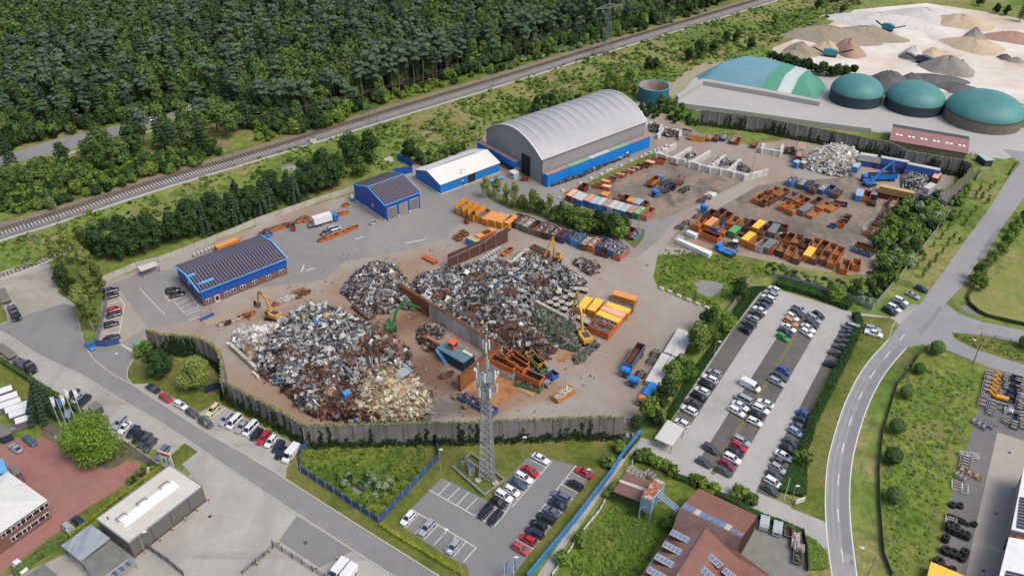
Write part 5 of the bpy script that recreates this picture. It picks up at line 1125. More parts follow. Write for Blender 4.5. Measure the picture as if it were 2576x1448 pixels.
# ------------------------------------------------------------------ excavators, forklifts and other machines
cat_y = paint('digger_yellow',C(214,160,72),.5,0,.3); cat_g = paint('digger_green',C(48,128,50),.45,0,.25); steel_d = paint('dark_steel',C(70,66,62),.6,.3,.3)
def digger(s,an_house,an_boom,m,label,reach=(4.2,6.0,5.0),tips=None,k=1.0,z=0,tool='grapple'):
 r = thing('excavator',label,'excavator',(*G(pts(s)[0],1.0),z),0)
 a = an_house; c,s_ = math.cos(a),math.sin(a)
 mb = MB()
 for sd in (-1,1):
  y = 1.25*sd*k
  mb.loft([[(x*k,y-.32*k,z0*k),(x*k,y+.32*k,z0*k),(x*k,y+.32*k,z1*k),(x*k,y-.32*k,z1*k)] for x,z0,z1 in ((-2.3,.35,.6),(-2.0,.05,.9),(2.0,.05,.9),(2.3,.35,.6))])
 mb.build('tracks',black_p,r,rz=a+.3)
 MB().box((0,0,.85*k),(2.0*k,2.2*k,.5*k)).build('undercarriage',steel_d,r,rz=a+.3)
 h = MB(); h.box((-.9*k,0,1.75*k),(3.4*k,2.7*k,1.2*k)); h.box((-2.6*k,0,1.7*k),(.5*k,2.5*k,1.1*k)); h.build('house',m,r,rz=a)
 h = MB(); h.box((-.8*k,-.2*k,2.4*k),(2.2*k,1.6*k,.14*k)); h.build('engine_cover',dgrey,r,rz=a)
 cb = MB(); cb.box((1.0*k,.85*k,2.2*k),(1.5*k,1.0*k,1.7*k)); cbo = cb.build('cab',m,r,rz=a)
 q = MB(); q.box((1.78*k,.85*k,2.35*k),(.06,.85*k,1.2*k)); q.box((1.0*k,.85*k+.53*k,2.4*k),(1.2*k,.06,1.0*k)); q.box((1.0*k,.85*k,3.06*k),(1.0*k,.7*k,.06)); q.build('cab_window',glass_d,cbo)
 P0 = Vector((.9,0,1.9))*k; P1,P2,P3_ = [Vector(v)*k for v in (tips or ((2.6,0,6.2),(6.8,0,6.8),(8.6,0,2.2)))]
 bo = MB(); bo.bar(P0,P1,.5*k,.75*k); bo.bar(P1,P1.lerp(P2,.3),.5*k,.7*k); bo.bar(P1.lerp(P2,.25),P2,.42*k,.6*k); bo.build('boom',m,r,rz=an_boom)
 st = MB(); st.bar(P2+(P2-P3_).normalized()*.7,P3_,.34*k,.5*k); st.build('stick',m if tool != 'dark' else steel_d,r,rz=an_boom)
 cy = MB(); cy.tube(P0+Vector((.5,0,-.3)),P0.lerp(P1,.6)+Vector((.3,0,0)),.12*k); cy.tube(P1.lerp(P2,.4)+Vector((0,0,.5*k)),P2+Vector((0,0,.55*k)),.11*k); cy.build('hydraulic_cylinder',steel_d,r,rz=an_boom)
 g = MB()
 for i in range(5):
  t_ = 2*PI*i/5; o1 = Vector((math.cos(t_)*.8,math.sin(t_)*.8,-.5))*k; o2 = Vector((math.cos(t_)*.35,math.sin(t_)*.35,-1.5))*k
  g.bar(P3_,P3_+o1,.14*k,.3*k); g.bar(P3_+o1,P3_+o2,.12*k,.28*k)
 g.build('grapple',steel_d,r,rz=an_boom)
 return r
def pang(s,dx,dy): return heading(pts(s)[0],dx,dy)
digger('@12 170,280',pang('@12 170,280',-150,-60),pang('@12 150,250',-160,-120),cat_y,'yellow crawler excavator at the upper left edge of the biggest heap',tips=((2.4,0,6.4),(6.4,0,6.6),(8.0,0,1.8)))
digger('@12 1360,385',pang('@12 1360,385',40,-180),pang('@12 1400,250',190,-60),cat_g,'green excavator with long bent boom between the heaps',tips=((2.2,0,6.4),(5.0,0,9.0),(10.2,0,5.2)),k=.9)
digger('@21 450,1160',pang('@21 450,1160',-60,60),pang('@21 440,1100',-90,20),cat_y,'yellow excavator with raised boom beside the row of rusty containers',tips=((1.0,0,6.5),(1.8,0,9.5),(4.6,0,3.4)))
digger('@22 720,500',pang('@22 720,500',-120,-160),pang('@22 680,400',-90,-150),cat_y,'large yellow excavator working beside the green transformer scrap',tips=((2.6,0,7.0),(6.2,0,10.2),(8.6,0,3.2)),k=1.15)
digger('@31 1030,395',pang('@31 1030,395',180,-20),pang('@31 1150,350',230,-60),paint('digger_blue',C(40,130,214),.5,0,.15),'blue material handler with long boom next to the blue tipper',tips=((4.5,0,5.5),(9.5,0,8.4),(11.5,0,3.0)),k=1.0)
def forklift(s,dx,dy,label):
 p = pts(s)[0]; r = thing('forklift',label,'forklift',G(p,.9),heading(p,dx,dy)); m = paint('forklift_red',C(166,52,44),.5)
 MB().box((-.3,0,.75),(2.2,1.2,.8)).build('body',m,r); MB().box((-1.2,0,.9),(.5,1.15,.9)).build('counterweight',m,r)
 mb = MB()
 for x in (-.8,.6):
  for y in (-.5,.5): mb.bar((x,y,1.1),(x*.9,y,2.2),.08)
 mb.box((-.1,0,2.2),(1.5,1.1,.08)); mb.build('overhead_guard',black_p,r)
 mb = MB()
 for y in (-.4,.4): mb.bar((1.0,y,.1),(1.0,y,2.9),.14); mb.bar((1.05,y*.7,.15),(2.1,y*.7,.12),.12,.06)
 mb.box((1.0,0,2.85),(.12,.9,.12)); mb.build('mast',black_p,r)
 for x in (-.9,.6):
  for y in (-.55,.55): link('wheel',WHEEL,r,(x,y,.33))
forklift('@11 2120,770',-60,-110,'red forklift lifting beside the orange containers'); forklift('@11 378,840',10,-80,'red forklift by the scrap bins along the concrete fence'); forklift('@21 130,350',-80,0,'red forklift at the door of the arched hall')
r_ = thing('tractor','dark tractor with white roof and front loader beside the blue skip loader','tractor',G(pts('@21 2215,1010')[0],.9),pang('@21 2215,1010',-90,-15))
MB().box((.7,0,1.2),(2.0,.8,.8)).build('bonnet',paint('tractor_maroon',C(90,52,48),.5),r_); MB().box((-.9,0,1.7),(1.5,1.4,1.5)).build('cab',glass_d,r_); MB().box((-.9,0,2.5),(1.7,1.6,.14)).build('cab_roof',white_p,r_)
for x,y,q in ((-1.1,.85,1.7),(-1.1,-.85,1.7),(1.2,.75,1.1),(1.2,-.75,1.1)): o = link('wheel',TWHEEL,r_,(x,y,.5*q)); o.scale = (q,1.2,q)
mb = MB();
for y in (-.6,.6): mb.bar((-.1,y,1.6),(2.6,y,.6),.14)
mb.box((2.9,0,.45),(.6,2.0,.5)); mb.build('front_loader',steel_d,r_)
# shear press in the middle of the scrapyard
p0 = pts('@12 2010,650')[0]; r_ = thing('scrap_press','big dark blue scrap shear with orange control cabin and blue stairs','scrap press',G(p0,3),pang('@12 2010,650',230,130))
pblue = paint('press_blue',C(32,56,78),.6,0,.25); plate_ = paint('press_deck',C(96,124,138),.6,0,.3); orange_p = paint('cabin_orange',C(222,104,50),.5)
MB().box((0,0,1.7),(10,4.6,3.4)).build('housing',pblue,r_); MB().box((0,0,3.43),(10.2,4.8,.12)).build('deck',plate_,r_)
c = MB().box((-1.6,.7,4.6),(2.0,2.0,2.0)).build('control_cabin',orange_p,r_); MB().box((-1.6,.7,5.7),(2.4,2.4,.16)).build('cabin_roof',orange_p,c); MB().box((-1.6,-.33,4.9),(1.5,.06,.8)).build('window',glass_d,c); MB().box((-.57,.7,4.9),(.06,1.5,.8)).build('window',glass_d,c)
mb = MB();
for k in range(9): mb.box((-4.6+k*.42,-2.75,3.2-k*.36),(.4,.9,.06))
mb.bar((-4.6,-3.2,4.2),(-1.0,-3.2,1.2),.06); mb.bar((-4.6,-3.2,3.2),(-1.0,-3.2,.2),.12); mb.bar((-4.6,-2.35,3.2),(-1.0,-2.35,.2),.12); mb.build('stairs',trim_blue,r_)
mb = MB()
for y in (-2.3,2.3):
 mb.bar((-5,y,4.4),(5,y,4.4),.06)
 for x in range(-5,6,2): mb.bar((x,y,3.4),(x,y,4.4),.05)
mb.build('railing',trim_blue,r_); MB().box((3.4,1.2,3.75),(3.4,.9,.5)).build('hatch',paint('cream_paint',C(214,208,186),.6),r_)
mb = MB(); mb.box((-9.2,-1.3,.9),(8.6,.2,1.6)); mb.box((-9.2,1.3,.9),(8.6,.2,1.6)); mb.box((-9.2,0,.15),(8.6,2.6,.2)); mb.build('feed_trough',rusty,r_); MB().tube((-5,.2,2.8),(-11.5,.2,2.6),.55,n=12).build('ram',paint('ram_tan',C(176,126,96),.6),r_)
MB().box((-11.8,.2,1.6),(1.4,2.4,2.6)).build('end_block',rusty,r_)
# ------------------------------------------------------------------ containers, skips, loads
def cont_paint(nm,col,d=.35): return paint('container_'+nm,col,.6,0,d,dirtcol=C(112,66,44),scale=.9)
KC = {'or': ('orange',C(200,118,66)),'ru': ('rusty brown',C(128,86,66)),'yo': ('orange',C(226,150,40)),'bl': ('blue',C(46,110,186)),'lb': ('light blue',C(62,148,214)),'gr': ('green',C(70,142,90)),'bk': ('black',C(48,46,46)),'gy': ('grey',C(120,122,120)),'pk': ('faded pink',C(196,124,104)),'wh': ('white',C(206,208,206)),'dr': ('dark red',C(128,56,50)),'ol': ('olive',C(84,98,76)),'nv': ('navy',C(44,62,112)),'tn': ('sand-coloured',C(172,140,86))}
def KP(k): return cont_paint(KC[k][0].replace(' ','_')+('_bright' if k == 'yo' else ''),KC[k][1])
RG = {}
def roll_geo(L,H_,W=2.45):
 key = (round(L*2),round(H_*4),round(W*4))
 if key in RG: return RG[key]
 L,H_,W = key[0]/2,key[1]/4,key[2]/4
 w = W/2; th = .08; z0 = .2; mb = MB(); zc = (z0+H_)/2
 mb.box((0,0,z0+.06),(L,W,.12))
 for s in (-1,1): mb.box((0,s*(w-th/2),zc+.06),(L,th,H_-z0-.12))
 mb.box((L/2-th/2,0,zc+.06),(th,W-2*th-.004,H_-z0-.125))
 for s in (-1,1):
  n = max(4,round(L/.75))
  for k in range(n+1): mb.box((-L/2+.06+(L-.12)*k/n,s*(w+.03),zc),(.1,.07,H_-z0-.1))
  mb.box((0,s*w,H_),(L+.12,.16,.12))
  mb.box((0,s*.5,.14),(L-.3,.14,.14))
 mb.box((L/2,0,H_),(.16,W-.17,.115)); mb.box((-L/2,0,H_),(.16,W-.17,.115))
 for y in (-.7,0,.7): mb.box((L/2+.03,y,zc),(.07,.1,H_-z0-.15))
 shell = mb.mesh('shell',KP('or'))
 d = MB(); d.box((-L/2+th/2,0,zc+.06),(th,W-2*th-.004,H_-z0-.125))
 for y in (-.95,-.1,.1,.95): d.box((-L/2-.04,y,zc),(.07,.09,H_-z0-.2))
 d.box((-L/2-.06,0,zc),(.05,W-.3,.1)); door = d.mesh('door',KP('or'))
 q = MB(); e = th+.012; q.box((0,0,z0+.13),(L-2*e,W-2*e,.02))
 for s in (-1,1): q.box((0,s*(w-e),zc),(L-2*e,.02,H_-z0-.15)); q.box((s*(L/2-e),0,zc),(.02,W-2*e-.02,H_-z0-.15))
 lin = q.mesh('lining',rusty)
 c = MB(); c.box((0,0,H_+.12),(L+.12,W+.1,.14))
 for k in range(6): c.box((-L/2+.4+(L-.8)*k/5,0,H_+.2),(.08,W,.05))
 lid = c.mesh('cover',KP('yo'))
 RG[key] = (shell,door,lin,lid); return RG[key]
lin_m = {0: rusty,1: ground_mat('rust_floor_sandy',[C(150,108,74),C(170,128,88),C(120,78,54)],.5,2,.3),2: ground_mat('dark_rust',[C(84,54,44),C(104,66,50)],.5,2,.3),3: ground_mat('grey_lining',[C(120,122,126),C(140,142,144)],.4,1,.2)}
# loads: pieces heaped above a bumpy bed
def scrapmesh(name,L,W,n,mat,rnd,h=.5,smin=.25,smax=.8):
 mb = MB(); nx,ny = 8,4; g = {}
 for i in range(nx+1):
  for j in range(ny+1): g[i,j] = len(mb.v); mb.v.append((-L/2+L*i/nx,-W/2+W*j/ny,h*.5*(1-abs(i-nx/2)/(nx/2)*.5)*rnd.uniform(.6,1.1)))
 for i in range(nx):
  for j in range(ny): mb.f.append((g[i,j],g[i+1,j],g[i+1,j+1],g[i,j+1])); mb.m.append(0)
 for k in range(n):
  M = Matrix.Rotation(rnd.uniform(0,6.28),3,'Z') @ Matrix.Rotation(rnd.uniform(-.7,.7),3,'X') @ Matrix.Rotation(rnd.uniform(-.6,.6),3,'Y')
  s = rnd.uniform(smin,smax); ty = rnd.random()
  d = (s,s*.6,.04) if ty < .45 else (s*1.8,.08,.08) if ty < .7 else (s*.6,s*.4,s*.4)
  x,y = rnd.uniform(-L/2+.2,L/2-.2),rnd.uniform(-W/2+.2,W/2-.2)
  mb.box((x,y,h*.4+rnd.uniform(0,h*.6)),d,M=M)
 return mb.mesh(name,mat)
sil_mat = piecemat('silver_scrap',[(20,C(190,191,190)),(6,C(186,178,158)),(19,C(140,141,142)),(15,C(220,220,220)),(17,C(88,89,92)),(20,C(42,42,44)),(3,C(118,84,66)),(3,C(92,62,50)),(1.2,C(60,120,180)),(.7,C(206,176,80))],.45,.15)
rst_mat = piecemat('rusty_scrap',[(22,C(104,70,56)),(22,C(78,56,48)),(12,C(132,90,66)),(16,C(54,44,40)),(9,C(150,114,94)),(9,C(128,126,124)),(7,C(182,180,178)),(1,C(180,140,80))],.7,.1)
cream_mat = piecemat('cream_panels',[(20,C(196,186,150)),(22,C(168,156,124)),(14,C(214,208,186)),(9,C(84,72,60)),(10,C(150,132,96)),(8,C(196,150,104)),(8,C(220,220,214)),(5,C(132,92,66))],.6,0)
dark_mat = piecemat('dark_scrap',[(20,C(62,58,56)),(20,C(86,80,76)),(14,C(110,104,98)),(12,C(46,44,44)),(10,C(104,66,50)),(8,C(150,148,144)),(3,C(84,110,84)),(3,C(170,130,70))],.6,.1)
green_mat = piecemat('green_scrap',[(22,C(86,104,84)),(18,C(108,122,102)),(12,C(70,78,66)),(14,C(132,132,124)),(12,C(96,70,56)),(10,C(54,52,50)),(4,C(160,160,156))],.6,.1)
white_mat = piecemat('white_scrap',[(30,C(222,220,214)),(22,C(200,198,192)),(14,C(236,236,232)),(10,C(174,168,156)),(8,C(196,160,112)),(6,C(120,116,110)),(3,C(150,110,70))],.5,0)
LM = {'S': ('mixed silver scrap',sil_mat),'R': ('rusty scrap',rst_mat),'W': ('pale scrap',white_mat),'D': ('dark scrap',dark_mat),'G': ('grey swarf',piecemat('grey_swarf',[(3,C(128,130,134)),(3,C(106,108,112)),(2,C(150,152,156))],.5,.3)),'Y': ('cream scrap',cream_mat)}
LOADS = {k: [scrapmesh('scrap',5.6,2.15,150,v[1],random.Random(i*7+ord(k)),.8) for i in range(2)] for k,v in LM.items()}
NCONT = [0]
def cont(p,an,L,k,label,cover=None,load=None,H_=2.3,group=None,lining=0,fill=.62,z=0,W=2.45,name='roll_off_container',ll=None):
 shell,door,lin,lid = roll_geo(L,H_,W); m = KP(k)
 r = thing(name,label,'container',(p[0],p[1],z+.03),an,group)
 link('shell',shell,r,omat=m); link('door',door,r,omat=m)
 if cover: link('cover',lid,r,omat=cover)
 else: link('lining',lin,r,omat=lin_m[lining])
 if load and not cover:
  NCONT[0] += 1; me = LOADS[load][NCONT[0] % 2]
  o = link('scrap_load',me,None,(p[0],p[1],z+.1+H_*fill),an,scale=((L-.35)/5.6,1.0,1.0))
  tag(o,'%s in the %s' % (LM[load][0],ll or label),'scrap','scrap loads in containers')
 return r
yel_c = paint('yellow_cover',C(240,196,72),.5,0,.06); or_c = paint('orange_cover',C(224,152,92),.6,0,.12); pk_c = paint('pink_cover',C(232,176,152),.6,0,.1); gy_c = paint('grey_cover',C(122,126,126),.6,0,.15); gn_c = paint('green_cover',C(96,168,110),.6,0,.12); lb_c = paint('pale_blue_cover',C(150,180,206),.6,0,.12); wt_c = white_p
COV = {'y': ('yellow cover',yel_c),'o': ('orange cover',or_c),'p': ('pink cover',pk_c),'g': ('grey cover',gy_c),'n': ('green cover',gn_c),'b': ('pale blue cover',lb_c)}
def crow(where,group,tile,dx,dy,items,L=6.5,H_=2.3,jitter=.04):
 n = 0; out = []
 for it in items.split():
  if it[0] == '@': tile = it; continue
  a,k,*opt = it.split(':'); q = pts(tile+' '+a)[0]; n += 1; LL,HH,cv,ld,li,zz,ddx,ddy = L,H_,None,None,n % 3,0,dx,dy
  for o in opt:
   if o[0] == 'L': LL = float(o[1:])
   elif o[0] == 'H': HH = float(o[1:])
   elif o[0] == 'c': cv = o[1]
   elif o[0] == 's': ld = o[1]
   elif o[0] == 'i': li = int(o[1])
   elif o[0] == 'z': zz = float(o[1:])
   elif o[0] == 'd': ddx,ddy = [float(v) for v in o[1:].split('/')]
  ds = KC[k][0]+' container'+(' with '+COV[cv][0] if cv else ' of '+LM[ld][0] if ld else '')
  out.append(cont(G(q,HH+zz),heading(q,ddx,ddy,HH)+R.uniform(-jitter,jitter),LL,k,'%s, %s %s' % (ds,ORD[n-1],where),COV[cv][1] if cv else None,ld,HH,group,li,z=zz,ll='container %s %s' % (ORD[n-1],where)))
 return out
crow('in the long row below the tree island','containers in the row below the tree island','@21',105,-98,'@11 2560,760:yo:co @21 45,748:bk:sR 115,765:gy:sY 170,790:gy:sW 232,815:gy 300,835:ru:sS 375,860:bk:sS 447,872:ru:sS 520,908:nv:sD:L5 600,908:bl:sD:L5 668,932:lb:sG 750,968:ol:sW 832,985:or:sW 905,985:bl:sD 970,1000:ru:sS 1040,1030:lb:sS 1105,1072:pk:sS',6.6,2.4)
cont(G(pts('@21 915,1090')[0],1.2),pang('@21 915,1090',110,30),4.5,'bk','small dark tipped container in front of the long row',H_=1.5)
# orange containers with raised lids by the forklift
orr = crow('in the orange group beside the tree island','orange containers by the forklift','@11',115,-75,'2090,625:yo:i3 2160,655:yo:i3:sD 2215,683:yo:sD 2290,695:yo:i3 2355,725:yo:co 2430,740:yo:co 2500,755:yo:co',6.5,2.4)
for i in range(4): MB().box((0,1.28,3.3),(6.3,.1,2.0),M=Matrix.Rotation(-.12,3,'X')).build('raised_lid',KP('yo'),orr[i])
# small bins
def skip(p,an,k,label,L=3.6,W=1.9,H_=1.5,load=None,group=None,cover=None,z=0,name='skip'):
 r = thing(name,label,'skip',(p[0],p[1],z+.03),an,group); m = KP(k); b = MB(); t_ = .06
 def shell(o,mi=0):
  a = [(-L/2*.62+o,-W/2+o,.1+o),(L/2*.62-o,-W/2+o,.1+o),(L/2*.62-o,W/2-o,.1+o),(-L/2*.62+o,W/2-o,.1+o),(-L/2+o,-W/2+o,H_),(L/2-o,-W/2+o,H_),(L/2-o,W/2-o,H_),(-L/2+o,W/2-o,H_)]; return a
 a = shell(0); b.add(a,[(0,3,2,1),(0,1,5,4),(1,2,6,5),(2,3,7,6),(3,0,4,7)])
 for y in (-W/2,W/2): b.box((0,y,H_),(L+.1,.12,.1));
 for x in (-L/2,L/2): b.box((x,0,H_),(.12,W-.13,.095))
 for s in (-1,1):
  for x in (-.6,.6): b.box((x,s*(W/2+.03),H_*.5),(.1,.07,H_*.8))
 b.build('shell',m,r); a = shell(t_); q = MB(); q.add(a,[(0,1,2,3),(4,5,1,0),(5,6,2,1),(6,7,3,2),(7,4,0,3)]); q.build('inside',lin_m[hash(label) % 3 if False else (len(label) % 3)],r)
 if cover: MB().box((0,0,H_+.1),(L*.9,W,.12)).build('lid',cover,r)
 if load:
  o = link('scrap_load',LOADS[load][0],None,(p[0],p[1],z+H_*.55),an,scale=((L-.5)/5.6,(W-.2)/2.15,.9)); tag(o,'%s inside the %s' % (LM[load][0],' '.join(label.split()[:11])),'scrap','scrap loads in skips')
 return r
def srow(where,group,tile,dx,dy,items,L=3.6,W=1.9,H_=1.5):
 n = 0
 for it in items.split():
  if it[0] == '@': tile = it; continue
  a,k,*opt = it.split(':'); q = pts(tile+' '+a)[0]; n += 1; LL,WW,HH,cv,ld,ddx,ddy = L,W,H_,None,None,dx,dy
  for o in opt:
   if o[0] == 'L': LL = float(o[1:])
   elif o[0] == 'W': WW = float(o[1:])
   elif o[0] == 'H': HH = float(o[1:])
   elif o[0] == 'c': cv = COV[o[1]][1]
   elif o[0] == 's': ld = o[1]
   elif o[0] == 'd': ddx,ddy = [float(v) for v in o[1:].split('/')]
  skip(G(q,HH),heading(q,ddx,ddy),k,'%s skip%s, %s %s' % (KC[k][0],' with lid' if cv else ' of '+LM[ld][0] if ld else '',ORD[n-1],where),LL,WW,HH,ld,group,cv)
srow('along the grass strip, from bottom left','skips along the grass strip','@21',100,25,'855,405:or 955,425:or:cp 945,372:or:co 1010,340:pk 1095,300:or:sW 1125,285:or 1200,258:or:sW 1245,232:ru:sW 1290,215:ru 1350,200:ru 1395,180:or:cp 1445,160:or:sG 1505,150:or:H2.2:L4.2')
srow('in the rusty bin line beside the silver minibus','rusty bins by the minibus','@11',90,-28,'668,952:or 738,930:or 800,908:or 865,882:or 925,858:or 988,832:or',3.2,1.5,.9)
srow('in the pair behind the white box truck','rusty bins behind the box truck','@11',90,-28,'830,700:or 888,685:or 900,605:or:L2.4 558,790:or:L2.6',3.2,1.5,.9)
srow('near the brown steel ramp','skips by the ramp','@11',80,55,'2035,930:or:sD:H1.4 2095,885:or:sD:H1.4')
srow('in the scrap bins by the concrete fence','bins by the concrete fence','@11',60,-14,'92,905:lb:L2 135,900:lb:L2 60,890:ru:L2 110,860:ru:sR 165,845:or:sR 210,830:or:sR 270,810:or:sD 320,800:ru:sR 435,760:or:sR 505,750:or:sR 480,735:bk:sS:L2.4',2.8,1.5,1.2)
srow('at the far edge behind the hall','skips behind the hall','@20',30,-40,'1985,1375:or:sW:L4 2060,1375:ru:L5:sR 2135,1370:bl:sW:L5 2225,1400:ru:sW 2275,1405:or 2440,1440:ru 1760,1310:wh:sR:H2.2:d40/10',5,2.2,1.7)
skip(G(pts('@20 1870,1370')[0],2),pang('@20 1870,1370',160,20),'yo','large orange skip with grey raised lid behind the arched hall',7.5,2.4,2.3,cover=gy_c)
srow('along the foot of the white block walls','low trays by the block walls','@21',80,20,'1640,195:ru:H.5 1815,222:ru:H.5:L2.4 1995,268:ru:H.5 2165,280:bl:H1',3.4,1.8,.5)
# shipping containers
SG = {}
def ship_geo(L,H_=2.5,W=2.4):
 if (L,H_) in SG: return SG[L,H_]
 mb = MB(); n = int(L/.28); prof = []
 for k in range(n*2+1): prof.append((-L/2+L*k/(2*n),W/2-(.05 if (k//1) % 2 else 0)))
 for s in (-1,1):
  vs = [(x,s*y,.16) for x,y in prof]+[(x,s*y,H_-.08) for x,y in prof]; m_ = len(prof)
  mb.add(vs,[(k,k+1,m_+k+1,m_+k) if s < 0 else (k+1,k,m_+k,m_+k+1) for k in range(m_-1)])
 mb.box((0,0,H_-.05),(L-.02,W-.04,.08)); mb.box((0,0,.1),(L-.02,W-.04,.1)); mb.box((L/2-.04,0,H_/2),(.06,W-.1,H_-.2))
 for x in (-L/2,L/2):
  for y in (-W/2,W/2): mb.box((x,y,H_/2),(.14,.14,H_))
 for y in (-W/2,W/2):
  for z in (.1,H_-.06): mb.box((0,y,z),(L-.15,.11,.11))
 for x in (-L/2,L/2): mb.box((x,0,H_-.06),(.12,W-.15,.1))
 d = MB()
 for y in (-W/4,W/4):
  d.box((-L/2+.03,y,H_/2),(.07,W/2-.1,H_-.22))
  for q in (-.25,.25): d.tube((-L/2-.04,y+q,.15),(-L/2-.04,y+q,H_-.15),.03,n=5)
 t_ = MB().box((0,0,H_+.01),(L-.25,W-.2,.04))
 SG[L,H_] = (mb.mesh('body',KP('bl')),d.mesh('doors',KP('bl')),t_.mesh('roof',KP('bl'))); return SG[L,H_]
def ship(p,an,L,k,roofm,label,z=0,group=None,H_=2.5):
 b,d,t_ = ship_geo(L,H_); r = thing('shipping_container',label,'container',(p[0],p[1],z+.02),an,group)
 link('body',b,r,omat=KP(k)); link('doors',d,r,omat=KP(k)); link('roof',t_,r,omat=roofm); return r
RFM = {'w': ground_mat('dirty_white_roof',[C(178,178,170),C(196,196,190),C(150,140,126)],.2,1,.2),'r': ground_mat('rusty_roof',[C(158,108,88),C(178,140,122),C(176,172,164)],.3,1,.2),'p': pk_c,'o': or_c,'b': ground_mat('blue_grey_roof',[C(160,180,190),C(184,194,196)],.3,1,.2),'n': ground_mat('pale_green_roof',[C(120,168,116),C(144,176,128),C(166,150,120)],.3,1,.2),'t': ground_mat('tan_roof',[C(196,176,120),C(184,160,110)],.3,1,.2)}
n = 0
for s,k,rf_,L in (('610,490','dr','p',6),('665,512','gy','w',6),('712,532','bl','w',6),('785,540','bl','o',6),('838,562','bl','b',6),('902,575','lb','w',6),('965,592','bl','r',6),('1025,605','wh','w',6),('1088,625','bl','w',6),('1150,642','bl','b',6),('1215,655','nv','r',6),('1285,665','gr','n',6)):
 q = pts('@21 '+s)[0]; n += 1; ship(G(q,2.5),heading(q,105,-88,2.5),L,k,RFM[rf_],'%s shipping container, %s from the left in the storage row' % (KC[k][0],ORD[n-1]),0,'shipping containers in the storage row')
crow('behind the shipping container row','containers behind the storage row','@21',100,-88,'1370,678:pk:L7 720,420:dr:H2.4:L4 940,500:yo:co:L3:H1.6 1070,532:ru:L4:H1.8 1140,535:ru:L4 1200,562:yo:co:L3 1270,578:wh:cb:L4:H1.8 1335,592:ru:L3.5:H1.8 1190,870:ru:L5',6,2.3)
ship(G(pts('@11 2200,960')[0],2.5),pang('@11 2200,960',150,70),6,'lb',RFM['t'],'light blue container with tan top behind the brown steel ramp')
skip(G(pts('@21 1240,905')[0],1),pang('@21 1240,905',100,-80),'lb','flat light blue tray holding a ring on the tip of the tree island',6.5,2.3,1.0,'S')
# blue two-high container wall round the hall
o_ = hall.root
def local(xl,yl): a = hall.root.rotation_euler[2]; return Vector((hall.root.location[0]+xl*math.cos(a)-yl*math.sin(a),hall.root.location[1]+xl*math.sin(a)+yl*math.cos(a)))
ha = hall.root.rotation_euler[2]; cladb = KP('lb')
hallblue = paint('hall_container_blue',C(10,128,214),.5,0,.1)
for tier in (0,1):
 for i in range(5):
  L = 12.0; p = local(HW+2.1,-.5+L/2+i*(L+.02)*HD/60)
  L2 = HD/5-.03; r = ship(local(HW+2.1,-.3+HD/5*(i+.5)),ha+PI/2+PI,12.0,'lb',RFM['r'] if i in (0,4) else RFM['n'] if i in (1,3) else RFM['w'],'%s blue container, %s from the hall front in the long side stack' % (('lower','upper')[tier],ORD[i]),tier*2.55,'blue containers along the hall')
  r.scale[0] = L2/12.0
  for ch in r.children:
   if not ch.name.startswith('roof'): ch.material_slots[0].material = hallblue
for i in range(2):
 r = ship(local(HW*.62-6.2-i*12.1,-1.5),ha+PI,12.0,'lb',RFM['r'],'blue container in front of the hall, %s from the door' % ORD[i],2.4,'blue containers along the hall')
 for ch in r.children:
  if not ch.name.startswith('roof'): ch.material_slots[0].material = hallblue
 MB().box((-6 if True else 0,0,-1.2),(.3,2.4,2.4)).build('concrete_support',kerb_m,r)
# container block on the dirt yard, right
crow('in the upper block beside the crossing','containers in the upper block','@21',100,-85,'1890,782:or:i1 2005,785:or:co 2078,812:bl:i1 2135,868:or:i1:L5:H1.4 1998,905:or:i2:d190/70:L7 2240,862:gr:cn:L5 2228,768:or:i1 2158,725:ru:i2 2095,690:ru:i2 1990,700:bk:i2 2330,792:bk:i1 2400,805:ru:i2 2485,812:yo:cy 2530,858:ru:i0 2380,932:yo:cy 2455,970:or:i1 2530,992:wh:i3 2330,885:bk:L4:H1 2590,1005:gy:cg',6.6,2.4)
crow('in the lower block above the grassy bank, from left','containers in the lower block','@31',85,-108,'60,850:gy:cg:L7 100,812:ru:d190/50:L7 130,935:ru 48,1015:or:sR:i1 148,1040:bk:i1 218,938:or:i2 228,1072:or:i1 300,955:ru:i1 312,1112:ru:i1 382,1000:bk:i2 420,1085:yo:cy 475,990:or:i1 485,1115:ru:i1 556,1015:or:i2 572,1120:ru:i1 638,1045:ru:i1 660,1155:or:i1 715,1075:or:i1 778,1210:or:i1:d40/-110 895,1190:or:i1:L4.5:d10/-80',6.3,2.2)
crow('in the top row of the dirt yard','containers in the top row','@31',90,-85,'242,355:lb:sS 340,380:ol:sW 418,395:bl:sR 472,432:ru:sD 555,432:bl:sW 633,438:lb:i0 698,478:ru:sR',5.6,2.1)
crow('in the middle rows of the dirt yard','containers in the middle rows','@31',105,-70,'@21 2490,530:or:i1 2560,560:ru:i0 2560,495:ru:i0 @31 35,545:ru:i1 140,480:ru:i1:L7.5 60,460:or:i1 238,515:bl:i1 312,542:or:i1 370,570:or:i0 178,602:or:i1 265,645:or:i1 380,640:gy:cg:L7 488,572:gy:i2:L7 455,692:or:i1:H1.2 560,615:or:i1:H1.3 650,632:or:i1:H1.3 728,592:nv:i2:H1:L5:d110/20',6.2,2.0)
crow('near the sand-coloured stack, from left','containers near the scrap pen','@31',30,-110,'925,490:lb:cb 1000,500:or:i0 1080,478:bk:sW 1050,585:bk:sD:L3:H1.2',6,2.3)
crow('down the right side by the bushes, from top','containers along the bushes','@31',90,-120,'1345,560:ru:i1:L5 1260,600:ru:sY 1250,570:ru:L4 1185,690:ru:sD 1115,770:ru:sD 1040,860:or:sR:L4.5 1105,885:gr:sR 985,1025:ru:i0:d190/60 950,1075:bl:sD:H1:d180/60',6.3,2.2)
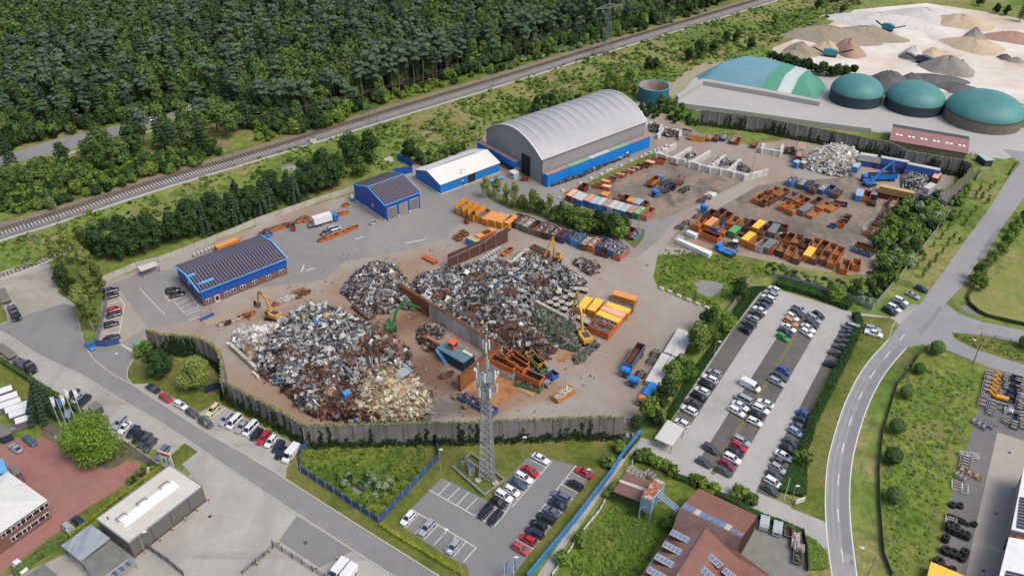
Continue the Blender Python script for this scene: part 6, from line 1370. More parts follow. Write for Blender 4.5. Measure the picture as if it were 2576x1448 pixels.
srow('in the little cluster in the middle of the dirt yard','bins in the middle of the dirt yard','@31',70,20,'655,812:bl:H1.2 728,790:or:H1.4 780,755:bk:H1.4 735,815:or:H1 805,720:bk:H1.4',2.6,1.8,1.3)
# yellow covered group near the middle
crow('of the yellow-covered pair and orange group, from left','containers in the orange group','@22',80,-95,'735,150:yo:cy 840,172:yo:cy 1135,75:yo:co:d200/60:L7.5:H2.6 1105,160:ru:sG:d190/70:L7 1065,200:yo:cy:d200/70:L7.5 1018,240:or:cp:d200/80:L7.5 975,290:yo:cy:d200/80:L7.5 935,335:or:sG:d200/80:L7 890,395:or:sG:d200/85:L7',6.3,2.5,.02)
crow('near the front edge of the yard','single open containers','@22',150,-95,'515,1050:yo:sW:L6.5:H1.4')
crow('in the tumbled pile beside the rusty slab','tumbled containers','@22',120,80,'50,745:or:i0:z2.4:L7 60,700:or:i0:L7 235,700:yo:i2:L6:d150/120 255,745:gr:i0:d140/150:L7 180,960:gr:sR:d200/60:H1.6:L7 190,870:or:i2:z1.7:d170/80:L7 310,850:bl:L6:H1.2:d200/110 410,860:bl:L2.5:H1.5 @12 2490,740:or:i0:z2.2:L8:d170/70 2240,1150:bl:sR:d330/180:L11:H1.6 2490,800:wh:H2.2:L8:d170/70',6.5,2.0)
# scrap pens from shipping containers, upper right
def sstack(items,tile='@31'):
 for s,k,rf_,L,z,dx,dy,lab in items:
  q = pts(tile+' '+s)[0]; ship(G(q,z+2.5),heading(q,dx,dy,z+2.5),L,k,RFM[rf_],lab,z,'containers walling the scrap pens')
sstack([('1035,112','wh','w',8,2.52,160,25,'white container on top, left end of the blue container wall'),('1260,150','bl','w',12,2.52,300,55,'blue container on top, middle of the container wall'),('1570,225','bl','w',12,2.52,300,60,'blue container on top, right half of the container wall'),
 ('1035,165','bl','w',8,0,160,25,'blue container below the white one in the container wall'),('1250,210','nv','r',12,0,300,55,'navy container below, middle of the container wall'),('1540,285','bl','r',12,0,300,60,'blue container below, right half of the container wall'),
 ('1700,315','dr','p',6,1.0,-60,90,'red container standing at the right corner of the pen'),('1630,420','wh','w',6,2.5,110,-70,'white container with open top at the pen front corner'),('1600,490','bl','r',6,0,110,-70,'blue container beneath the white one at the pen corner'),
 ('1300,450','tn','t',12,2.5,330,70,'sand-coloured container on top along the pen front'),('1290,500','dr','r',12,0,330,70,'dark red container below the sand-coloured one'),
 ('340,15','wh','r',6,2.5,30,-90,'white and rust container on top beside the white heap'),('320,95','dr','r',6,1.2,30,-90,'dark red container beside the white heap'),('295,175','lb','b',3,0,40,-20,'small light blue container at the end of the white heap'),
 ('360,180','gy','w',3,0,40,-20,'small grey container at the end of the white heap'),('890,215','lb','b',4,2.2,50,-60,'light blue container at the right end of the white heap')])
ship(G(pts('@11 -0,0')[0]) if False else G(pts('@01 2280,990')[0],2.5),pang('@01 2280,990',200,-80),8,'yo',or_c,'orange container between the concrete fence and the office roof')
def cratestack(s,n,label,mat,group,dx=60,dy=-40,gap=1.35,sz=1.1):
 q = pts(s)[0]; a = heading(q,dx,dy); p = G(q,.5); me = MB().box((0,0,.55),(sz,sz,1.0)).mesh('tank',mat); fr = MB()
 for x in (-.5,.5):
  for z in (.1,.55,1.05): fr.bar((x*sz,-.5*sz,z),(x*sz,.5*sz,z),.07); fr.bar((-.5*sz,x*sz,z),(.5*sz,x*sz,z),.07)
 for x in (-.5,.5):
  for y in (-.5,.5): fr.bar((x*sz,y*sz,0),(x*sz,y*sz,1.1),.07)
 fm = fr.mesh('cage',grey_p)
 for i in range(n):
  r = thing('wire_crate','%s, %s from the left' % (label,ORD[i]),'crate',(p[0]+math.cos(a)*gap*i,p[1]+math.sin(a)*gap*i,.02),a+R.uniform(-.2,.2),group); link('tank',me,r); link('cage',fm,r)
cratestack('@11 2260,1175',8,'caged white crate in the line below the brown ramp',paint('crate_pale',C(196,200,198),.6,0,.3),'caged crates by the ramp',120,-75)
cratestack('@11 2300,1210',5,'caged crate in the second line below the brown ramp',_M['crate_pale'],'caged crates by the ramp',120,-75)
cratestack('@01 1960,1120',6,'caged white tank along the fence behind the office',_M['crate_pale'],'caged tanks behind the office',110,-45)
srow('in the orange line below the brown ramp','orange bins by the ramp','@11',70,-45,'2500,1090:or 2550,1060:or',3,1.5,1)
# brown steel ramp / wall
r_ = thing('steel_ramp','long dark brown steel wall with folded panels and pale rails','steel wall',G(pts('@11 1935,1250')[0])); o = r_.location
brown_s = paint('brown_steel',C(92,62,56),.6,0,.25)
q = gp('@11 1935,1250 2280,1100 2530,985'); a,b,c = [Vector((*rel(p,o),0)) for p in q]; up = Vector((0,0,5.4))
mb = MB(); mb.bar(a+up/2,b+up/2,.2,5.4); mb.build('wall_panel',brown_s,r_)
mb = MB(); mb.bar(b+up/2+Vector((.3,.3,0)),c+up/2,.2,5.2); mb.build('wall_panel',brown_s,r_)
bk_ = Vector((1.5,4.5,0)); mb = MB(); mb.add([b+up,c+up,c+bk_+Vector((0,0,2.2)),b+bk_+Vector((0,0,2.2))],[(0,1,2,3),(3,2,1,0)]); mb.build('sloping_plate',paint('brown_plate',C(112,84,78),.6,0,.25),r_)
mb = MB(); dn = (b-a).normalized(); nn_ = Vector((dn.y,-dn.x,0))*.3
mb.bar(a+up*.72+nn_,b+up*.8+nn_,.14); mb.bar(b+up*.8+nn_,c+up*1.25+nn_,.14)
for t_ in (.25,.6,.9): mb.bar(a.lerp(b,t_)+nn_,a.lerp(b,t_)+up*.75+nn_,.14)
for t_ in (.1,.5,1.0): mb.bar(b.lerp(c,t_)+nn_,b.lerp(c,t_)+up*1.25+nn_,.14)
mb.build('rail',paint('pale_steel',C(176,160,148),.5),r_)
for i,(s,L,W) in enumerate((('@11 2290,905',6,2.4),('@11 2340,880',5,2.2))):
 q = pts(s)[0]; cont(G(q,2),heading(q,140,-60),L,'or','orange crossed-lid container behind the brown ramp, %s one' % ORD[i],cover=or_c,H_=2.0)
rail_stack = thing('beam_stack','stack of orange steel beams beside the brown ramp','steel beams',G(pts('@11 1750,1175')[0]),pang('@11 1750,1175',110,55))
for i in range(8): MB().box((0,(i % 4)*.5-.8,.3+.45*(i//4)),(6-.3*(i % 3),.35,.35)).build('beam',KP('or'),rail_stack)
# slabs, pipes, drums
slabm = ground_mat('rusty_plate',[C(150,104,70),C(176,128,86),C(124,84,62)],.2,.8,.25)
def slab(s,z,th,mat,label,cat='steel plate',name='steel_plate'):
 q = gp(s); o = sum(q,Vector((0,0)))/len(q); r = MB().prism([rel(p,o) for p in q],0,th).build(name,mat,None,loc=(o[0],o[1],z)); return tag(r,label,cat)
slab('@12 2080,1010 2160,960 2260,1000 2250,1110',.03,.12,slabm,'rusty plate on the ground behind the blue open container')
slab('@12 2280,940 2576,760 @22 60,900 130,1000 -40,1120 @12 2400,1230',.035,.1,slabm,'wide rusty steel plates covering the ground by the mast')
slab('@22 40,1010 100,970 260,1045 200,1100',.15,.1,ground_mat('wood_boards',[C(196,156,104),C(176,136,90)],.3,2,.2),'pale wooden boards in front of the green container','boards','board_stack')
slab('@22 440,700 560,640 640,660 470,760',.03,.08,slabm,'rusty plate left of the green transformer scrap')
slab('@11 1120,1270 1280,1180 1320,1230 1150,1300',.04,.3,slabm,'brown steel platform above the small scrap heap')
slab('@21 1650,1000 1680,990 2010,1125 1975,1155',.1,1.6,white_p,'long white striped roof section lying above the pond bank','roof section','roof_section')
slab('@21 1745,920 1775,905 1870,945 1840,965',.1,1.6,white_p,'short white box section beside the ladder frames','roof section','roof_section')
slab('@21 1720,990 1900,1070 2080,1100 2040,1000 1860,930',.05,.15,ground_mat('brown_boards',[C(148,120,96),C(164,140,116)],.2,1,.2),'brown boards lying between the white sections','boards','board_stack')
slab('@21 1625,960 1680,915 1740,945 1690,1000',.05,.2,paint('grey_panel',C(168,166,166),.6),'grey panel at the left end of the storage pad')
lad = thing('ladder_frame','long pale lattice frame lying above the pond bank','steel frame',G(pts('@21 1950,980')[0]),pang('@21 1950,980',190,75)); mb = MB()
for y in (-.9,0,.9): mb.box((0,y,.3),(11,.14,.2))
for k in range(12): mb.box((-5.4+k*.98,0,.32),(.1,1.9,.14))
mb.build('frame',grey_p,lad)
# pipe stacks on trailers by the hedge
pipem = paint('white_pipes',C(214,212,206),.5,0,.15)
for i,(s,e) in enumerate((('@22 1712,420','@22 1568,655'),('@22 1792,450','@22 1652,690'),('@22 1552,668','@22 1385,945'),('@22 1640,705','@22 1470,975'))):
 a,b = G(pts(s)[0],1.8),G(pts(e)[0],1.8); L = (b-a).length; r = thing('pipe_stack','bundle of long white pipes on a trailer, %s' % ('upper left','upper right','lower left','lower right')[i],'pipes',(a+b)/2,ang(a,b),'white pipe bundles')
 mb = MB()
 for k in range(7):
  for j in range(4): mb.box((R.uniform(-.1,.1),-1.08+k*.36,.9+j*.3),(L,.3,.26))
 mb.build('pipes',pipem,r)
 mb = MB()
 for x in (-L*.35,0,L*.35): mb.box((x,0,.62),(.14,2.7,.24)); mb.box((x,1.33,1.4),(.1,.08,1.7)); mb.box((x,-1.33,1.4),(.1,.08,1.7))
 mb.build('stakes',dgrey,r)
 MB().box((0,0,.4),(L,1.0,.2)).build('trailer_frame',dgrey,r); wheels(r,[-L*.35,L*.3],1.0)
# cable drums
dm1 = MB(); dm1.tube((0,0,0),(0,0,.1),1.0,n=16); DR1 = dm1.mesh('flange',paint('drum_flange',C(182,178,168),.7,0,.3)); DR2 = MB().tube((0,0,.1),(0,0,1.25),.82,n=16).mesh('cable',black_p); DR3 = MB().tube((0,0,1.34),(0,0,1.39),.16,n=8).mesh('hub',dgrey)
for i,s in enumerate('560,20 620,25 690,5 470,75 540,90 610,110 440,105 385,140 450,165 500,135 640,70 645,40 570,160 530,205 620,150 590,60 735,15 700,300 735,325 765,340 715,275 690,295'.split()):
 p = G(pts('@22 '+s)[0],1.3); zz = 1.36 if i in (3,5,11) else 0
 r = thing('cable_drum','black cable drum with pale flanges, %s of the cluster by the long excavator' % ORD[i],'cable drum',(p[0],p[1],zz),0,'cable drums standing in a cluster')
 for m_ in (DR1,DR2,DR3): link(m_.name.split('.')[0],m_,r)
 link('flange',DR1,r,(0,0,1.25))
# concrete rings
ring = MB(); ring.revolve([(.95,0),(.95,1.5),(.72,1.5),(.72,0),(.95,0)],n=16); RING = ring.mesh('pipe_ring',ground_mat('ring_concrete',[C(140,140,138),C(156,155,152),C(120,118,114)],.5,2,.25))
for i,s in enumerate('145,80 125,120 105,175 30,170 70,140 185,160 10,200 160,255 @12 2530,200 2570,150 235,775 225,870'.split()):
 if s[0] == '@': tl = s; continue
 q = pts((('@22 ' if i < 8 else '@12 ')+s))[0]; zr = 2.7 if i < 10 else 2.9; p = G(q,zr+.6)
 o = link('concrete_ring',RING,None,(p[0],p[1],zr+R.random()*.5)); o.rotation_euler = (R.uniform(.7,1.5),R.uniform(-.3,.3),R.uniform(-.6,.6)); o.scale = ((1.25,)*3 if i < 10 else (.85,)*3)
 tag(o,'grey concrete pipe ring on the scrap, %s of the rings' % ORD[i],'pipe ring','concrete pipe rings')
p = G(pts('@22 335,950')[0],1); o = link('concrete_ring',RING,None,(p[0],p[1],1.0)); o.rotation_euler = (1.5,0,.9); tag(o,'white pipe ring beside the lower green container','pipe ring')
# flatbed weighbridge etc
slab('@02 2030,330 2240,260 2576,130 2576,190 2400,260 2080,400',.03,.12,ground_mat('weighbridge',[C(158,140,120),C(170,154,134)],.2,1,.15),'long pale weighbridge platform in front of the office','weighbridge','weighbridge')
slab('@12 -30,90 200,30 240,75 -20,190',.03,.12,_M['weighbridge'],'pale platform strips beside the yellow excavator','platform','platform')
wb2 = thing('barrier_post','small blue barrier unit with sign discs at the weighbridge','barrier',G(pts('@02 2085,300')[0]),pang('@02 2085,300',80,-40)); MB().box((0,0,.35),(4.5,.7,.5)).build('base',blue_dark,wb2)
for x in (-1.6,1.6): MB().bar((x,0,.5),(x,0,2.8),.14).build('post',grey_p,wb2); MB().box((x,0,3.0),(.7,.12,.6)).build('sign',trim_blue,wb2)
srow('in the row of small bins by the weighbridge','small bins by the weighbridge','@02',60,-20,'2220,350:wh:L2 2290,340:bk:L2 2350,305:wh:L2:sW 2400,290:wh:L2 2450,270:or:L2 2490,265:bk:L2 2535,245:or:L2 @12 200,150:or:L2 270,110:wh:L5:sW 330,95:wh:L5:sW 430,25:ru:L4 510,35:ru:L2.5 430,75:ru:L2 1920,860:ru:sD:L4:H1.2 2120,1175:gy:L2 2010,1080:gy:L2 2215,880:gy:L1.5',2.4,1.3,.9)
# silver lidded containers top-left corner & blue tanks
for i,s in enumerate('0,75 60,145 95,210 190,250 235,305 305,370'.split()):
 q = pts('@z3 '+s)[0]; p = G(q,2); an = heading(q,110,-38)
 r = cont(p,an,5.6,'gy','grey skip-bodied trailer with white canopy, %s of the row on the left edge' % ORD[i],cover=white_p,H_=1.8,name='covered_trailer',group='covered trailers on the left edge',W=2.2)
cont(G(pts('@z3 235,460')[0],1.0),pang('@z3 235,460',110,-38),6.5,'gy','open silver trailer tray in front of the covered trailers',lining=3,H_=1.0,W=2.2)
skip(G(pts('@02 1395,555')[0],1.4),pang('@02 1395,555',60,-25),'gr','green lidded skip at the foot of the ivy wall',2.6,1.6,1.4,cover=gn_c)
cont(G(pts('@33 1830,1462')[0],2.6),pang('@33 1790,1395',260,110),8,'yo','bright yellow ribbed container at the bottom edge, beside stacked tyres',cover=yel_c,H_=2.6,W=4)
tl = thing('caravan','pale small caravan trailer in the worn court behind the barn','caravan',G(pts('@33 95,970')[0],1),pang('@33 95,970',10,-80)); MB().loft([[(x,-1,.5),(x,-1,h_),(x,1,h_),(x,1,.5)] for x,h_ in ((-1.8,1.6),(-1.4,2.0),(1.4,2.0),(1.8,1.6))]).build('body',paint('caravan_grey',C(176,182,184),.5),tl); MB().box((-1.78,0,1.2),(.06,1.2,.4)).build('window',glass_d,tl)
for y in (-1,1): link('wheel',WHEEL,tl,(0,y,.33))
tl2 = thing('caravan','pale caravan trailer partly behind the barn corner','caravan',G(pts('@23 2540,915')[0],1),pang('@33 95,970',10,-80)); link('body',tl.children[0].data,tl2); link('window',tl.children[1].data,tl2);
for y in (-1,1): link('wheel',WHEEL,tl2,(0,y,.33))
srow('among the scrap vehicles by the wire fence','carts by the wire fence','@33',5,-90,'215,995:gy:L3 285,1080:ru:sW:L5 320,1160:wh:sW:L2 305,1245:gy:sD:L4',3,1.9,1.1)
# ------------------------------------------------------------------ scrap heaps
bed = ground_mat('scrap_bed',[C(54,50,48),C(72,68,66),C(64,50,44)],.3,2,.4)  # bed coloured dark to paint in the shade between the pieces
def heapobj(name,label,poly,hmax,mats,npc,slope=.75,seed=1,smin=.5,smax=1.8,flat=.45,base=None,zone=None,grid=1.2,kindmix=(.4,.72,.84),kind='stuff',cat='scrap heap',peaks=(),tilt=.7,thick=.06,skip=(),nbig=0,flat_only=False):
 rnd = random.Random(seed); xs = [p[0] for p in poly]; ys = [p[1] for p in poly]; o = Vector(((min(xs)+max(xs))/2,(min(ys)+max(ys))/2))
 pr = [(rnd.uniform(0,6),rnd.uniform(0,6),rnd.uniform(.08,.2),rnd.uniform(.08,.2)) for _ in range(4)]
 def H(p):
  if not inside(p,poly): return -.3
  d = edge_dist(p,poly,skip); n = sum(math.sin(p[0]*c+a)*math.sin(p[1]*e+b) for a,b,c,e in pr)/4
  h = hmax*(1-math.exp(-d*slope/hmax*1.4))*(1+.35*n)
  for (q,r,dh) in peaks: h += dh*math.exp(-((p-q).length/r)**2)*min(1,d/4)
  return max(.02,h)
 nx = int((max(xs)-min(xs))/grid)+2; ny = int((max(ys)-min(ys))/grid)+2; mb = MB(); hs = {}
 for i in range(nx+1):
  for j in range(ny+1):
   p = Vector((min(xs)-grid/2+i*grid,min(ys)-grid/2+j*grid)); h = H(p); hs[i,j] = h; mb.v.append((p[0]-o[0],p[1]-o[1],h+(rnd.uniform(-.3,.3) if h > .3 else 0)))
 for i in range(nx):
  for j in range(ny):
   if max(hs[i,j],hs[i+1,j],hs[i+1,j+1],hs[i,j+1]) > 0: mb.f.append((i*(ny+1)+j,(i+1)*(ny+1)+j,(i+1)*(ny+1)+j+1,i*(ny+1)+j+1)); mb.m.append(len(mats))
 P = rand_in(poly,npc,rnd)
 if flat_only: mb.v = []; mb.f = []; mb.m = []
 for iq,p in enumerate(P):
  h = H(p) if not flat_only else 0; mi = zone(p,rnd) if zone else 0
  M = Matrix.Rotation(rnd.uniform(0,6.28),3,'Z') @ Matrix.Rotation(rnd.gauss(0,tilt),3,'X') @ Matrix.Rotation(rnd.gauss(0,tilt*.8),3,'Y')
  s = smin+(smax-smin)*rnd.random()**3.2; ty = rnd.random()
  if iq < nbig: s = rnd.uniform(2.2,4.4); ty *= .66; M = Matrix.Rotation(rnd.uniform(0,6.28),3,'Z') @ Matrix.Rotation(rnd.gauss(0,.3),3,'X')
  c = (p[0]-o[0],p[1]-o[1],h+rnd.uniform(-.1,.5))
  if ty < kindmix[0]:   # bent sheet
   q = [(-s*.5,-s*.3,0),(0,-s*.34,s*rnd.uniform(-.2,.25)),(s*.5,-s*.26,s*rnd.uniform(-.15,.15)),(s*.5,s*.3,s*rnd.uniform(-.1,.1)),(0,s*.3,s*rnd.uniform(-.2,.25)),(-s*.5,s*.28,0)]
   top = [M @ Vector(v)+Vector(c) for v in q]; nn = (M @ Vector((0,0,-thick))); bot = [v+nn for v in top]
   mb.add(top+bot,[(0,1,4,5),(1,2,3,4),(7,6,11,10),(8,7,10,9),(0,6,7,1),(1,7,8,2),(2,8,9,3),(3,9,10,4),(4,10,11,5),(5,11,6,0)],mi)
  elif ty < kindmix[1]: mb.box(c,(s*2.0,.12,.12),M=M,mi=mi)
  elif ty < kindmix[2]: mb.box(c,(s*.7,s*.5,s*.45),M=M,mi=mi)
  else:
   d = M @ Vector((s*.7,0,0)); mb.tube(Vector(c)-d,Vector(c)+d,s*.16,n=6,mi=mi)
 r = mb.build(name,list(mats)+[bed],None,loc=(o[0],o[1],.03)); tag(r,label,cat,kind=kind); return r,H
bigp = gp('@D 583,866 592,850 618,836 690,826 735,808 775,792 820,796 868,812 950,838 1000,862 1030,895 1032,930 1050,970 1082,1010 1072,1045 1030,1060 930,1064 850,1056 790,1048 745,1020 735,990 690,960 645,925 625,890')
cs = G(pts('@D 960,1010')[0]); rs = [G(pts('@D 720,950')[0]),G(pts('@D 800,1010')[0]),G(pts('@D 960,920')[0]),G(pts('@D 880,960')[0])]; wz = G(pts('@D 625,860')[0])
def zone_big(p,rnd):
 e = rnd.uniform(-3,3)
 if (p-G((1010,1022))).length+e < 9.5 or (p-cs).length+e < 5: return 2
 if (p-wz).length+e < 9: return 3
 q = P2px(p)
 f_ = (q-912)/120
 if f_+.75*math.sin(p[0]*.33)*math.sin(p[1]*.41+1)+.25*math.sin(p[0]*.9+p[1]*.7)+rnd.uniform(-.3,.3) > .5: return 1
 if (p-G((975,890))).length+e < 7: return 1
 return 0
def P2px(p):   # survey sheet row of a ground point
 v = np.array([p[0],p[1],-CAM_H]); return 724-FPX*(v@_uu)/(v@_f)
MS = [sil_mat,rst_mat,cream_mat,white_mat]
heapobj('scrap_heap','largest scrap heap of silver, rusty and cream metal pieces behind the walls',bigp,5.2,MS,22000,zone=zone_big,smin=.26,nbig=170,seed=4,slope=.8,peaks=[(G((800,825)),9,3.0),(G((880,850)),12,1.5),(G((960,1010)),8,1.5)],smax=3.4)
p2 = [G(p,DH)+Vector((.7,.7)) for p in (pts('@12 2440,575')[0],pts('@12 1440,-40')[0])]+gp('@D 1060,700 1110,688 1180,676 1240,662 1290,665 1330,655 1400,672 1440,690 1470,715 1450,735 1380,750 1345,775 1335,800 1350,840 1400,880 1370,905 1310,890 1275,872')
def zone2(p,rnd):
 q = P2px(p); return 1 if q > 818+rnd.uniform(-30,30) and rnd.random() < .6 else (1 if math.sin(p[0]*.31+2)*math.sin(p[1]*.37) > .62 else 4 if rnd.random() < .3 else 0)
heapobj('scrap_heap','broad silver scrap heap piled behind the long dividing wall',p2,3.9,MS+[dark_mat],17000,zone=zone2,seed=8,slope=.9,skip=(1,),smin=.3,smax=2.8,nbig=70)
heapobj('scrap_heap','smaller silver scrap heap left of the dividing wall',gp('@D 858,735 900,688 940,668 985,668 1012,690 1020,720 1060,762 1040,780 1000,775 985,790 940,790 900,772'),3.6,MS,4200,zone=lambda p,r: 1 if r.random() < .22 else 0,seed=11,slope=.9,smin=.3,smax=2.4)
heapobj('scrap_heap','pile of dark green transformer scrap beside the long-armed excavator',gp('@22 200,260 330,190 460,300 560,300 640,420 700,560 640,640 480,600 380,560 300,480 200,380'),2.2,[green_mat],2400,seed=13,kindmix=(.3,.6,.92),smax=2.4)
heapobj('scrap_heap','small scatter of green and rusty parts by the excavator tracks',gp('@22 600,690 690,650 830,540 880,590 800,650 720,740 640,770'),1.0,[green_mat],260,seed=17,kindmix=(.2,.5,.95),smax=1.6)
heapobj('scrap_heap','bright white scrap heap among the shipping containers',gp('@31 345,215 430,110 520,70 700,70 860,110 910,150 880,240 780,335 600,320 420,260'),5.0,[white_mat],2600,seed=19,slope=.9,smax=3.0)
heapobj('scrap_heap','grey cable scrap heap inside the container pen',gp('@31 1340,330 1420,300 1560,300 1650,370 1600,440 1500,480 1340,440'),2.8,[sil_mat],1300,seed=21)
heapobj('scrap_heap','tangled wire scrap beside the bushes, dirt yard edge',gp('@31 1110,740 1200,640 1330,610 1320,680 1230,760 1210,850 1120,860'),1.8,[dark_mat],500,seed=23)
heapobj('scrap_heap','silver scrap in the block bay at the centre',gp('@21 1720,110 1850,100 1840,130 1770,150'),1.6,[sil_mat],160,seed=25)
heapobj('scrap_heap','silver scrap in the block bay third from the hall',gp('@21 2040,170 2110,140 2190,180 2170,215 2100,225 2050,205'),2.4,[sil_mat],420,seed=26)
heapobj('scrap_heap','silver scrap spilling from the last block bay',gp('@21 2200,190 2280,200 2400,270 2370,290 2300,270 2210,230'),2.6,[sil_mat],500,seed=27)
heapobj('scrap_heap','coiled grey cable heap in the bay beside the hall',gp('@20 1370,1280 1420,1255 1500,1275 1500,1330 1400,1335'),2.2,[dark_mat],260,seed=28)
heapobj('scrap_heap','brown and white scrap in the bay behind the hall',gp('@20 1480,1350 1540,1300 1690,1320 1690,1380 1560,1385'),1.8,[rst_mat,sil_mat],360,seed=29,zone=lambda p,r: int(r.random() < .5))
heapobj('scrap_heap','rusty scrap in the grey bay beside the white heap',gp('@31 150,50 280,60 270,110 150,100'),1.5,[rst_mat],200,seed=30)
heapobj('scrap_heap','baled rusty and silver bundles at the upper end of the broad heap',gp('@21 610,1200 680,1160 740,1170 860,1230 870,1300 780,1330 700,1260'),1.6,[rst_mat,sil_mat],420,seed=31,zone=lambda p,r: int(r.random() < .45),smax=2.4)
heapobj('scrap_heap','scrap parts lying along the foot of the hall side stack',gp('@21 355,420 700,310 950,190 1180,110 1190,125 960,215 720,330 400,435'),.6,[dark_mat],260,seed=33,kindmix=(.2,.5,.95))
heapobj('scrap_heap','mixed scrap between the rusty containers and the yellow excavator',gp('@21 0,1180 110,1080 330,1150 290,1250 130,1290'),2.4,[dark_mat,sil_mat],700,seed=35,zone=lambda p,r: int(r.random() < .6))
heapobj('scrap_heap','dark scrap fragments beside the blue press trough',gp('@12 1620,450 1680,380 1900,380 1900,470 1800,560 1850,650 1720,640 1640,560'),1.4,[dark_mat,sil_mat,rst_mat],420,seed=37,zone=lambda p,r: r.randrange(3))
crow('embedded in the scrap heaps','containers among the heaps','@21',140,60,'280,1060:ru:sD:L7:H2.2 235,1110:yo:sS:L7:H2 210,1260:ru:sS:L6:H2.2:d-90/110 @12 1080,225:ru:sS:L9:H1.2:d150/110 100,830:ru:sD:L5:H1.5:d120/110 2500,640:pk:L5:d150/110',6,2)
for s,c_,lab in (('@12 915,1085',KP('lb'),'bright blue metal cabinet lying on the biggest heap'),('@12 878,825',KP('lb'),'small blue object on the slope of the biggest heap'),('@12 305,530',KP('lb'),'blue crumpled panel among white parts on the heap'),('@12 400,670',KP('yo'),'flat yellow part on the rusty side of the biggest heap'),('@12 1340,890',KP('yo'),'yellow box part near the cream panels on the heap'),('@12 1015,1325',KP('bl'),'blue box at the foot of the heap by the wall')):
 p = G(pts(s)[0],4.0 if '1325' not in s else .6); sz = (1.9,1.5,2.6) if '1085' in s else (1.4,1.1,1.0)
 o = MB().box((0,0,0),sz,M=Matrix.Rotation(.2,3,'X')).box((0,0,sz[2]/2+.02),(sz[0]*.8,sz[1]*.8,.1),M=Matrix.Rotation(.2,3,'X')).build('scrap_cabinet',c_,None,loc=(p[0],p[1],4.2 if '1325' not in s else .7),rz=.6); tag(o,lab,'scrap part')
o = uvquad('corrugated_sheets',(0,0,0),(9.5,0,.4),(9.8,2.6,.2),(.3,2.9,0),_M['corrugated_sheet'],None,.15); p = G(pts('@12 1290,1050')[0],4.5); o.location = (p[0],p[1],5.4); o.rotation_euler = (0.1,-.05,pang('@12 1400,1000',180,-100)); tag(o,'stack of pale corrugated sheets lying on the cream panels','metal sheets')
heapobj('debris','small metal debris scattered over the yard between the heaps',gp('@D 860,640 1330,600 1520,680 1500,800 1560,900 1400,1040 1090,1050 1060,930 1010,850 760,760 600,800 570,860 540,820 760,700'),.01,[rst_mat,sil_mat],1100,zone=lambda p,r: int(r.random() < .4),seed=41,smin=.12,smax=.7,flat_only=True)
for s,e,h,lab in (('@22 240,125','@22 560,295',2.6,'old concrete beam wall between the drums and the green scrap'),('@21 -15,1190','@21 120,1070',3.0,'pale concrete wall of the scrap bay near the yellow excavator'),('@21 120,1060','@21 180,1060',3.0,'short pale wall at the corner of the scrap bay')):
 a,b = G(pts(s)[0],h),G(pts(e)[0],h); r = thing('bay_wall',lab,'wall',a); MB().bar((0,0,h/2),(b[0]-a[0],b[1]-a[1],h/2),1.0,h).build('panels',conc_face,r)
# mounds of soil and rubble
def mound(label,c_s,r,h,mat,name='rubble_mound',z=0,sx=1.0,rz=0,seed=0,sharp=1.0):
 rnd = random.Random(seed+int(r*7)); r *= .58; h *= .9; sx = 1+(sx-1)*.6; p = G(pts(c_s)[0],h*.4); mb = MB(); rings = []; n = 26
 ph = [rnd.uniform(0,6) for _ in range(3)]
 for k in range(9):
  t_ = k/8; rr_ = r*(1-t_)**.85+.02; rings.append([((rr_*(1+.16*math.sin(2*a+ph[0])+.1*math.sin(5*a+ph[1]+t_*2)))*math.cos(a)*sx,(rr_*(1+.16*math.sin(2*a+ph[0])+.1*math.sin(3*a+ph[2])))*math.sin(a),h*(t_-.14*t_**5)*(1+.07*math.sin(5*a+k+ph[0])+.05*math.sin(11*a+2*k))) for a in [2*PI*i/n for i in range(n)]])
 mb.loft(rings,cap=False); o = mb.build(name,mat,None,sm=True,loc=(p[0],p[1],z),rz=rz); return tag(o,label,'mound')
rub = {k: ground_mat('rubble_'+k,c,.12,.8,.25) for k,c in {'red': [C(164,132,118),C(176,146,130)],'grey': [C(136,132,124),C(152,148,140)],'dark': [C(92,92,92),C(108,107,105)],'sand': [C(186,166,140),C(198,180,152)],'tan': [C(160,150,130),C(150,140,122)],'pale': [C(196,192,186),C(206,202,196)]}.items()}
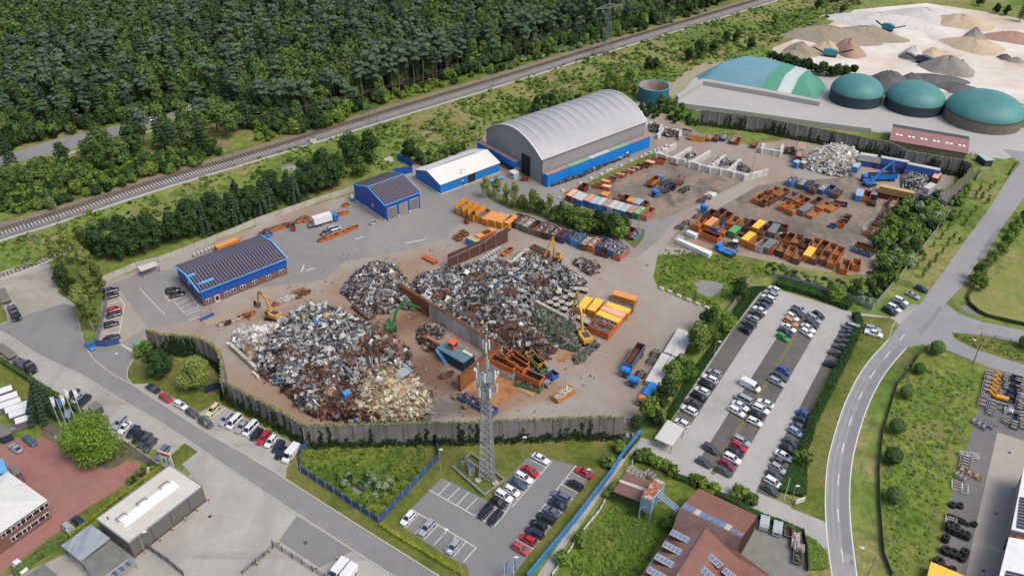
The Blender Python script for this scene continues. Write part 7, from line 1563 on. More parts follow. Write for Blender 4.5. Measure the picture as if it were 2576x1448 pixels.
for lab,s,r,h,k,sx in (('reddish pointed rubble mound in the sand works','@30 810,470',14,10,'red',1.1),('tan rubble mound left of the reddish one','@30 590,470',14,7,'sand',1.2),('large brown earth ridge at the back of the sand works','@30 640,330',26,8,'tan',1.9),('overgrown earth ridge beside the teal machine','@30 1000,320',22,7,'tan',1.8),
 ('small grey-brown mound at the left end of the works','@30 330,480',13,7,'tan',1.3),('low brown mound near the dark bushes','@30 270,530',10,3,'tan',1.5),('big dark grey gravel mound behind the first dome','@30 1230,800',20,9,'dark',1.4),('second dark gravel mound right of the big one','@30 1440,800',14,7,'dark',1.2),
 ('grey gravel mound in the middle of the sand works','@30 1820,640',18,9,'grey',1.3),('brown mound touching the middle grey one','@30 1660,530',12,6,'sand',1.2),('pale conical mound near the machines','@30 1460,520',11,7,'pale',1.0),('small dark mound below the pale cone','@30 1430,555',8,4,'dark',1.2),
 ('grey pointed mound at the upper right','@30 2080,350',13,9,'grey',1.0),('tan spread mound below the upper right cone','@30 2080,430',22,6,'sand',1.4),('long pale rubble ridge at the rear edge','@30 1150,180',30,6,'pale',2.0),('pale rubble ridge at the top centre','@30 1600,130',28,6,'pale',2.0),('brown rubble ridge at the top right','@30 1950,200',20,7,'sand',1.8),
 ('flat dark heap with machines near the third dome','@30 1680,780',16,3,'dark',1.9),('dark heap behind the third dome','@30 1920,870',14,3,'dark',1.6),('brown mound at the far right edge','@30 2480,360',20,5,'red',1.4),('small dark block heap at the right side of the works','@30 2390,570',6,3,'dark',1.2),('small grey block heap at the far right','@30 2500,600',6,3,'grey',1.2)):
 mound(lab,s,r,h,rub[k],sx=sx,rz=-.25,seed=len(lab))
def conveyor(s,dx,dy,label,L=14,m=None):
 r = thing('screening_machine',label,'machine',G(pts(s)[0]),pang(s,dx,dy)); m = m or paint('machine_teal',C(46,132,150),.5)
 MB().loft([[(x,-1.3,z0),(x,-1.3,z1),(x,1.3,z1),(x,1.3,z0)] for x,z0,z1 in ((-L*.2,1.2,3.6),(0,1.0,4.2),(L*.2,1.2,3.4))]).build('hopper',m,r)
 mb = MB(); mb.bar((L*.15,0,2),(L*.6,0,5),1.0,.5); mb.bar((-L*.15,0,1.6),(-L*.5,0,4),1.0,.5); mb.build('conveyor_belt',black_p,r)
 mb = MB()
 for y in (-1,1): mb.box((0,y,.5),(L*.35,.5,.9))
 mb.build('tracks',black_p,r)
conveyor('@30 1200,310',160,40,'teal screening machine beside the brown ridge',16); conveyor('@30 620,570',250,30,'teal and white crusher at the left of the sand works',18); conveyor('@30 1560,640',300,60,'dark blue screening machine near the middle gravel mound',20,paint('machine_navy',C(60,66,92),.5)); conveyor('@30 1910,700',-60,40,'small teal excavator-like machine on the dark heap',8)
mound('grey gravel patch mound in the meadow behind the tree belt','@11 330,225',5,1.4,rub['grey'],sx=1.4,rz=.3); mound('pale sand heap beside the dark trailer','@21 2000,500',4,.8,rub['pale'],rz=.3)
slab('@11 1280,155 1340,125 1420,160 1330,190',.02,.15,kerb_m,'pale concrete slab lying in the meadow','concrete slab','concrete_slab')
# ------------------------------------------------------------------ masts, poles, wires
galv = paint('galvanised_steel',C(168,170,170),.45,.3,.15); galv_d = paint('grey_green_steel',C(124,132,128),.5,.2,.2)
def lattice(mb,H_,w0,w1,legs=4,step=3.0,r=.1,z0=0,rb_=.06):
 z = z0;
 def cn(z): w_ = (w0+(w1-w0)*(z-z0)/(H_-z0))/2; return [Vector((w_*math.cos(PI/4+2*PI*i/legs)*1.414,w_*math.sin(PI/4+2*PI*i/legs)*1.414,z)) for i in range(legs)]
 while z < H_-.01:
  z2 = min(H_,z+step); a,b = cn(z),cn(z2)
  for i in range(legs):
   j = (i+1) % legs; mb.tube(a[i],b[i],r,n=5,caps=False); mb.tube(a[i],b[j],rb_,n=4,caps=False); mb.tube(a[j],b[i],rb_,n=4,caps=False); mb.tube(b[i],b[j],rb_,n=4,caps=False)
  z = z2
mo = G(pts('@D 1228,1203')[0]); mast = thing('radio_mast','tall three-legged lattice radio mast with round antenna platforms','radio mast',mo,.55)
mb = MB(); lattice(mb,31,3.2,1.4,3,1.9,.16,0,.07); mb.build('lattice',galv,mast)
mb = MB(); lattice(mb,31,1.3,.5,3,1.2,.05,0,.03); mb.build('ladder',galv_d,mast)
mb = MB(); mb.tube((0,0,31),(0,0,43),.22,n=8); mb.tube((0,0,31),(0,0,37),.4,n=8); mb.build('top_pole',galv,mast)
for z in (27.6,31.6):
 mb = MB(); mb.tube((0,0,z),(0,0,z+.15),1.95,n=12)
 for i in range(12):
  a = 2*PI*i/12; b = 2*PI*(i+1)/12; mb.bar((1.9*math.cos(a),1.9*math.sin(a),z),(1.9*math.cos(a),1.9*math.sin(a),z+2.4),.1);
  for h_ in (1.1,2.3): mb.bar((1.9*math.cos(a),1.9*math.sin(a),z+h_),(1.9*math.cos(b),1.9*math.sin(b),z+h_),.07)
 mb.build('platform',paint('platform_grey',C(150,160,170),.5,.2,.1),mast)
AN = MB().box((0,0,0),(.4,.25,2.4)).mesh('antenna_panel',white_p)
for i,(r_a,a,z) in enumerate([(2.35,k*1.05+.3,28.8) for k in range(6)]+[(2.35,k*1.05+.9,33.2) for k in range(5)]+[(.7,k*2.1,40.2) for k in range(3)]+[(.6,1,36.6)]): link('antenna_panel',AN,mast,(r_a*math.cos(a),r_a*math.sin(a),z),a+PI/2)
DI = MB().tube((0,-.15,0),(0,.15,0),.45,n=14).mesh('dish',white_p)
for a,z in ((.2,30.5),(-.6,33.0),(2.5,33.5)): link('dish',DI,mast,(2.5*math.cos(a),2.5*math.sin(a),z),a+PI/2)
for i in range(3): a = PI/4+2*PI*i/3; MB().tube((2.48*math.cos(a),2.48*math.sin(a),0),(2.48*math.cos(a),2.48*math.sin(a),.5),.8,n=10).build('footing',kerb_m,mast)
for i,s in enumerate(('@13 2100,270 2165,215 2495,480','@13 1975,350 2300,635 2500,490')):
 L = resample(gp(s,.5),2.5); o = L[0]; r = thing('guard_rail','galvanised guard rail round the mast base, %s run' % ('rear','front')[i],'guard rail',o); mb = MB()
 for a,b in zip(L,L[1:]):
  for z in (.55,.85): mb.bar((a[0]-o[0],a[1]-o[1],z),(b[0]-o[0],b[1]-o[1],z),.3,.2)
 mb.build('rail',galv,r)
 for p in L: MB().box((p[0]-o[0],p[1]-o[1],.45),(.12,.12,.9)).build('post',galv,r)
for s,d,lab in (('@13 2170,400',(1.4,.8,2.0),'white equipment cabinet at the left of the mast base'),('@13 2155,345',(1.2,.7,1.6),'small white cabinet behind the first at the mast base'),('@13 2290,345',(1.4,1.2,2.6),'rounded white cabinet between the mast legs'),('@13 2085,310',(1,.8,1.2),'low white box at the corner of the mast enclosure')):
 p = G(pts(s)[0],.8); r = thing('equipment_cabinet',lab,'cabinet',p,.5); MB().box((0,0,d[2]/2),d).build('body',white_p,r); MB().box((0,0,d[2]+.05),(d[0]+.15,d[1]+.15,.1)).build('roof',grey_p,r); MB().box((0,-d[1]/2-.02,d[2]/2),(d[0]*.8,.04,d[2]*.8)).build('door',galv,r)
r = thing('cable_tray','pale cable tray between the cabinets and the mast','cable tray',G(pts('@13 2230,400')[0]),pang('@13 2230,400',200,130)); MB().box((0,0,1.9),(7,.6,.15)).build('tray',galv,r)
for x in (-3,0,3): MB().box((x,0,.92),(.12,.12,1.85)).build('post',galv,r)
# pylon
po = G(pts('@20 945,545')[0]); pyl = thing('power_pylon','lattice electricity pylon with one wide crossarm beside the railway','pylon',po,.5)
PH = 30.0; mb = MB(); lattice(mb,25,4.2,1.4,4,2.4,.1,0,.06); lattice(mb,PH,1.4,.1,4,1.6,.08,25,.05); mb.build('lattice',galv_d,pyl)
mb = MB()
for s in (-1,1):
 for y in (-.5,.5): mb.bar((0,y,24.5),(s*8.5,0,24.6),.14); mb.bar((0,y,26.2),(s*8.5,0,24.7),.12)
 for k in range(1,6): x = s*k*1.4; mb.bar((x,0,24.5),(x,0,26.0-k*.25),.08); mb.bar((x,0,24.5),(x+s*1.2,0,25.7-k*.25),.08)
mb.build('crossarm',galv,pyl)
for x in (-8.2,-4,4,8.2): MB().bar((x-.5,0,24.4),(x,0,22.2),.12).bar((x+.5,0,24.4),(x,0,22.2),.12).build('insulator',galv,pyl)
wires = []; pa = pyl.rotation_euler[2]
d_r = (t2[-30]-t2[40]).normalized()
for i,x in enumerate((-8.2,-4,4,8.2)):
 p = Vector((po[0]+x*math.cos(pa),po[1]+x*math.sin(pa),22.2)); mb = MB()
 for sgn in (-1,1):
  q = p+Vector((d_r[0],d_r[1],0))*sgn*230; last = p
  for k in range(1,13): t_ = k/12; c = p.lerp(q,t_); c.z = 22.2-9*4*t_*(1-t_)*.7; mb.tube(last,c,.05,n=3,caps=False); last = c
 o = mb.build('power_line',steel_d); tag(o,'power line hanging from the pylon crossarm, %s wire' % ('outer forest-side','inner forest-side','inner yard-side','outer yard-side')[i],'power line')
# catenary masts
def cat_mast(s,lab,h=9.0,lean=0):
 p = G(pts(s)[0]); r = thing('railway_mast',lab,'railway mast',p,ang(t2[10],t2[14])+PI/2); mb = MB(); mb.tube((0,0,0),(0,0,h),.18,.12,n=8); mb.build('mast',galv_d,r)
 mb = MB(); mb.bar((0,0,h-1.4),(3.4,0,h-2.0),.09); mb.bar((0,0,h-3.4),(3.4,0,h-2.2),.09); mb.bar((3.4,0,h-2.0),(3.2,0,h-3.4),.07); mb.bar((1.8,0,h-2.9),(3.9,0,h-3.5),.07); mb.build('bracket_arm',galv_d,r); return r
for s,lab in (('@01 603,780','railway overhead mast nearest the left edge of the picture'),('@01 2362,230','railway overhead mast on the yard side above the tree belt'),('@10 1215,1230','railway overhead mast beside the track bend of pale gravel'),('@10 1140,1240','railway overhead mast just left of its neighbour'),('@10 2385,870','railway overhead mast on the yard side below the tall pines'),('@20 785,540','railway overhead mast just left of the pylon'),('@20 1610,290','railway overhead mast right of the pylon, yard side'),('@20 2318,70','railway overhead mast furthest away, yard side')): cat_mast(s,lab)
for s,lab in (('@01 525,660','railway overhead mast on the forest side, left edge'),('@01 2255,130','pale concrete railway mast on the forest side by the clearing'),('@10 2252,800','pale railway mast on the forest side near the pines'),('@20 655,480','pale railway mast at the forest edge left of the pylon'),('@20 1482,250','pale railway mast at the forest edge right of the pylon'),('@20 2190,30','pale railway mast at the forest edge furthest away'),('@10 1090,1150','railway mast at the forest edge above the pale gravel')):
 r = cat_mast(s,lab); r.rotation_euler[2] += PI
r = thing('relay_cabinet','white relay cabinet beside the railway on pale gravel','cabinet',G(pts('@10 575,1425')[0])); MB().box((0,0,1),(2.4,1.6,2)).build('body',white_p,r); MB().box((0,0,2.05),(2.7,1.9,.12)).build('roof',grey_p,r)
# lamps
def lamp(s,h,lab,arm=(1.2,0),an=0,twin=False,m=None):
 p = G(pts(s)[0]); r = thing('street_lamp',lab,'street lamp',p,an); mb = MB(); mb.tube((0,0,0),(0,0,h-.4),.13,.08,n=8)
 if arm[0]: mb.path([(0,0,h-.4),(arm[0]*.3,0,h-.05),(arm[0],0,h)],.07)
 if twin: mb.path([(0,0,h-.4),(-1.0,0,h)],.07)
 mb.build('pole',m or galv,r); MB().loft([[(arm[0]+x,-w_,h-.05-t_),(arm[0]+x,-w_,h+t_),(arm[0]+x,w_,h+t_),(arm[0]+x,w_,h-.05-t_)] for x,w_,t_ in ((-.1,.1,.03),(.35,.22,.1),(.9,.1,.03))]).build('lamp_head',white_p,r)
 if twin: MB().box((-1.1,0,h),(.6,.3,.14)).build('lamp_head',white_p,r)
 return r
lamp('@13 440,480',7.6,'curved street lamp at the blue fence corner',(2.2,0),2.6); lamp('@13 2062,1440',7.2,'curved street lamp at the hedge end, bottom',(1.8,0),2.9); lamp('@33 1010,1440',7.4,'curved street lamp beside the road at the bottom right',(2.6,0),2.7)
lamp('@13 1856,400',7.5,'straight lamp post at the upper fence corner by the mast',(0,0)); lamp('@23 107,268',7.3,'lamp post on the grass right of the mast',(0,0)); lamp('@23 738,590',7.2,'lamp post behind the red car by the blue barrier',(0,0)); lamp('@13 1893,1190',7.0,'lamp post in the lower bays of the small car park',(.3,0)); lamp('@23 20,1440',6.0,'lamp post at the bottom edge beside a blue flag',(0,0))
lamp('@32 2058,768',8.0,'tall grey lamp post at the corner of the grass plot',(1.5,0),2.6,m=dgrey); lamp('@22 2022,735',7,'lamp post at the hedge of the gravel car park',(.5,0)); lamp('@22 2040,725',4,'thin post beside the hedge lamp',(0,0)) if False else None
lamp('@11 2070,410',6.5,'twin floodlight pole in front of the white-roofed hall',(.9,0),0,True); lamp('@21 1275,850',8,'lamp post at the tip of the tree island',(.4,0)); lamp('@21 2415,265',7,'twin floodlight pole by the block bays',(.8,0),0,True); lamp('@31 75,1100',8,'leaning light pole among the rusty containers',(0,0)); lamp('@03 1465,1225',6.5,'floodlight pole at the corner of the dark grey building',(.9,0),.5,True); lamp('@02 1335,890',6.8,'lamp with long arm on the grass point at the entrance',(3.2,0),2.7)
lamp('@33 240,690',5,'small lamp post at the foot of the hedge wedge',(0,0)); lamp('@13 2060,1440',5,'',(0,0)) if False else None; lamp('@33 2300,1448',6,'thin curved lamp in the storage yard',(1,0)) if False else None; lamp('@32 2305,1400',6,'thin curved lamp in the dark storage yard',(1.2,0)); lamp('@11 2075,520',6,'thin lamp post left of the orange containers',(.4,0),1); lamp('@02 1455,620',4,'',(0,0)) if False else None
# flags
def flag(s,h,mat,lab,sz=(1.0,3.2),an=.6):
 p = G(pts(s)[0]); r = thing('flagpole',lab,'flagpole',p,an); MB().tube((0,0,0),(0,0,h),.09,.05,n=6).build('pole',white_p,r); mb = MB(); n = 6
 for k in range(n):
  z1,z0 = h-.2-sz[1]*k/n,h-.2-sz[1]*(k+1)/n; w1 = sz[0]*(1-.5*k/n); w0 = sz[0]*(1-.5*(k+1)/n)
  mb.add([(0,0,z0),(w0,.25*math.sin(k+1),z0),(w1,.25*math.sin(k),z1),(0,0,z1)],[(0,1,2,3),(3,2,1,0)])
 mb.build('flag',mat,r)
bluefl = paint('blue_flag',C(70,120,190),.7)
for s,m,lab in (('@z3 692,478',white_p,'white flag on the pole nearest the concrete planter'),('@z3 765,492',bluefl,'blue flag on the second pole from the planter'),('@z3 845,385',white_p,'white flag on the tallest middle pole'),('@z3 800,455',white_p,'white flag on the pole between two others at the planting bed'),('@z3 940,385',white_p,'white flag on the pole nearest the black cars')): flag(s,10,m,lab)
flag('@13 2500,1500',6,bluefl,'light blue banner flag at the bottom edge, left one'); flag('@13 2590,1490',6.5,bluefl,'light blue banner flag at the bottom edge, right one'); flag('@33 160,685',7.5,white_p,'bare white flagpole at the hedge wedge',(.05,.1))
# signs
sp = G(pts('@03 1700,330')[0],.0); r = thing('billboard','white billboard with orange header and green mark above the grey building','billboard',(*G(pts('@03 1680,300')[0],3.6),0),-.35)
MB().box((0,0,4.2),(3.4,.2,5.2)).build('board',white_p,r); MB().box((0,-.12,6.1),(3.0,.04,1.0)).build('header',paint('sign_orange',C(196,110,40),.6),r); MB().box((-.7,-.12,3.9),(.6,.04,1.6)).build('green_mark',paint('sign_green',C(40,150,90),.6),r)
for z in (4.9,4.2,3.4): MB().tube((.6,-.1,z),(.6,-.14,z),.3,n=10).build('round_mark',grey_p,r)
for x in (-1.4,1.4): MB().box((x,.2,1.6),(.15,.15,3.2)).build('post',grey_p,r)
r = thing('sign_board','small white sign board beside the hedge wedge','sign',G(pts('@33 315,725')[0]),.4); MB().box((0,0,1.3),(2.6,.12,1.5)).build('board',white_p,r); MB().box((0,-.08,1.3),(1.8,.03,.12)).build('lettering',grey_p,r)
for x in (-1,1): MB().box((x,.1,.7),(.1,.1,1.4)).build('post',grey_p,r)
# bollards, kerb blocks, tyres, buckets
BO = MB().tube((0,0,0),(0,0,1.1),.17,n=8).mesh('post',paint('bollard_yellow',C(206,184,110),.6)); BOB = MB().tube((0,0,.45),(0,0,.75),.185,n=8).mesh('band',black_p)
for i,s in enumerate('@03 2108,695 @03 1992,800 @03 1872,895 @03 1745,995 @03 1620,1100 @13 235,1130 @13 145,1215 @13 15,1340 @13 818,1290 @13 612,1385'.split(' @')):
 q = G(pts('@'+s.lstrip('@'))[0]); r = thing('bollard','yellow striped bollard, %s counted from the grey building corner' % ORD[i],'bollard',q,0,'yellow bollards in the lower left lot'); link('post',BO,r); link('band',BOB,r)
BL = MB().box((0,0,.4),(1.5,.7,.8),top=.92).mesh('concrete_block',blockm)
def blocks(tile,dx,dy,items,where,group):
 for i,s in enumerate(items.split()):
  q = pts(tile+' '+s)[0]; o = link('concrete_block',BL,None,(*G(q,.4),.02),heading(q,dx,dy)+R.uniform(-.15,.15)); tag(o,'white concrete block, %s along the %s' % (ORD[i],where),'concrete block',group)
blocks('@22',90,35,'1505,5 1590,38 1680,78 1778,120 1868,160 1960,198','pond bank edge from the left','white blocks edging the pond bank')
blocks('@21',80,-35,'515,468 690,395 795,345 900,305 957,272 990,260 1097,218 1197,170 1302,128 1340,105 1395,85 1435,65 1475,52 1510,40 1550,20','hall lane from the left','white blocks beside the hall lane')
blocks('@21',80,22,'482,545 615,580 660,592 732,607 795,623 855,640 1055,690 1107,690 1172,705 1232,720','storage row front from the left','white blocks before the storage row')
blocks('@12',60,60,'-5,820 -20,860 15,890','foot of the biggest heap','white blocks at the heap')
TY = MB(); TY.revolve([(.3,0),(.72,.0),(.8,.1),(.8,.4),(.72,.5),(.3,.5),(.3,0)],n=16); TYRE = TY.mesh('tyre',tyre_m)
nT = 0
for s,k,n in [(x,1,2) for x in '1860,725 1935,730'.split()]+[(x,.8,2) for x in '1828,835 1862,845 1903,862 1938,875 1972,893'.split()]+[('2015,910',.8,1),('2080,915',.9,2)]+[(x,1.1,3) for x in '1832,935 1885,960 1828,970 1885,1000 1943,1025 1998,1045 1783,1070'.split()]+[(x,1.4,2) for x in '1797,1190 1868,1215'.split()]+[('1978,1220',1.2,3),('1955,1260',1.2,2),('1722,1305',1.4,2),('1795,1360',1.2,1),('1860,1370',1.0,2)]:
 p = G(pts('@33 '+s)[0],.8); nT += 1
 for j in range(n): o = link('tyre',TYRE,None,(p[0]+R.uniform(-.06,.06),p[1]+R.uniform(-.06,.06),.03+j*.5*k),scale=(k,k,k)); tag(o,'black tractor tyre, %s from the ground in the %s stack of the storage yard' % (('bottom one','second','third')[j],ORD[nT-1]),'tyre','black tractor tyres in the storage yard')
def bucket(s,m,lab,group,dx,dy,k=1.0):
 q = pts(s)[0]; r = thing('loader_bucket',lab,'loader bucket',G(q,.4),heading(q,dx,dy),group); b = MB(); W = 2.4*k; rings = []
 prof = [(0.9,.05),(.2,.02),(-.35,.15),(-.6,.55),(-.5,1.0),(-.15,1.25)]
 b.loft([[(x*k,-W/2,z*k) for x,z in prof],[(x*k,W/2,z*k) for x,z in prof]],close=False); b.loft([[((x*.9+.04)*k,-W/2,(z*.9+.1)*k) for x,z in reversed(prof)],[((x*.9+.04)*k,W/2,(z*.9+.1)*k) for x,z in reversed(prof)]],close=False)
 for y in (-W/2,W/2): b.add([(x*k,y,z*k) for x,z in prof],[tuple(range(6)),tuple(range(5,-1,-1))])
 b.build('shell',m,r); MB().bar((-.5*k,-.4,.5),(-1.0*k,-.4,.7),.15).bar((-.5*k,.4,.5),(-1.0*k,.4,.7),.15).build('bracket',black_p,r)
for i,s in enumerate('2320,865 2308,908 2292,950 2285,990 2272,1032 2262,1072'.split()): bucket('@32 '+s,KP('yo') if False else paint('bucket_yellow',C(232,164,24),.5,0,.1),'yellow loader bucket, %s from the top of the storage yard line' % ORD[i],'yellow loader buckets',60,-10)
bucket('@32 2350,1110',_M['bucket_yellow'],'largest yellow loader bucket standing apart from the line',None,0,-60,1.25)
for i,s in enumerate('2500,905 2487,955 2472,1010 2448,1070 2432,1130 2362,1200 2468,1290'.split()): bucket('@32 '+s,paint('bucket_navy',C(48,54,74),.5,0,.1),'dark navy loader bucket, %s from the top' % ORD[i],'navy loader buckets',10,60,1.0)
def rack(s,dx,dy,L,W,lab,m,n=6,z=.9):
 q = pts(s)[0]; r = thing('machine_attachment',lab,'machine part',G(q,.4),heading(q,dx,dy)); mb = MB()
 for y in (-W/2,W/2): mb.bar((-L/2,y,.3),(L/2,y,.3),.12,.18); mb.bar((-L/2,y,z),(L/2,y,z),.08)
 for k in range(n+1): x = -L/2+L*k/n; mb.bar((x,-W/2,.3),(x,W/2,.3),.1); mb.bar((x,-W/2,.3),(x,-W/2,z),.08); mb.bar((x,W/2,.3),(x,W/2,z),.08)
 mb.build('frame',m,r); mb = MB()
 for k in range(0,n,2): mb.box((-L/2+L*(k+.5)/n,0,.6),(L/n*.9,W*.7,.5))
 mb.build('panels',paint('attachment_grey',C(150,142,138),.5,0,.3),r)
rack('@32 2230,880',-30,90,4,2.2,'grey lattice attachment at the top of the storage yard',galv); rack('@32 2205,1000',-30,130,9,2.2,'long grey lattice attachment in the middle of the line',galv,10); rack('@32 2160,1150',-20,100,5,2.0,'grey lattice attachment at the lower end of the line',galv); rack('@32 2265,1185',-30,90,4.5,2.0,'shiny harrow attachment near the yellow bucket',galv); rack('@32 2135,1370',100,60,4,2.2,'blue grey machine frame beside the grass plot',paint('frame_blue',C(120,134,156),.5)); rack('@32 2415,1240',0,80,3,1.6,'white machine frame among dark buckets',white_p)
rack('@32 2550,1060',30,90,6,2.4,'dark grey attachments at the right edge of the storage yard',dgrey,8); rack('@32 2560,1300',10,90,4,2.4,'blue grey attachments at the right edge, lower',_M['frame_blue'])
for i,(s,m_,L_) in enumerate((('2290,900',galv,3),('2395,905',dgrey,3),('2400,985',dgrey,3),('2555,1010',dgrey,3.4),('2540,1110',galv,3.4),('2330,1190',galv,2.4),('2420,1245',white_p,2.4),('2540,1190',dgrey,3),('2400,1330',galv,2.6),('2190,1090',galv,3),('2240,1240',galv,3),('2300,1010',KP('yo'),2),('2530,920',galv,3),('2480,1380',dgrey,3),('2570,1380',galv,3))):
 rack('@32 '+s,-30,90,L_,1.8,'small machine attachment in the upper storage yard, %s from the grass side' % ORD[i],m_,5)
rack('@33 2020,235',110,20,4.5,1.2,'white tubular rack across the storage yard strip',white_p); rack('@33 1985,310',-20,90,5,2.4,'grey grille attachments below the white rack',galv,10); rack('@33 2040,420',130,60,5,1.6,'orange frame attachment on the dark strip',KP('yo')); rack('@33 1950,450',60,40,3,2,'silver lifting forks beside the orange frame',galv); rack('@33 1900,540',0,60,2.6,2.2,'white slatted crate in the storage yard, left one',white_p); rack('@33 1978,575',0,60,2.4,1.4,'white slatted crate in the storage yard, right one',white_p); rack('@33 1840,900',0,60,2.2,2.2,'white square frame leaning by the tyres',white_p); rack('@32 2225,1385',60,30,2,1.6,'small blue wheeled attachment near the drive edge',_M['frame_blue'])
rack('@23 1245,410',70,40,4.5,2,'pile of white frames behind the brown shed',white_p,8); rack('@23 1400,430',40,30,3,2.4,'grey concrete junk beside the brown shed',grey_p); rack('@22 1190,1340',10,60,2.5,1,'grey metal frame by the end of the straight wall',galv); rack('@23 1175,40',90,8,4.6,2.0,'pale blue folded greenhouse frame at the wall end',paint('pale_blue_box',C(128,146,166),.5))
slab('@33 80,1350 60,1340 205,1110 240,1270',.03,.04,white_p,'white painted strip on the worn court','board','board') if False else None
skip(G(pts('@11 1180,785')[0],1),.3,'wh','white pointed block marker in front of the workshop',2.4,1.2,1.0)
bt_ = thing('storage_tank','blue cylinder tank lying in front of the white-roofed hall','tank',G(pts('@11 2400,362')[0],.6),pang('@11 2400,362',130,-40)); MB().tube((-3.6,0,.75),(3.6,0,.75),.65,n=14).build('shell',paint('tank_blue',C(70,148,214),.4,.2,.1),bt_)
for x in (-2.4,2.4): MB().box((x,0,.2),(.3,1.2,.4)).build('saddle',dgrey,bt_)
bt_ = thing('water_tank','white and blue water tank by the corner of the workshop','tank',G(pts('@11 972,545')[0],1)); MB().tube((0,0,0),(0,0,1.4),.9,n=12).build('base',paint('tank_teal',C(70,140,160),.5),bt_); MB().tube((0,0,1.4),(0,0,2.5),.85,.5,n=12).build('top',white_p,bt_)
bt_ = thing('site_cabin','small white and blue cabin in front of the arched hall','cabin',G(pts('@21 20,310')[0],1.3),ha); MB().box((0,0,1.3),(3,2.4,2.6)).build('body',paint('cabin_pale',C(190,208,224),.5),bt_); MB().box((0,0,2.65),(3.2,2.6,.12)).build('roof',white_p,bt_); MB().box((0,-1.22,1.6),(1.2,.06,.9)).build('window',blue_dark,bt_)
bt_ = thing('storage_tank','white round-topped tank beside the hall lane','tank',G(pts('@21 1152,95')[0],1)); MB().tube((0,0,0),(0,0,1.5),.9,n=12).build('body',grey_p,bt_); MB().tube((0,0,1.5),(0,0,2.3),.85,.3,n=12).build('top',white_p,bt_)
skip(G(pts('@21 1092,128')[0],1),0,'wh','small white block crate beside the hall lane',1.8,1.4,1.3)
bt_ = thing('green_hut','small hut with pale roof on the lawn beyond the boundary wall','hut',G(pts('@31 2180,160')[0],1.5),.1); MB().box((0,0,1.3),(3.4,6,2.6)).build('wall',navy_w,bt_); MB().box((0,0,2.7),(3.7,6.4,.15)).build('roof',paint('hut_roof',C(176,190,186),.5),bt_)
rack('@31 2060,100',80,20,5,2.4,'white pallet racks on the grass beyond the wall',white_p);
MC = MB().tube((0,0,0),(0,0,.03),.42,n=14).mesh('manhole_cover',dgrey)
for s,lab in (('@03 2112,848','round manhole cover beside the grey building corner'),('@33 2430,208','manhole cover at the top of the tan drive'),('@33 2292,820','manhole cover in the middle of the tan drive'),('@33 2166,1396','manhole cover at the bottom of the tan drive'),('@13 497,1113','manhole cover on the dark asphalt inside the lower left lot'),('@23 2365,-60','manhole cover in the lane of the gravel car park'),('@21 1360,1220','manhole cover on the yard south of the crossing')):
 p = G(pts(s)[0]); o = link('manhole_cover',MC,None,(p[0],p[1],.03)); tag(o,lab,'manhole cover')
# people
def person(s,an,shirt,lab,legc=C(44,48,60)):
 p = G(pts(s)[0],.8); r = bpy.data.objects.new('person',None); me = bpy.data.meshes.new('person'); me.from_pydata([(0,0,.95),(0,0,1.2),(0,0,1.42),(0,0,1.52),(0,0,1.68),(0,.2,1.4),(.1,.28,1.12),(.22,.26,.9),(0,-.2,1.4),(.06,-.28,1.12),(.16,-.26,.88),(0,.11,.9),(.06,.13,.5),(-.02,.13,.06),(.14,.14,.03),(0,-.11,.9),(-.05,-.13,.5),(-.14,-.13,.06),(.02,-.14,.03)],
  [(0,1),(1,2),(2,3),(3,4),(2,5),(5,6),(6,7),(2,8),(8,9),(9,10),(0,11),(11,12),(12,13),(13,14),(0,15),(15,16),(16,17),(17,18)],[])
 o = bpy.data.objects.new('person',me); COL.objects.link(o); m = o.modifiers.new('skin','SKIN'); o.modifiers.new('sub','SUBSURF').levels = 1
 rad = [.16,.15,.17,.07,.12,.07,.05,.04,.07,.05,.04,.1,.07,.05,.045,.1,.07,.05,.045]
 for v,q in zip(me.skin_vertices[0].data,rad): v.radius = (q,q)
 me.skin_vertices[0].data[0].use_root = True; me.materials.append(shirt); o.location = (p[0],p[1],.02); o.rotation_euler[2] = an; bpy.data.objects.remove(r); return tag(o,lab,'person')
person('@11 322,828',1,paint('work_blue',C(44,52,80),.8),'person in dark work clothes standing by the scrap bins'); person('@02 2505,305',2,paint('work_orange',C(92,96,120),.8),'person in grey blue clothes beside the small bins')
# ------------------------------------------------------------------ vegetation
LF = {'pine': leafmat('pine_needles',C(56,76,62),C(86,106,86),C(100,112,86)),'spruce': leafmat('spruce_needles',C(40,62,46),C(62,86,60),C(76,92,64)),'oak': leafmat('oak_leaves',C(54,78,44),C(88,112,58),C(118,128,70)),
      'birch': leafmat('birch_leaves',C(78,96,46),C(124,136,70),C(136,136,84)),'lime': leafmat('bright_leaves',C(66,96,34),C(108,134,52),C(134,146,62)),'bush': leafmat('bush_leaves',C(58,82,34),C(102,126,54),C(128,136,70)),
      'dark': leafmat('dark_broad_leaves',C(28,48,26),C(56,80,38),C(64,84,44)),'hedge': leafmat('hedge_leaves',C(34,62,28),C(58,88,38),C(52,84,36)),'hedge2': leafmat('yellow_hedge',C(96,110,36),C(138,146,56),C(150,140,60)),'grey': leafmat('grey_willow',C(84,102,78),C(126,142,112),C(110,128,90)),'brown': leafmat('brown_twigs',C(96,86,72),C(128,116,98),C(110,100,80))}
bark = ground_mat('bark',[C(96,84,72),C(116,102,88)],1.0,4,.3); barkw = ground_mat('birch_bark',[C(176,172,160),C(150,146,134)],1.0,4,.3)
def rsph(rnd):
 z = rnd.uniform(-1,1); a = rnd.uniform(0,6.283); r = math.sqrt(1-z*z); return Vector((r*math.cos(a),r*math.sin(a),z))
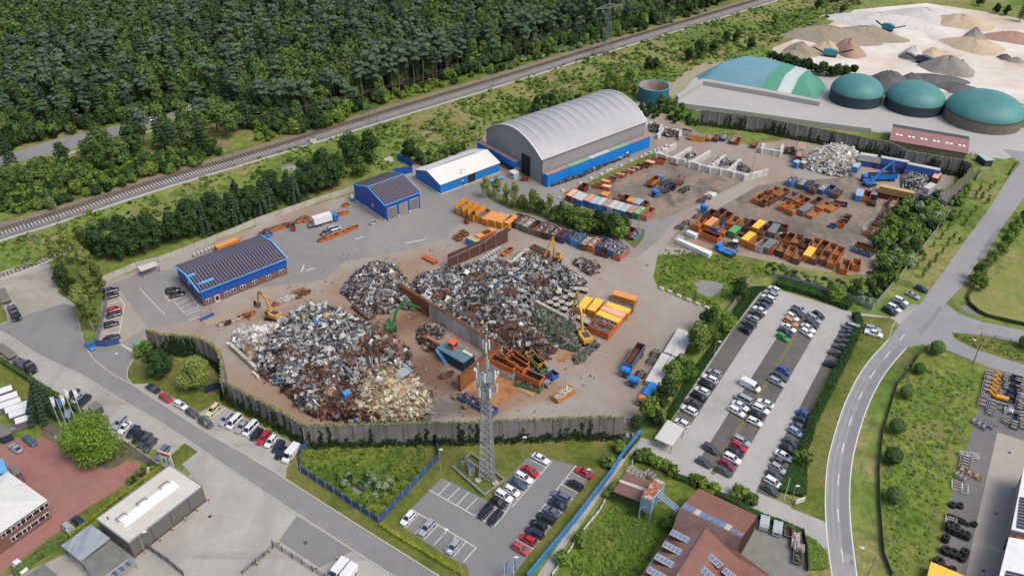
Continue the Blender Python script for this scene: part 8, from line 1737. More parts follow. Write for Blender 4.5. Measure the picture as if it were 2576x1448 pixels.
def crown(kind,n,seed,leaf=.7,R_=1.0,Hh=1.0):
 # unit-free crown in metres: R_ radius, from z=0 (ground) to Hh
 rnd = random.Random(seed); P = []
 if kind == 'conifer':
  nl = 11
  for k in range(n):
   t_ = rnd.random()**.75; lay = round(t_*nl)/nl*.85+t_*.15; z = Hh*(.16+.84*(1-lay)) if False else Hh*(1-.86*lay); rad = R_*(.08+.92*lay)*rnd.uniform(.35,1.05); a = rnd.uniform(0,6.283); a = round(a*7/6.283)/7*6.283*.5+a*.5
   P.append(((rad*math.cos(a),rad*math.sin(a),z-rad*.22),(math.cos(a)*.4,math.sin(a)*.4,.8)))
 elif kind == 'pine':   # flat rounded clumps near the top
  lobes = [(Vector((rnd.uniform(-.6,.6)*R_,rnd.uniform(-.6,.6)*R_,Hh*rnd.uniform(.62,.93))),R_*rnd.uniform(.35,.62)) for _ in range(9)]
  for k in range(n):
   c,r = rnd.choice(lobes); d = rsph(rnd); d.z = abs(d.z)*.7-.1; P.append((c+Vector((d.x*r,d.y*r,d.z*r*.75))*rnd.uniform(.7,1.05),(d.x,d.y,d.z+.4)))
 elif kind == 'ball':
  for k in range(n): d = rsph(rnd); P.append((Vector((0,0,Hh*.58))+Vector((d.x*R_,d.y*R_,d.z*Hh*.42))*rnd.uniform(.9,1.02),d))
 else:
  nl = {'broad': 12,'bush': 7,'tall': 12}[kind]; lobes = []
  for i in range(nl):
   a = rnd.uniform(0,6.283); t_ = rnd.random(); z0 = {'broad': .24,'bush': .25,'tall': .2}[kind]; z = Hh*(z0+(.8-z0)*t_); wr = math.sin(PI*(.25+.6*t_))*.62; lobes.append((Vector((math.cos(a)*R_*wr*rnd.uniform(.5,1),math.sin(a)*R_*wr*rnd.uniform(.5,1),z)),R_*rnd.uniform(.3,.52)))
  lobes.append((Vector((0,0,Hh*.82)),R_*.42)); lobes.append((Vector((0,0,Hh*.55)),R_*.55))
  vs_ = .9 if kind != 'tall' else 1.25
  for k in range(n):
   c,r = rnd.choice(lobes); d = rsph(rnd); p = c+Vector((d.x*r,d.y*r,d.z*r*vs_))*rnd.uniform(.72,1.06)
   if p.z < .1: p.z = rnd.uniform(.1,.6)
   P.append((p,d))
 return leafquads(P,leaf,rnd,.3,.55)
def proto(name,kind,mat,n,seed,R_,Hh,leaf,bk=bark,trunk=True,tr=.2):
 vs,fs = crown(kind,n,seed,leaf,R_,Hh); me = bpy.data.meshes.new('crown'); me.from_pydata([tuple(v) for v in vs],[],fs); me.materials.append(mat); me.update()
 rnd = random.Random(seed+5); tb = MB(); top = Hh*(.9 if kind in ('conifer','pine') else .6)
 pth = [Vector((0,0,0)),Vector((rnd.uniform(-.03,.03)*Hh,rnd.uniform(-.03,.03)*Hh,top*.5)),Vector((rnd.uniform(-.03,.03)*Hh,0,top))]
 tb.tube(pth[0],pth[1],tr,tr*.7,n=6); tb.tube(pth[1],pth[2],tr*.7,tr*.25,n=6)
 for k in range(5):
  z = rnd.uniform(.45,.8); a = rnd.uniform(0,6.28); b = pth[0].lerp(pth[2],z); tb.tube(b,b+Vector((math.cos(a)*R_*.6,math.sin(a)*R_*.6,Hh*.14)),tr*.3,tr*.1,n=4)
 return (me,tb.mesh('trunk',bk) if trunk else None,np.array([tuple(v) for v in vs],dtype=np.float32),np.array(fs,dtype=np.int32),mat,Hh,R_)
PR = {}
def pr(k): return R.choice(PR[k])
PR['pine'] = [proto('pine','pine',LF['pine'],1000,10+i,3.6,20,.75,tr=.28) for i in range(4)]
PR['spruce'] = [proto('spruce','conifer',LF['spruce'],1000,20+i,3.0,19,.75,tr=.25) for i in range(3)]
PR['oak'] = [proto('oak','broad',LF['oak'],1600,30+i,5.0,15,.7,tr=.35) for i in range(4)]
PR['birch'] = [proto('birch','tall',LF['birch'],1500,40+i,3.0,13,.5,barkw,tr=.2) for i in range(3)]
PR['belt'] = [proto('belt','conifer' if i == 2 else 'broad',LF['spruce'] if i == 2 else LF['dark'],1300,50+i,3.3,10,.6,tr=.25) for i in range(4)]
PR['broad'] = [proto('broad','broad',LF['bush'],1500,60+i,3.4,8.5,.5,tr=.22) for i in range(3)]
PR['darkt'] = [proto('darkt','broad',LF['dark'],1600,64+i,3.4,8.5,.5,tr=.22) for i in range(2)]
PR['bush'] = [proto('bush','bush',LF['bush'],420,70+i,1.6,2.4,.45,trunk=False) for i in range(4)]
PR['bushd'] = [proto('bush','bush',LF['dark'],420,75+i,1.6,2.4,.45,trunk=False) for i in range(2)]
PR['bushl'] = [proto('bush','bush',LF['lime'],420,78+i,1.6,2.2,.45,trunk=False) for i in range(2)]
PR['bushg'] = [proto('bush','bush',LF['grey'],420,81+i,1.6,2.2,.45,trunk=False) for i in range(2)]
PR['ball'] = [proto('ball','ball',LF['oak'],1500,84,2.0,4.4,.34,tr=.12)]
PR['sap'] = [proto('sap','tall',LF['bush'],130,86+i,.8,3.6,.32,tr=.06) for i in range(3)]
PR['big'] = [proto('big','broad',LF['lime'],15000,97,8.2,12.5,.36,tr=.4)]
PR['willow'] = [proto('willow','broad',LF['birch'],6000,91,4.6,10,.32,barkw,tr=.25)]
PR['magn'] = [proto('magn','broad',LF['dark'],4200,92,4.4,9.5,.48,tr=.3)]
PR['fir'] = [proto('fir','conifer',LF['spruce'],6000,93,4.8,12,.45,tr=.3)]
def tree(k,p,label,sc=1.0,group=None,name='tree',cat='tree',hz=1.0):
 me,tk_,*_ = pr(k); r = thing(name,label,cat,(p[0],p[1],0),R.uniform(0,6.28),group)
 q = link('crown',me,r); q.scale = (sc,sc,sc*hz)
 if tk_: q = link('trunk',tk_,r); q.scale = (sc,sc,sc*hz)
 return r
def plant(k,p,label,sc=1.0,group=None,name='bush',hz=1.0,cat='bush'):
 me = pr(k)[0]; o = link(name,me,None,(p[0],p[1],0),R.uniform(0,6.28)); o.scale = (sc,sc,sc*hz); return tag(o,label,cat,group)
def scatter(name,label,items,cat,kind='stuff'):
 # items: (proto, x, y, scale, zscale) -> one joined mesh (uncountable stuff); tint varies per plant
 V = []; F = []; T = []; MI = []; mats = []; off = 0
 for prt,x,y,s,hz in items:
  _,_,v,f,mat = prt[:5]
  if mat not in mats: mats.append(mat)
  a = R.uniform(0,6.28); c,s_ = math.cos(a),math.sin(a)
  q = np.empty_like(v); q[:,0] = (v[:,0]*c-v[:,1]*s_)*s+x; q[:,1] = (v[:,0]*s_+v[:,1]*c)*s+y; q[:,2] = v[:,2]*s*hz
  V.append(q); F.append(f+off); off += len(v); T.append(np.full(len(v),R.random(),dtype=np.float32)); MI.append(np.full(len(f),mats.index(mat),dtype=np.int32))
 V = np.concatenate(V); F = np.concatenate(F); T = np.concatenate(T); MI = np.concatenate(MI)
 me = bpy.data.meshes.new(name); me.vertices.add(len(V)); me.vertices.foreach_set('co',V.ravel()); me.loops.add(F.size); me.loops.foreach_set('vertex_index',F.ravel().astype(np.int32))
 me.polygons.add(len(F)); me.polygons.foreach_set('loop_start',np.arange(0,F.size,4,dtype=np.int32))
 for m in mats: me.materials.append(m)
 me.polygons.foreach_set('material_index',MI); at = me.attributes.new('tint','FLOAT','POINT'); at.data.foreach_set('value',T); me.update(calc_edges=True)
 return tag(link(name,me),label,cat,kind=kind)
# --- the forest: edge trees one by one, the deep wood as one mass
small = {'pine': [proto('p','pine' if i else 'conifer',LF['pine'],430,110+i,3.0,19,.85,trunk=False) for i in range(4)],'spruce': [proto('p','conifer',LF['spruce'],430,120+i,2.4,20,.8,trunk=False) for i in range(3)],'oak': [proto('p','broad',LF['oak'],520,130+i,4.2,17,.9,trunk=False) for i in range(4)]}
far_side = smooth(gp('@01 -300,200 0,90 @00 550,1370 1100,1240 1500,1170 1850,1060 2200,1150 @10 150,1340 600,1320 1000,1100 1500,930 2000,790 2576,600 @20 0,590 600,440 1000,330 1600,180 2200,-20 @D 1780,-60'),1)
edge = resample(far_side,5.0)
items = []; nedge = 0;
def deadzone(p): return P2pxx(p)
def px(p,z=0):
 v = np.array([p[0],p[1],z-CAM_H]); d = v@_f; return (1288+FPX*(v@_rr)/d,724-FPX*(v@_uu)/d)
EDGEK = {'pine': 'grey-green pine','spruce': 'dark spruce','oak': 'broad-leaved tree'}
for i,p in enumerate(edge[:-1]):
 d = (edge[i+1]-p).normalized(); n = Vector((-d[1],d[0]))
 if n[1] < 0: n = -n
 for row in range(3):
  q = p+n*(2+row*5.5+R.uniform(-1.5,1.5))+d*R.uniform(-2,2); u,v = px(q)
  if u < -40 or u > 1900 or v < -30: continue
  pine_zone = 900 < u < 1130
  k = R.choices(['pine','spruce','oak'],[.8,.12,.08] if pine_zone else [.36,.12,.52])[0]
  sc = R.uniform(.68,1.12)*(1.0 if not pine_zone else 1.08)*(.66 if row == 0 and not pine_zone else 1)
  if nedge < 285:
   part = 'behind the highway' if u < 560 else 'where bare trunks show' if pine_zone else 'left of the hall roof' if u < 1300 else 'near the pylon'
   tree(k,q,'%s at the near edge of the forest, %s' % (EDGEK[k],part),sc,'trees at the near edge of the forest','forest_tree'); nedge += 1
  else: items.append((R.choice(small[k]),q[0],q[1],sc,1))
fp = far_side+[Vector((430,950)),Vector((-900,950)),Vector((-600,300))]
xs_,ys_ = np.arange(-420,330,4.9),np.arange(200,760,4.9)
for x in xs_:
 for y in ys_:
  q = Vector((x+R.uniform(-2.2,2.2),y+R.uniform(-2.2,2.2))); u,v = px(q,14)
  if u < -70 or u > 2000 or v < -60 or v > 420 or not inside(q,fp): continue
  if min((q-e).length for e in edge) < 13.5: continue
  cl = math.sin(q[0]*.021+1)*math.cos(q[1]*.027)+.4*math.sin(q[0]*.07+q[1]*.05)
  k = R.choices(['pine','spruce','oak'],[.48,.12,.4] if cl < .1 else [.2,.05,.75])[0]
  items.append((R.choice(small[k]),q[0],q[1],R.uniform(.72,1.15),1))
print('forest mass trees',len(items),'edge',nedge)
scatter('forest','dense mixed forest of pines and broad-leaved trees filling the upper left',items,'forest')
# dead pine trunks in front
for i in range(26):
 s = '@10 %d,%d' % (820+i*36+R.randint(-10,10),960-i*9+R.randint(-40,10)); p = G(pts(s)[0]); h = R.uniform(13,18); r = thing('bare_pine','thin bare-trunked pine in the gap at the forest edge','tree',p,0,'bare pines at the forest edge')
 mb = MB(); mb.tube((0,0,0),(R.uniform(-1,1),0,h),.22,.08,n=5)
 for k in range(9): z = R.uniform(.35,.95)*h; a = R.uniform(0,6.28); mb.tube((0,0,z),(math.cos(a)*1.4,math.sin(a)*1.4,z+.5),.05,.02,n=3)
 mb.build('trunk',ground_mat('pale_bark',[C(140,124,110),C(158,144,130)],1,4,.2),r)
it_ = []
for i,p in enumerate(edge[:-1]):
 d = (edge[i+1]-p).normalized(); n = Vector((-d[1],d[0])); n = n if n[1] > 0 else -n
 if 900 < px(p)[0] < 1130: continue
 for k in range(3): q = p+n*R.uniform(-2.5,3)+d*R.uniform(-3,3); it_.append((R.choice(PR[R.choice(['bushd','bush','bushd'])]),q[0],q[1],R.uniform(1.5,2.6),1.15))
scatter('thicket','dark undergrowth along the near edge of the forest',it_,'thicket')
# --- trees between highway and railway
names_mid = ['spruce','oak','pine']
mid = [('@00 1050,1560','oak',.8),('@01 1100,160','oak',.85),('@01 1000,230','oak',.8),('@01 1250,240','oak',.75),('@00 1400,1448','oak',1.0),('@01 1350,150','oak',.9),('@01 1480,110','pine',.9),('@01 1620,60','spruce',.8),('@01 1750,90','spruce',.8),('@01 1900,60','oak',.8),('@01 2050,80','spruce',.75),('@00 2050,1440','oak',.9),('@00 2300,1400','oak',.9),('@00 1700,1448','oak',.8),('@01 130,250','spruce',.75),('@01 300,450','oak',.6),('@01 120,520','oak',.65),('@01 440,330','oak',.45),('@01 40,660','oak',.6),('@01 850,420','oak',.55),('@01 650,430','oak',.55),('@01 900,200','oak',.6),('@01 650,200','oak',.55),('@01 1500,250','oak',.5),('@D 470,337','oak',.9),('@D 522,350','pine',.8),('@D 548,332','oak',.9),('@D 592,332','oak',.8),('@D 622,324','spruce',.8)]
for i,(s,k,sc) in enumerate(mid): tree(k,G(pts(s)[0]),'%s between highway and railway, %s of that group' % (EDGEK[k],ORD[i]),sc*1.22,'trees between highway and railway')
def band_bushes(polyS,n,lab,group,kinds,smin,smax,hz=1.0,name='bush'):
 if not group: return scatter('thicket',lab,[(R.choice(PR[R.choice(kinds)]),p[0],p[1],R.uniform(smin,smax),hz) for p in rand_in(gp(polyS),n)],'thicket')
 P = rand_in(gp(polyS),n)
 for p in P: k = R.choice(kinds); plant(k,p,lab,R.uniform(smin,smax),group,name,hz)
band_bushes('@01 -40,330 500,200 1300,220 2000,120 2200,200 1500,360 600,640 -40,740',210,'dense leafy thicket between the highway and the railway',None,['bush','bush','bushd'],1.0,1.9)
band_bushes('@01 1350,120 1700,60 2150,20 2250,110 1900,250 1500,330 1250,330',70,'leafy thicket below the highway near the clearing',None,['bush','bushd'],1.0,1.9)
band_bushes('@10 -1,1250 600,1180 900,1130 1250,950 2000,820 2576,640 @20 0,620 0,640 @10 2576,690 1700,930 1000,1130 500,1330 100,1430 0,1400',110,'leafy thicket along the forest foot above the railway',None,['bush','bushd','bush','bushl'],.9,1.7)
band_bushes('@20 0,620 1000,350 2000,80 2000,120 1000,400 0,680',60,'leafy thicket between forest and railway near the pylon',None,['bush','bushd','bushg'],.9,1.6)
# --- tree belt along the yard fence
belt = resample(smooth(gp('@01 1000,1150 1150,1200 1400,1140 1700,1040 2000,950 2350,850 2576,760 @11 100,700 350,620 600,540 850,440'),1),3.6)
for i,p in enumerate(belt):
 d = (belt[min(i+1,len(belt)-1)]-belt[max(i-1,0)]).normalized(); n = Vector((-d[1],d[0]))
 for row in range(3):
  if row == 2 and i % 3: continue
  q = p+n*(1.5+row*5+R.uniform(-1,1)); tree('belt',q,'dark tree in the belt behind the concrete fence',R.uniform(.95,1.25),'tree belt behind the concrete fence')
for i,(s,k,sc) in enumerate([('@01 620,1300','birch',1.0),('@01 760,1200','birch',1.05),('@01 880,1120','birch',.95),('@01 1010,1060','birch',1.0),('@01 900,1350','birch',1.05),('@01 640,1420','darkt',.9),('@02 720,60','darkt',.8),('@02 930,120','birch',1.0),('@02 1020,40','birch',.9),('@02 880,330','birch',1.05),('@02 950,440','birch',1.0),('@02 830,250','birch',.85),('@01 1150,1150','birch',.9),('@01 700,1050','birch',.8)]):
 tree(k,G(pts(s)[0]),'%s in the group left of the fenced bays, %s counted from the rails' % ('birch' if k == 'birch' else 'dark leafy tree',ORD[i]),sc,'birches left of the fenced bays')
for i,(s,k,sc) in enumerate([('@11 700,330','darkt',1.5),('@11 960,200','darkt',1.7),('@11 1150,180','darkt',1.6),('@11 1060,330','broad',1.1),('@11 800,380','belt',1.0),('@11 1550,170','darkt',1.2),('@11 1640,200','darkt',.8),('@20 1060,880','broad',.9),('@20 1180,850','broad',1.0),('@20 980,840','broad',.8),('@20 1370,700','darkt',.9),('@20 1440,700','darkt',.8),('@20 1770,620','darkt',.9),('@20 1880,590','darkt',1.3),('@20 2020,530','darkt',.9),('@20 2150,440','darkt',.9),('@20 2250,420','darkt',.8),('@20 2400,500','darkt',.9),('@20 250,1080','darkt',.7),('@20 330,1060','darkt',.7),('@20 400,1050','darkt',.7),('@20 110,1140','broad',.7),('@20 800,930','broad',.6),('@30 500,100','darkt',.9),('@30 740,140','darkt',.7),('@30 60,250','broad',.9),('@30 2120,60','darkt',.9),('@30 2290,140','darkt',.8),('@30 2390,160','darkt',.8),('@30 2530,220','spruce',.85),('@30 850,20','darkt',.9),('@30 640,30','darkt',.8),('@30 700,20','darkt',.8)]):
 tree(k,G(pts(s)[0]),'tree standing in the meadow beyond the yard, %s from the left group' % ORD[i],sc,'trees in the meadow')
# hedge of small trees behind the hall
for i,p in enumerate(resample(gp('@20 960,900 1150,920 1300,985 1500,1060 1700,1130'),4.2)): tree('broad',p,'small tree in the line behind the arched hall, %s from the left' % ORD[i],R.uniform(.55,.75),'line of trees behind the hall')
for i,p in enumerate(resample(gp('@30 40,620 250,680 450,740 620,770 850,750'),4.5)): plant('bushd',p,'dark tall bush in the row behind the silage clamp, %s from the left' % ORD[i],R.uniform(2.0,2.8),'dark row behind the silage clamp')
# scrub in the meadow, uncountable
mead = gp('@01 -60,1060 0,1000 600,800 1550,500 2576,170 @11 0,130 500,10 @10 500,1448 1100,1300 2576,850 @20 0,830 780,560 1300,420 2000,210 2576,40 @D 2010,-20 2150,-10 2170,10 2050,60 1940,110 1930,160 1800,180 @20 1900,650 1500,900 1250,980 900,900 300,1130 0,1260 @10 2300,1448 @11 2100,30 1600,200 1400,200 1200,330 @11 800,350 0,650 @01 2000,900 1300,1130 600,1100 580,1130 0,1340 -60,1350')
it = []
MP = rand_in(mead,6500)
for p in MP:
 c = math.sin(p[0]*.09+2)*math.sin(p[1]*.11)+.5*math.sin(p[0]*.23+p[1]*.19)
 if c < -.25 and R.random() < .75: continue
 k = R.choices(['bush','bushl','bushg','bushd'],[.42,.42,.12,.04])[0]; s = R.uniform(.25,.6)
 if R.random() < .1: s = R.uniform(.7,1.2)
 it.append((R.choice(PRS[k]) if False else R.choice(PR[k]),p[0],p[1],s,.6))
lowp = {k: [proto('s','bush',PR[k][0][4],84,200+j,1.6,2.2,.8,trunk=False) for j in range(3)] for k in ('bush','bushl','bushg','bushd')}
inv = {id(q): k for k in lowp for q in PR[k]}
it = [(R.choice(lowp[inv[id(a)]]),x,y,s,h) for a,x,y,s,h in it]
scatter('meadow_scrub','low green scrub and brambles covering the meadow along the railway',it,'scrub')
print('scrub',len(it))
band_bushes('@20 -1,1200 300,1060 700,960 720,1000 300,1150 0,1280',26,'dark bush along the rear of the hall roof','bushes behind the hall',['bushd','bush'],.8,1.4)
band_bushes('@11 1650,130 2100,30 2190,50 1650,240 1580,200',30,'dense shrub behind the white-roofed hall','shrubs behind the white-roofed hall',['bush','bushd'],.8,1.2)
band_bushes('@20 1290,1060 1900,1200 1880,1290 1700,1260 1500,1230 1330,1180',40,'dark shrub on the slope behind the hall bays','shrubs behind the hall bays',['bushd'],.7,1.1)
# ground cover stuff for banks and plots
PONDS = [gp('@21 1820,1390 1900,1360 2060,1375 2135,1410 @22 2100,60 2020,95 1920,90 1840,20'),gp('@13 940,560 1020,540 1130,570 1130,640 1040,640')]
def cover(lab,s,n,kinds,smin,smax,name='ground_cover',hz=.7):
 scatter(name,lab,[(R.choice(lowp[R.choice(kinds)]),p[0],p[1],R.uniform(smin,smax),hz) for p in rand_in(gp(s),n) if not any(inside(p,w_) for w_ in PONDS)],'ground cover')
cover('tangled weeds and brambles in the fenced plot below the wall','@13 470,190 1790,130 1820,230 1240,880 460,400',420,['bush','bushl','bush'],.15,.45)
cover('darker willow growth round the small pool','@13 800,430 1120,420 1480,480 1300,700 1150,700 900,560',60,['bushd','bushg','bush'],.4,.9)
cover('lush low plants round the pond','@21 1480,1120 1560,1060 2100,1130 2560,1250 2400,1400 @22 2180,120 1980,190 1700,80 1500,0',420,['bushl','bush','bushl'],.15,.42)
cover('green weeds filling the grass plot right of the road','@32 1400,760 2100,900 2000,1448 @33 1900,200 1750,700 1600,1300 1250,1448 1160,900 1170,0',900,['bushl','bushl','bush','bushg'],.15,.42,hz=.35)
cover('tall weeds in the garden beside the brown shed','@23 1000,760 1290,750 1600,850 1450,1100 1300,1448 480,1448 700,1100',420,['bushl','bushl','bush'],.12,.45,hz=.5)
cover('rough vegetation on the bank above the steel fence','@31 0,1180 300,1290 800,1400 1150,1230 1280,1300 @32 1040,200 600,60 @31 -60,1300',170,['bush','bushg','bushd'],.3,.7)
cover('weeds on the grass point and roadside verges','@32 1820,450 2130,500 2576,600 2576,740 2090,600',120,['bushl'],.12,.3)
cover('dark undergrowth at the foot of the straight wall','@12 560,1440 2100,1420 @22 300,1440 1060,1400 1060,1420 300,1470 @13 1800,100 560,110',170,['bushd'],.3,.6)
cover('grass tussocks along the road and islands','@32 900,300 1200,400 850,900 650,1448 560,1300',90,['bushl'],.08,.2)
# bank with bushes right of the dirt yard
band_bushes('@31 1240,760 1340,640 1700,600 1780,700 1680,870 1560,1020 1440,1190 1320,1330 1200,1448 1000,1448 1150,1280 1010,1190 1130,960',120,'leafy bush on the bank right of the dirt yard','bushes on the bank right of the dirt yard',['bush','bush','bushd','bushg','bush','bushl'],1.0,2.0)
for i,s in enumerate('1300,850 1500,900 1350,1000 1450,1100 1280,1290 1180,1370 1600,760 1230,1120'.split()): tree('darkt' if i % 2 else 'broad',G(pts('@31 '+s)[0]),'small tree on the overgrown bank by the dirt yard, %s' % ORD[i],R.uniform(.5,.7),'small trees on the bank')
band_bushes('@31 1500,480 1720,500 1850,650 1820,800 1950,600 2050,420 1900,380 1860,600 1700,560',30,'bush at the end of the boundary wall','bushes at the wall end',['bush','bushl','bushg'],.6,1.3)
band_bushes('@32 380,20 1220,0 1050,190 820,120 600,60',34,'grey-green shrub on the rough bank above the gravel car park','shrubs above the gravel car park',['bush','bushg','bushd'],.6,1.4)
# saplings and roadside trees
sapn = 0
for s in '2120,1440 2225,470 2205,600 2145,560 2080,690 2030,740 1975,820 1850,820 1800,880 1860,960 1735,960 1915,1010 1800,1030 1660,1040 1750,1110 1680,1190 1560,1180 1610,1260 1490,1260 1555,1340 1280,1400 2125,480 1920,750 2270,430 2080,560'.split()[1:]:
 tree('sap',G(pts('@31 '+s)[0]),'young staked tree on the road verge, %s planted along the steel fence' % ORD[sapn],R.uniform(.8,1.2),'young trees on the verge'); sapn += 1
for i,s in enumerate('2560,760 2470,900 2440,960 2380,1040 2340,1120 2250,1200 2180,1270 2110,1380 2560,830 2070,1430'.split()): tree('broad',G(pts('@31 '+s)[0]),'leafy tree in the row right of the road, %s' % ORD[i],R.uniform(.6,.85),'row of trees right of the road',hz=1.0)
tree('broad',G(pts('@32 2130,30')[0]),'leafy tree at the corner of the hay field',.65)
for i,(s,k) in enumerate((('@32 1685,665',1.0),('@32 1510,860',.78),('@32 1380,1100',.85),('@33 1285,10',1.0),('@33 1240,310',1.05),('@33 1260,700',1.0),('@32 2570,600',.9),('@31 1710,1150',.3))):
 if i < 7: tree('ball',G(pts(s)[0]),'clipped ball-shaped tree, %s along the dark mesh fence from the top' % ORD[i],k,'clipped ball trees')
# hedges
def hedge(label,s,w_,h_,mat,dens=30,leaf=.35,group=None,poly=False,seed=3):
 rnd = random.Random(seed); P = []; mb = MB()
 if poly:
  q = gp(s); o = q[0]; A = [rel(p,o) for p in q]; mb.prism([p for p in A],0,h_*.92)
  for p in rand_in(A,int(dens)): P.append(((p[0],p[1],h_*rnd.uniform(.9,1.05)),(0,0,1)))
  for a,b in zip(A,A[1:]+A[:1]):
   for k in range(int((b-a).length*8)): t_ = rnd.random(); p = a.lerp(b,t_); P.append(((p[0],p[1],h_*rnd.random()),(rnd.uniform(-1,1),rnd.uniform(-1,1),.2)))
 else:
  L = resample(smooth(gp(s),1),1.5); o = L[0]
  for a,b in zip(L,L[1:]):
   A,B = rel(a,o),rel(b,o); d = (B-A).normalized(); n = Vector((-d[1],d[0])); mb.bar((A[0],A[1],h_*.45),(B[0],B[1],h_*.45),w_*.8,h_*.9)
   for k in range(int(dens)):
    p = A.lerp(B,rnd.random()); e = rnd.uniform(-1,1); zz = h_*rnd.uniform(.88,1.05) if abs(e) < .85 else h_*rnd.random(); p = p+n*w_/2*e; P.append(((p[0],p[1],zz),(n[0]*e,n[1]*e,.8)))
 r = thing('hedge',label,'hedge',o,0,group); vs,fs = leafquads(P,leaf,rnd); q = MB(); q.add(vs,fs); q.build('foliage',mat,r); mb.build('inner_twigs',mat,r); return r
hedge('long dark hedge between the gravel car park and the road','@32 820,270 880,255 945,400 950,450 860,600 700,880 600,1080 @33 470,0 440,110 380,200 @32 540,1200',2.4,2.2,LF['hedge'],3000) if False else None
hedge('long clipped dark hedge between the gravel car park and the road','@z4 1300,330 1340,410 1320,480 1240,660 1130,880 1030,1080 930,1270 870,1400 @33 400,90 340,200',2.6,2.0,LF['hedge'],46)
hedge('dark hedge along the top edge of the gravel car park','@z4 560,20 700,60 900,120 1100,190 1250,250',4.6,2.0,LF['hedge'],60)
hedge('wide dark ground ivy wedge at the lower end of the hedge','@33 310,180 395,215 380,640 350,660 100,600',0,1.0,LF['hedge'],2600,poly=True)
hedge('dark ivy strip left of the gravel car park','@22 2400,0 2560,0 2480,60 2130,520 2000,720 1640,1260 1590,1330 1540,1300 1830,820 2080,500 2250,200',0,.7,LF['hedge'],5200,poly=True)
hedge('green hedge along the street beside the left trucks','@02 -40,715 0,735 330,950 700,1180 860,1300',1.3,1.6,LF['oak'],30)
hedge('mossy hedge line behind the dark grey building','@03 1640,360 1300,600 960,875 700,1070',.9,1.2,LF['hedge2'],18)
hedge('long green hedge beside the concrete sheds','@03 680,1090 450,1230 150,1448',1.6,1.8,LF['oak'],36)
hedge('yellow-green hedge along the street by the small car park','@13 1260,935 1440,1060 1750,1240 2080,1440',1.2,1.0,LF['hedge2'],26)
hedge('dark hedge behind the court of the red barns','@23 1640,460 1790,510 2060,640 2200,700 2480,860 @33 160,940 340,1030',1.6,1.2,LF['hedge'],26)
hedge('ivy hedge beside the scrap vehicles at the bottom right','@33 370,1050 480,1110 580,1230 600,1370 500,1390 400,1390 385,1200',0,.7,LF['bush'],900,poly=True)
hedge('ivy strip along the blue barrier top end','@23 1290,60 1120,270 1100,262 1260,40',0,.8,LF['hedge'],500,poly=True)
# trees along the yard / car park boundary
for i,(s,k,sc) in enumerate((('@22 2030,300','grey',.6),('@22 1960,460','darkt',.95),('@22 2150,420','lime',.85),('@22 1850,640','broad',1.15),('@22 1990,560','broad',.8),('@22 1680,850','grey2',.7),('@22 1750,930','lime',.9),('@22 1600,960','broad',.85),('@22 1530,1180','darkt',.95),('@22 1400,1350','broad',.9),('@22 1450,1400','darkt',.6),('@22 2270,110','darkt',.85),('@22 1250,1420','darkt',.5),('@32 670,130','lime',.85))):
 kk = 'broad' if k in ('grey','grey2') else k
 if k == 'lime':
  if 'limet' not in PR: PR['limet'] = [proto('limet','broad',LF['lime'],1700,95,3.3,6.5,.45,tr=.2)]
  kk = 'limet'
 tree(kk,G(pts(s)[0]),'%s tree between yard and gravel car park, %s of that line' % ('bright green' if k == 'lime' else 'dark green' if k == 'darkt' else 'mid green',ORD[i]),sc*1.15,'trees between yard and car park')
# tree island in the yard
for i,(s,k,sc) in enumerate([('@11 2310,500','birch',.55),('@11 2420,500','birch',.55),('@11 2520,560','birch',.5),('@21 20,590','birch',.6),('@21 110,600','broad',.5),('@21 200,640','birch',.55),('@21 290,650','broad',.5),('@21 370,690','birch',.55),('@21 500,760','birch',.55),('@21 600,790','broad',.7),('@21 680,810','broad',.75),('@21 770,850','broad',.8),('@21 860,860','darkt',.8),('@21 930,890','broad',.8),('@21 1000,900','darkt',.85),('@21 1070,930','broad',.8),('@21 1110,870','darkt',.65),('@21 1020,820','broad',.6),('@21 560,730','broad',.6),('@21 640,760','darkt',.65),('@21 730,800','broad',.7),('@21 820,820','broad',.7),('@21 900,840','broad',.7),('@21 960,860','darkt',.7),('@21 700,880','broad',.6),('@21 430,730','broad',.55),('@21 250,610','broad',.55)]):
 q_ = pts(s)[0]; tree(k,G((q_[0],q_[1]+11)),'green tree on the long island in the yard, %s from the left' % ORD[i],sc*1.4,'trees on the yard island')
# lower left garden trees
tree('big',G(pts('@z3 1090,790')[0]),'big bright green tree in the round bed of the red paved yard',1.0)
tree('fir',G(pts('@02 470,1300')[0]),'large dark fir tree behind the flagpoles',1.0)
tree('magn',G(pts('@02 1610,880')[0]),'large glossy dark green tree inside the curved wall',1.0,hz=.9)
tree('willow',G(pts('@02 1980,1000')[0]),'light olive birch in front of the overgrown wall corner',1.1,hz=.95)
tree('broad',G(pts('@02 1480,680')[0]),'small olive tree at the end of the curved ivy wall',.65)
tree('broad',G(pts('@02 1400,700')[0]),'small round tree beside the entrance kerb',.5)
for s,lab in (('@23 700,1120','round green bush on the garden path edge'),('@23 510,1300','smaller bush further down the garden path'),('@23 970,350','dark bush against the blue barrier, upper one'),('@23 1080,190','dark bush against the blue barrier near the wall'),('@23 1010,640','bush at the left end of the brown shed'),('@23 1560,960','grey-green bush at the corner of the red barn')): plant('bush',G(pts(s)[0]),lab,1.4)
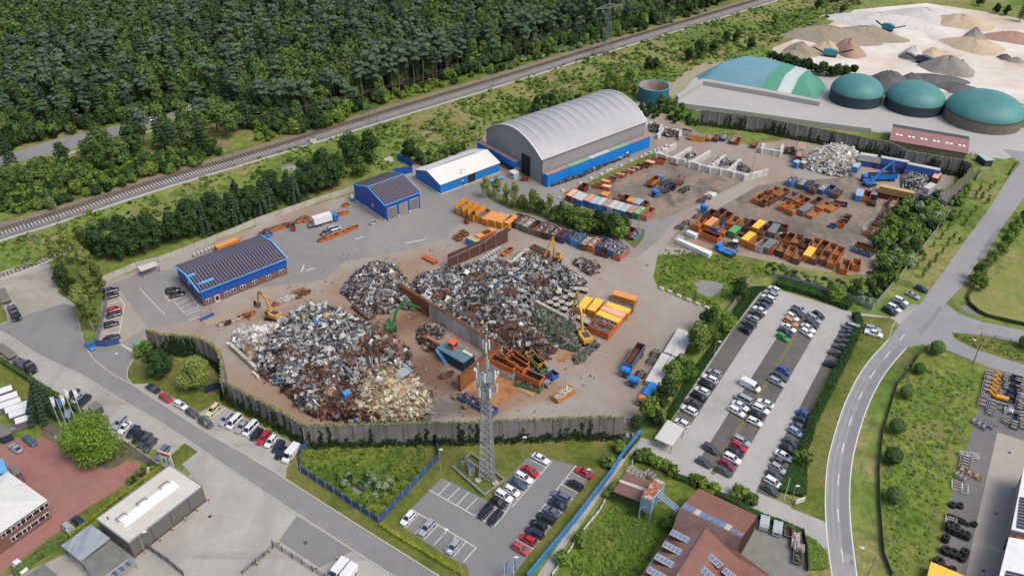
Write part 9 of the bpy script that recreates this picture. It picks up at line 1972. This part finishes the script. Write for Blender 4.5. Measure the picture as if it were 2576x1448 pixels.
for i,s in enumerate('1270,280 1340,270 1400,320 1470,350 1540,380 1600,430 1850,520 1920,550 2010,600 2310,660 2400,720 2260,640'.split()): plant('bush' if i < 6 or i > 8 else 'bushl',G(pts('@23 '+s)[0]),'bush in the hedge line behind the brown shed, %s from the left' % ORD[i],1.3,'bushes behind the brown shed')
plant('bush',G(pts('@33 330,320')[0]),'large round green bush standing in the ivy wedge',1.9)
for i,s in enumerate('1310,500 1360,530 1390,430 1450,450 1460,370 1520,350 1550,390 1340,490'.split()): plant('bushd' if i % 2 else 'bush',G(pts('@03 '+s)[0]),'low shrub in the bed behind the grey building, %s' % ORD[i],.6,'low shrubs in the bed')
for i,s in enumerate('1000,280 1070,270 1180,270 1240,240 1290,210 960,250'.split()): plant('bushl',G(pts('@03 '+s)[0]),'small shrub under the big bright tree, %s' % ORD[i],.35,'small shrubs under the big tree')
for i,s in enumerate('850,470 900,540 1120,440 1180,470 1310,500 1300,570 1290,670 1200,660 1130,640 1100,580'.split()): plant('bushg' if i % 2 else 'bush',G(pts('@13 '+s)[0]),'willow shrub round the small pool in the fenced plot, %s' % ORD[i],.8,'willow shrubs round the small pool')
RK = MB()
rk_m = ground_mat('garden_rock',[C(190,176,160),C(206,196,184)],1,2,.15)
for s,sc,lab in (('@03 1515,375',1.1,'large pale boulder in the shrub bed'),('@03 1300,490',.8,'white boulder at the near end of the shrub bed'),('@03 1480,410',.5,'small pale boulder beside the large one')):
 rnd = random.Random(4); b = MB(); b.revolve([(.02,0),(.8,.05),(1.0,.4),(.7,.8),(.3,.95),(.02,1.0)],n=9); b.v = [(x*rnd.uniform(.85,1.15),y*rnd.uniform(.8,1.1),z*.9) for x,y,z in b.v]; o = b.build('boulder',rk_m,None,sm=True,loc=(*G(pts(s)[0]),0)); o.scale = (sc,)*3; tag(o,lab,'boulder')
dup = {k: v for k,v in LABELS.items() if len(v) > 1}
print('things',sum(len(v) for v in LABELS.values()),'shared labels',len(dup))
for k,v in dup.items(): print('DUP',len(v),k)
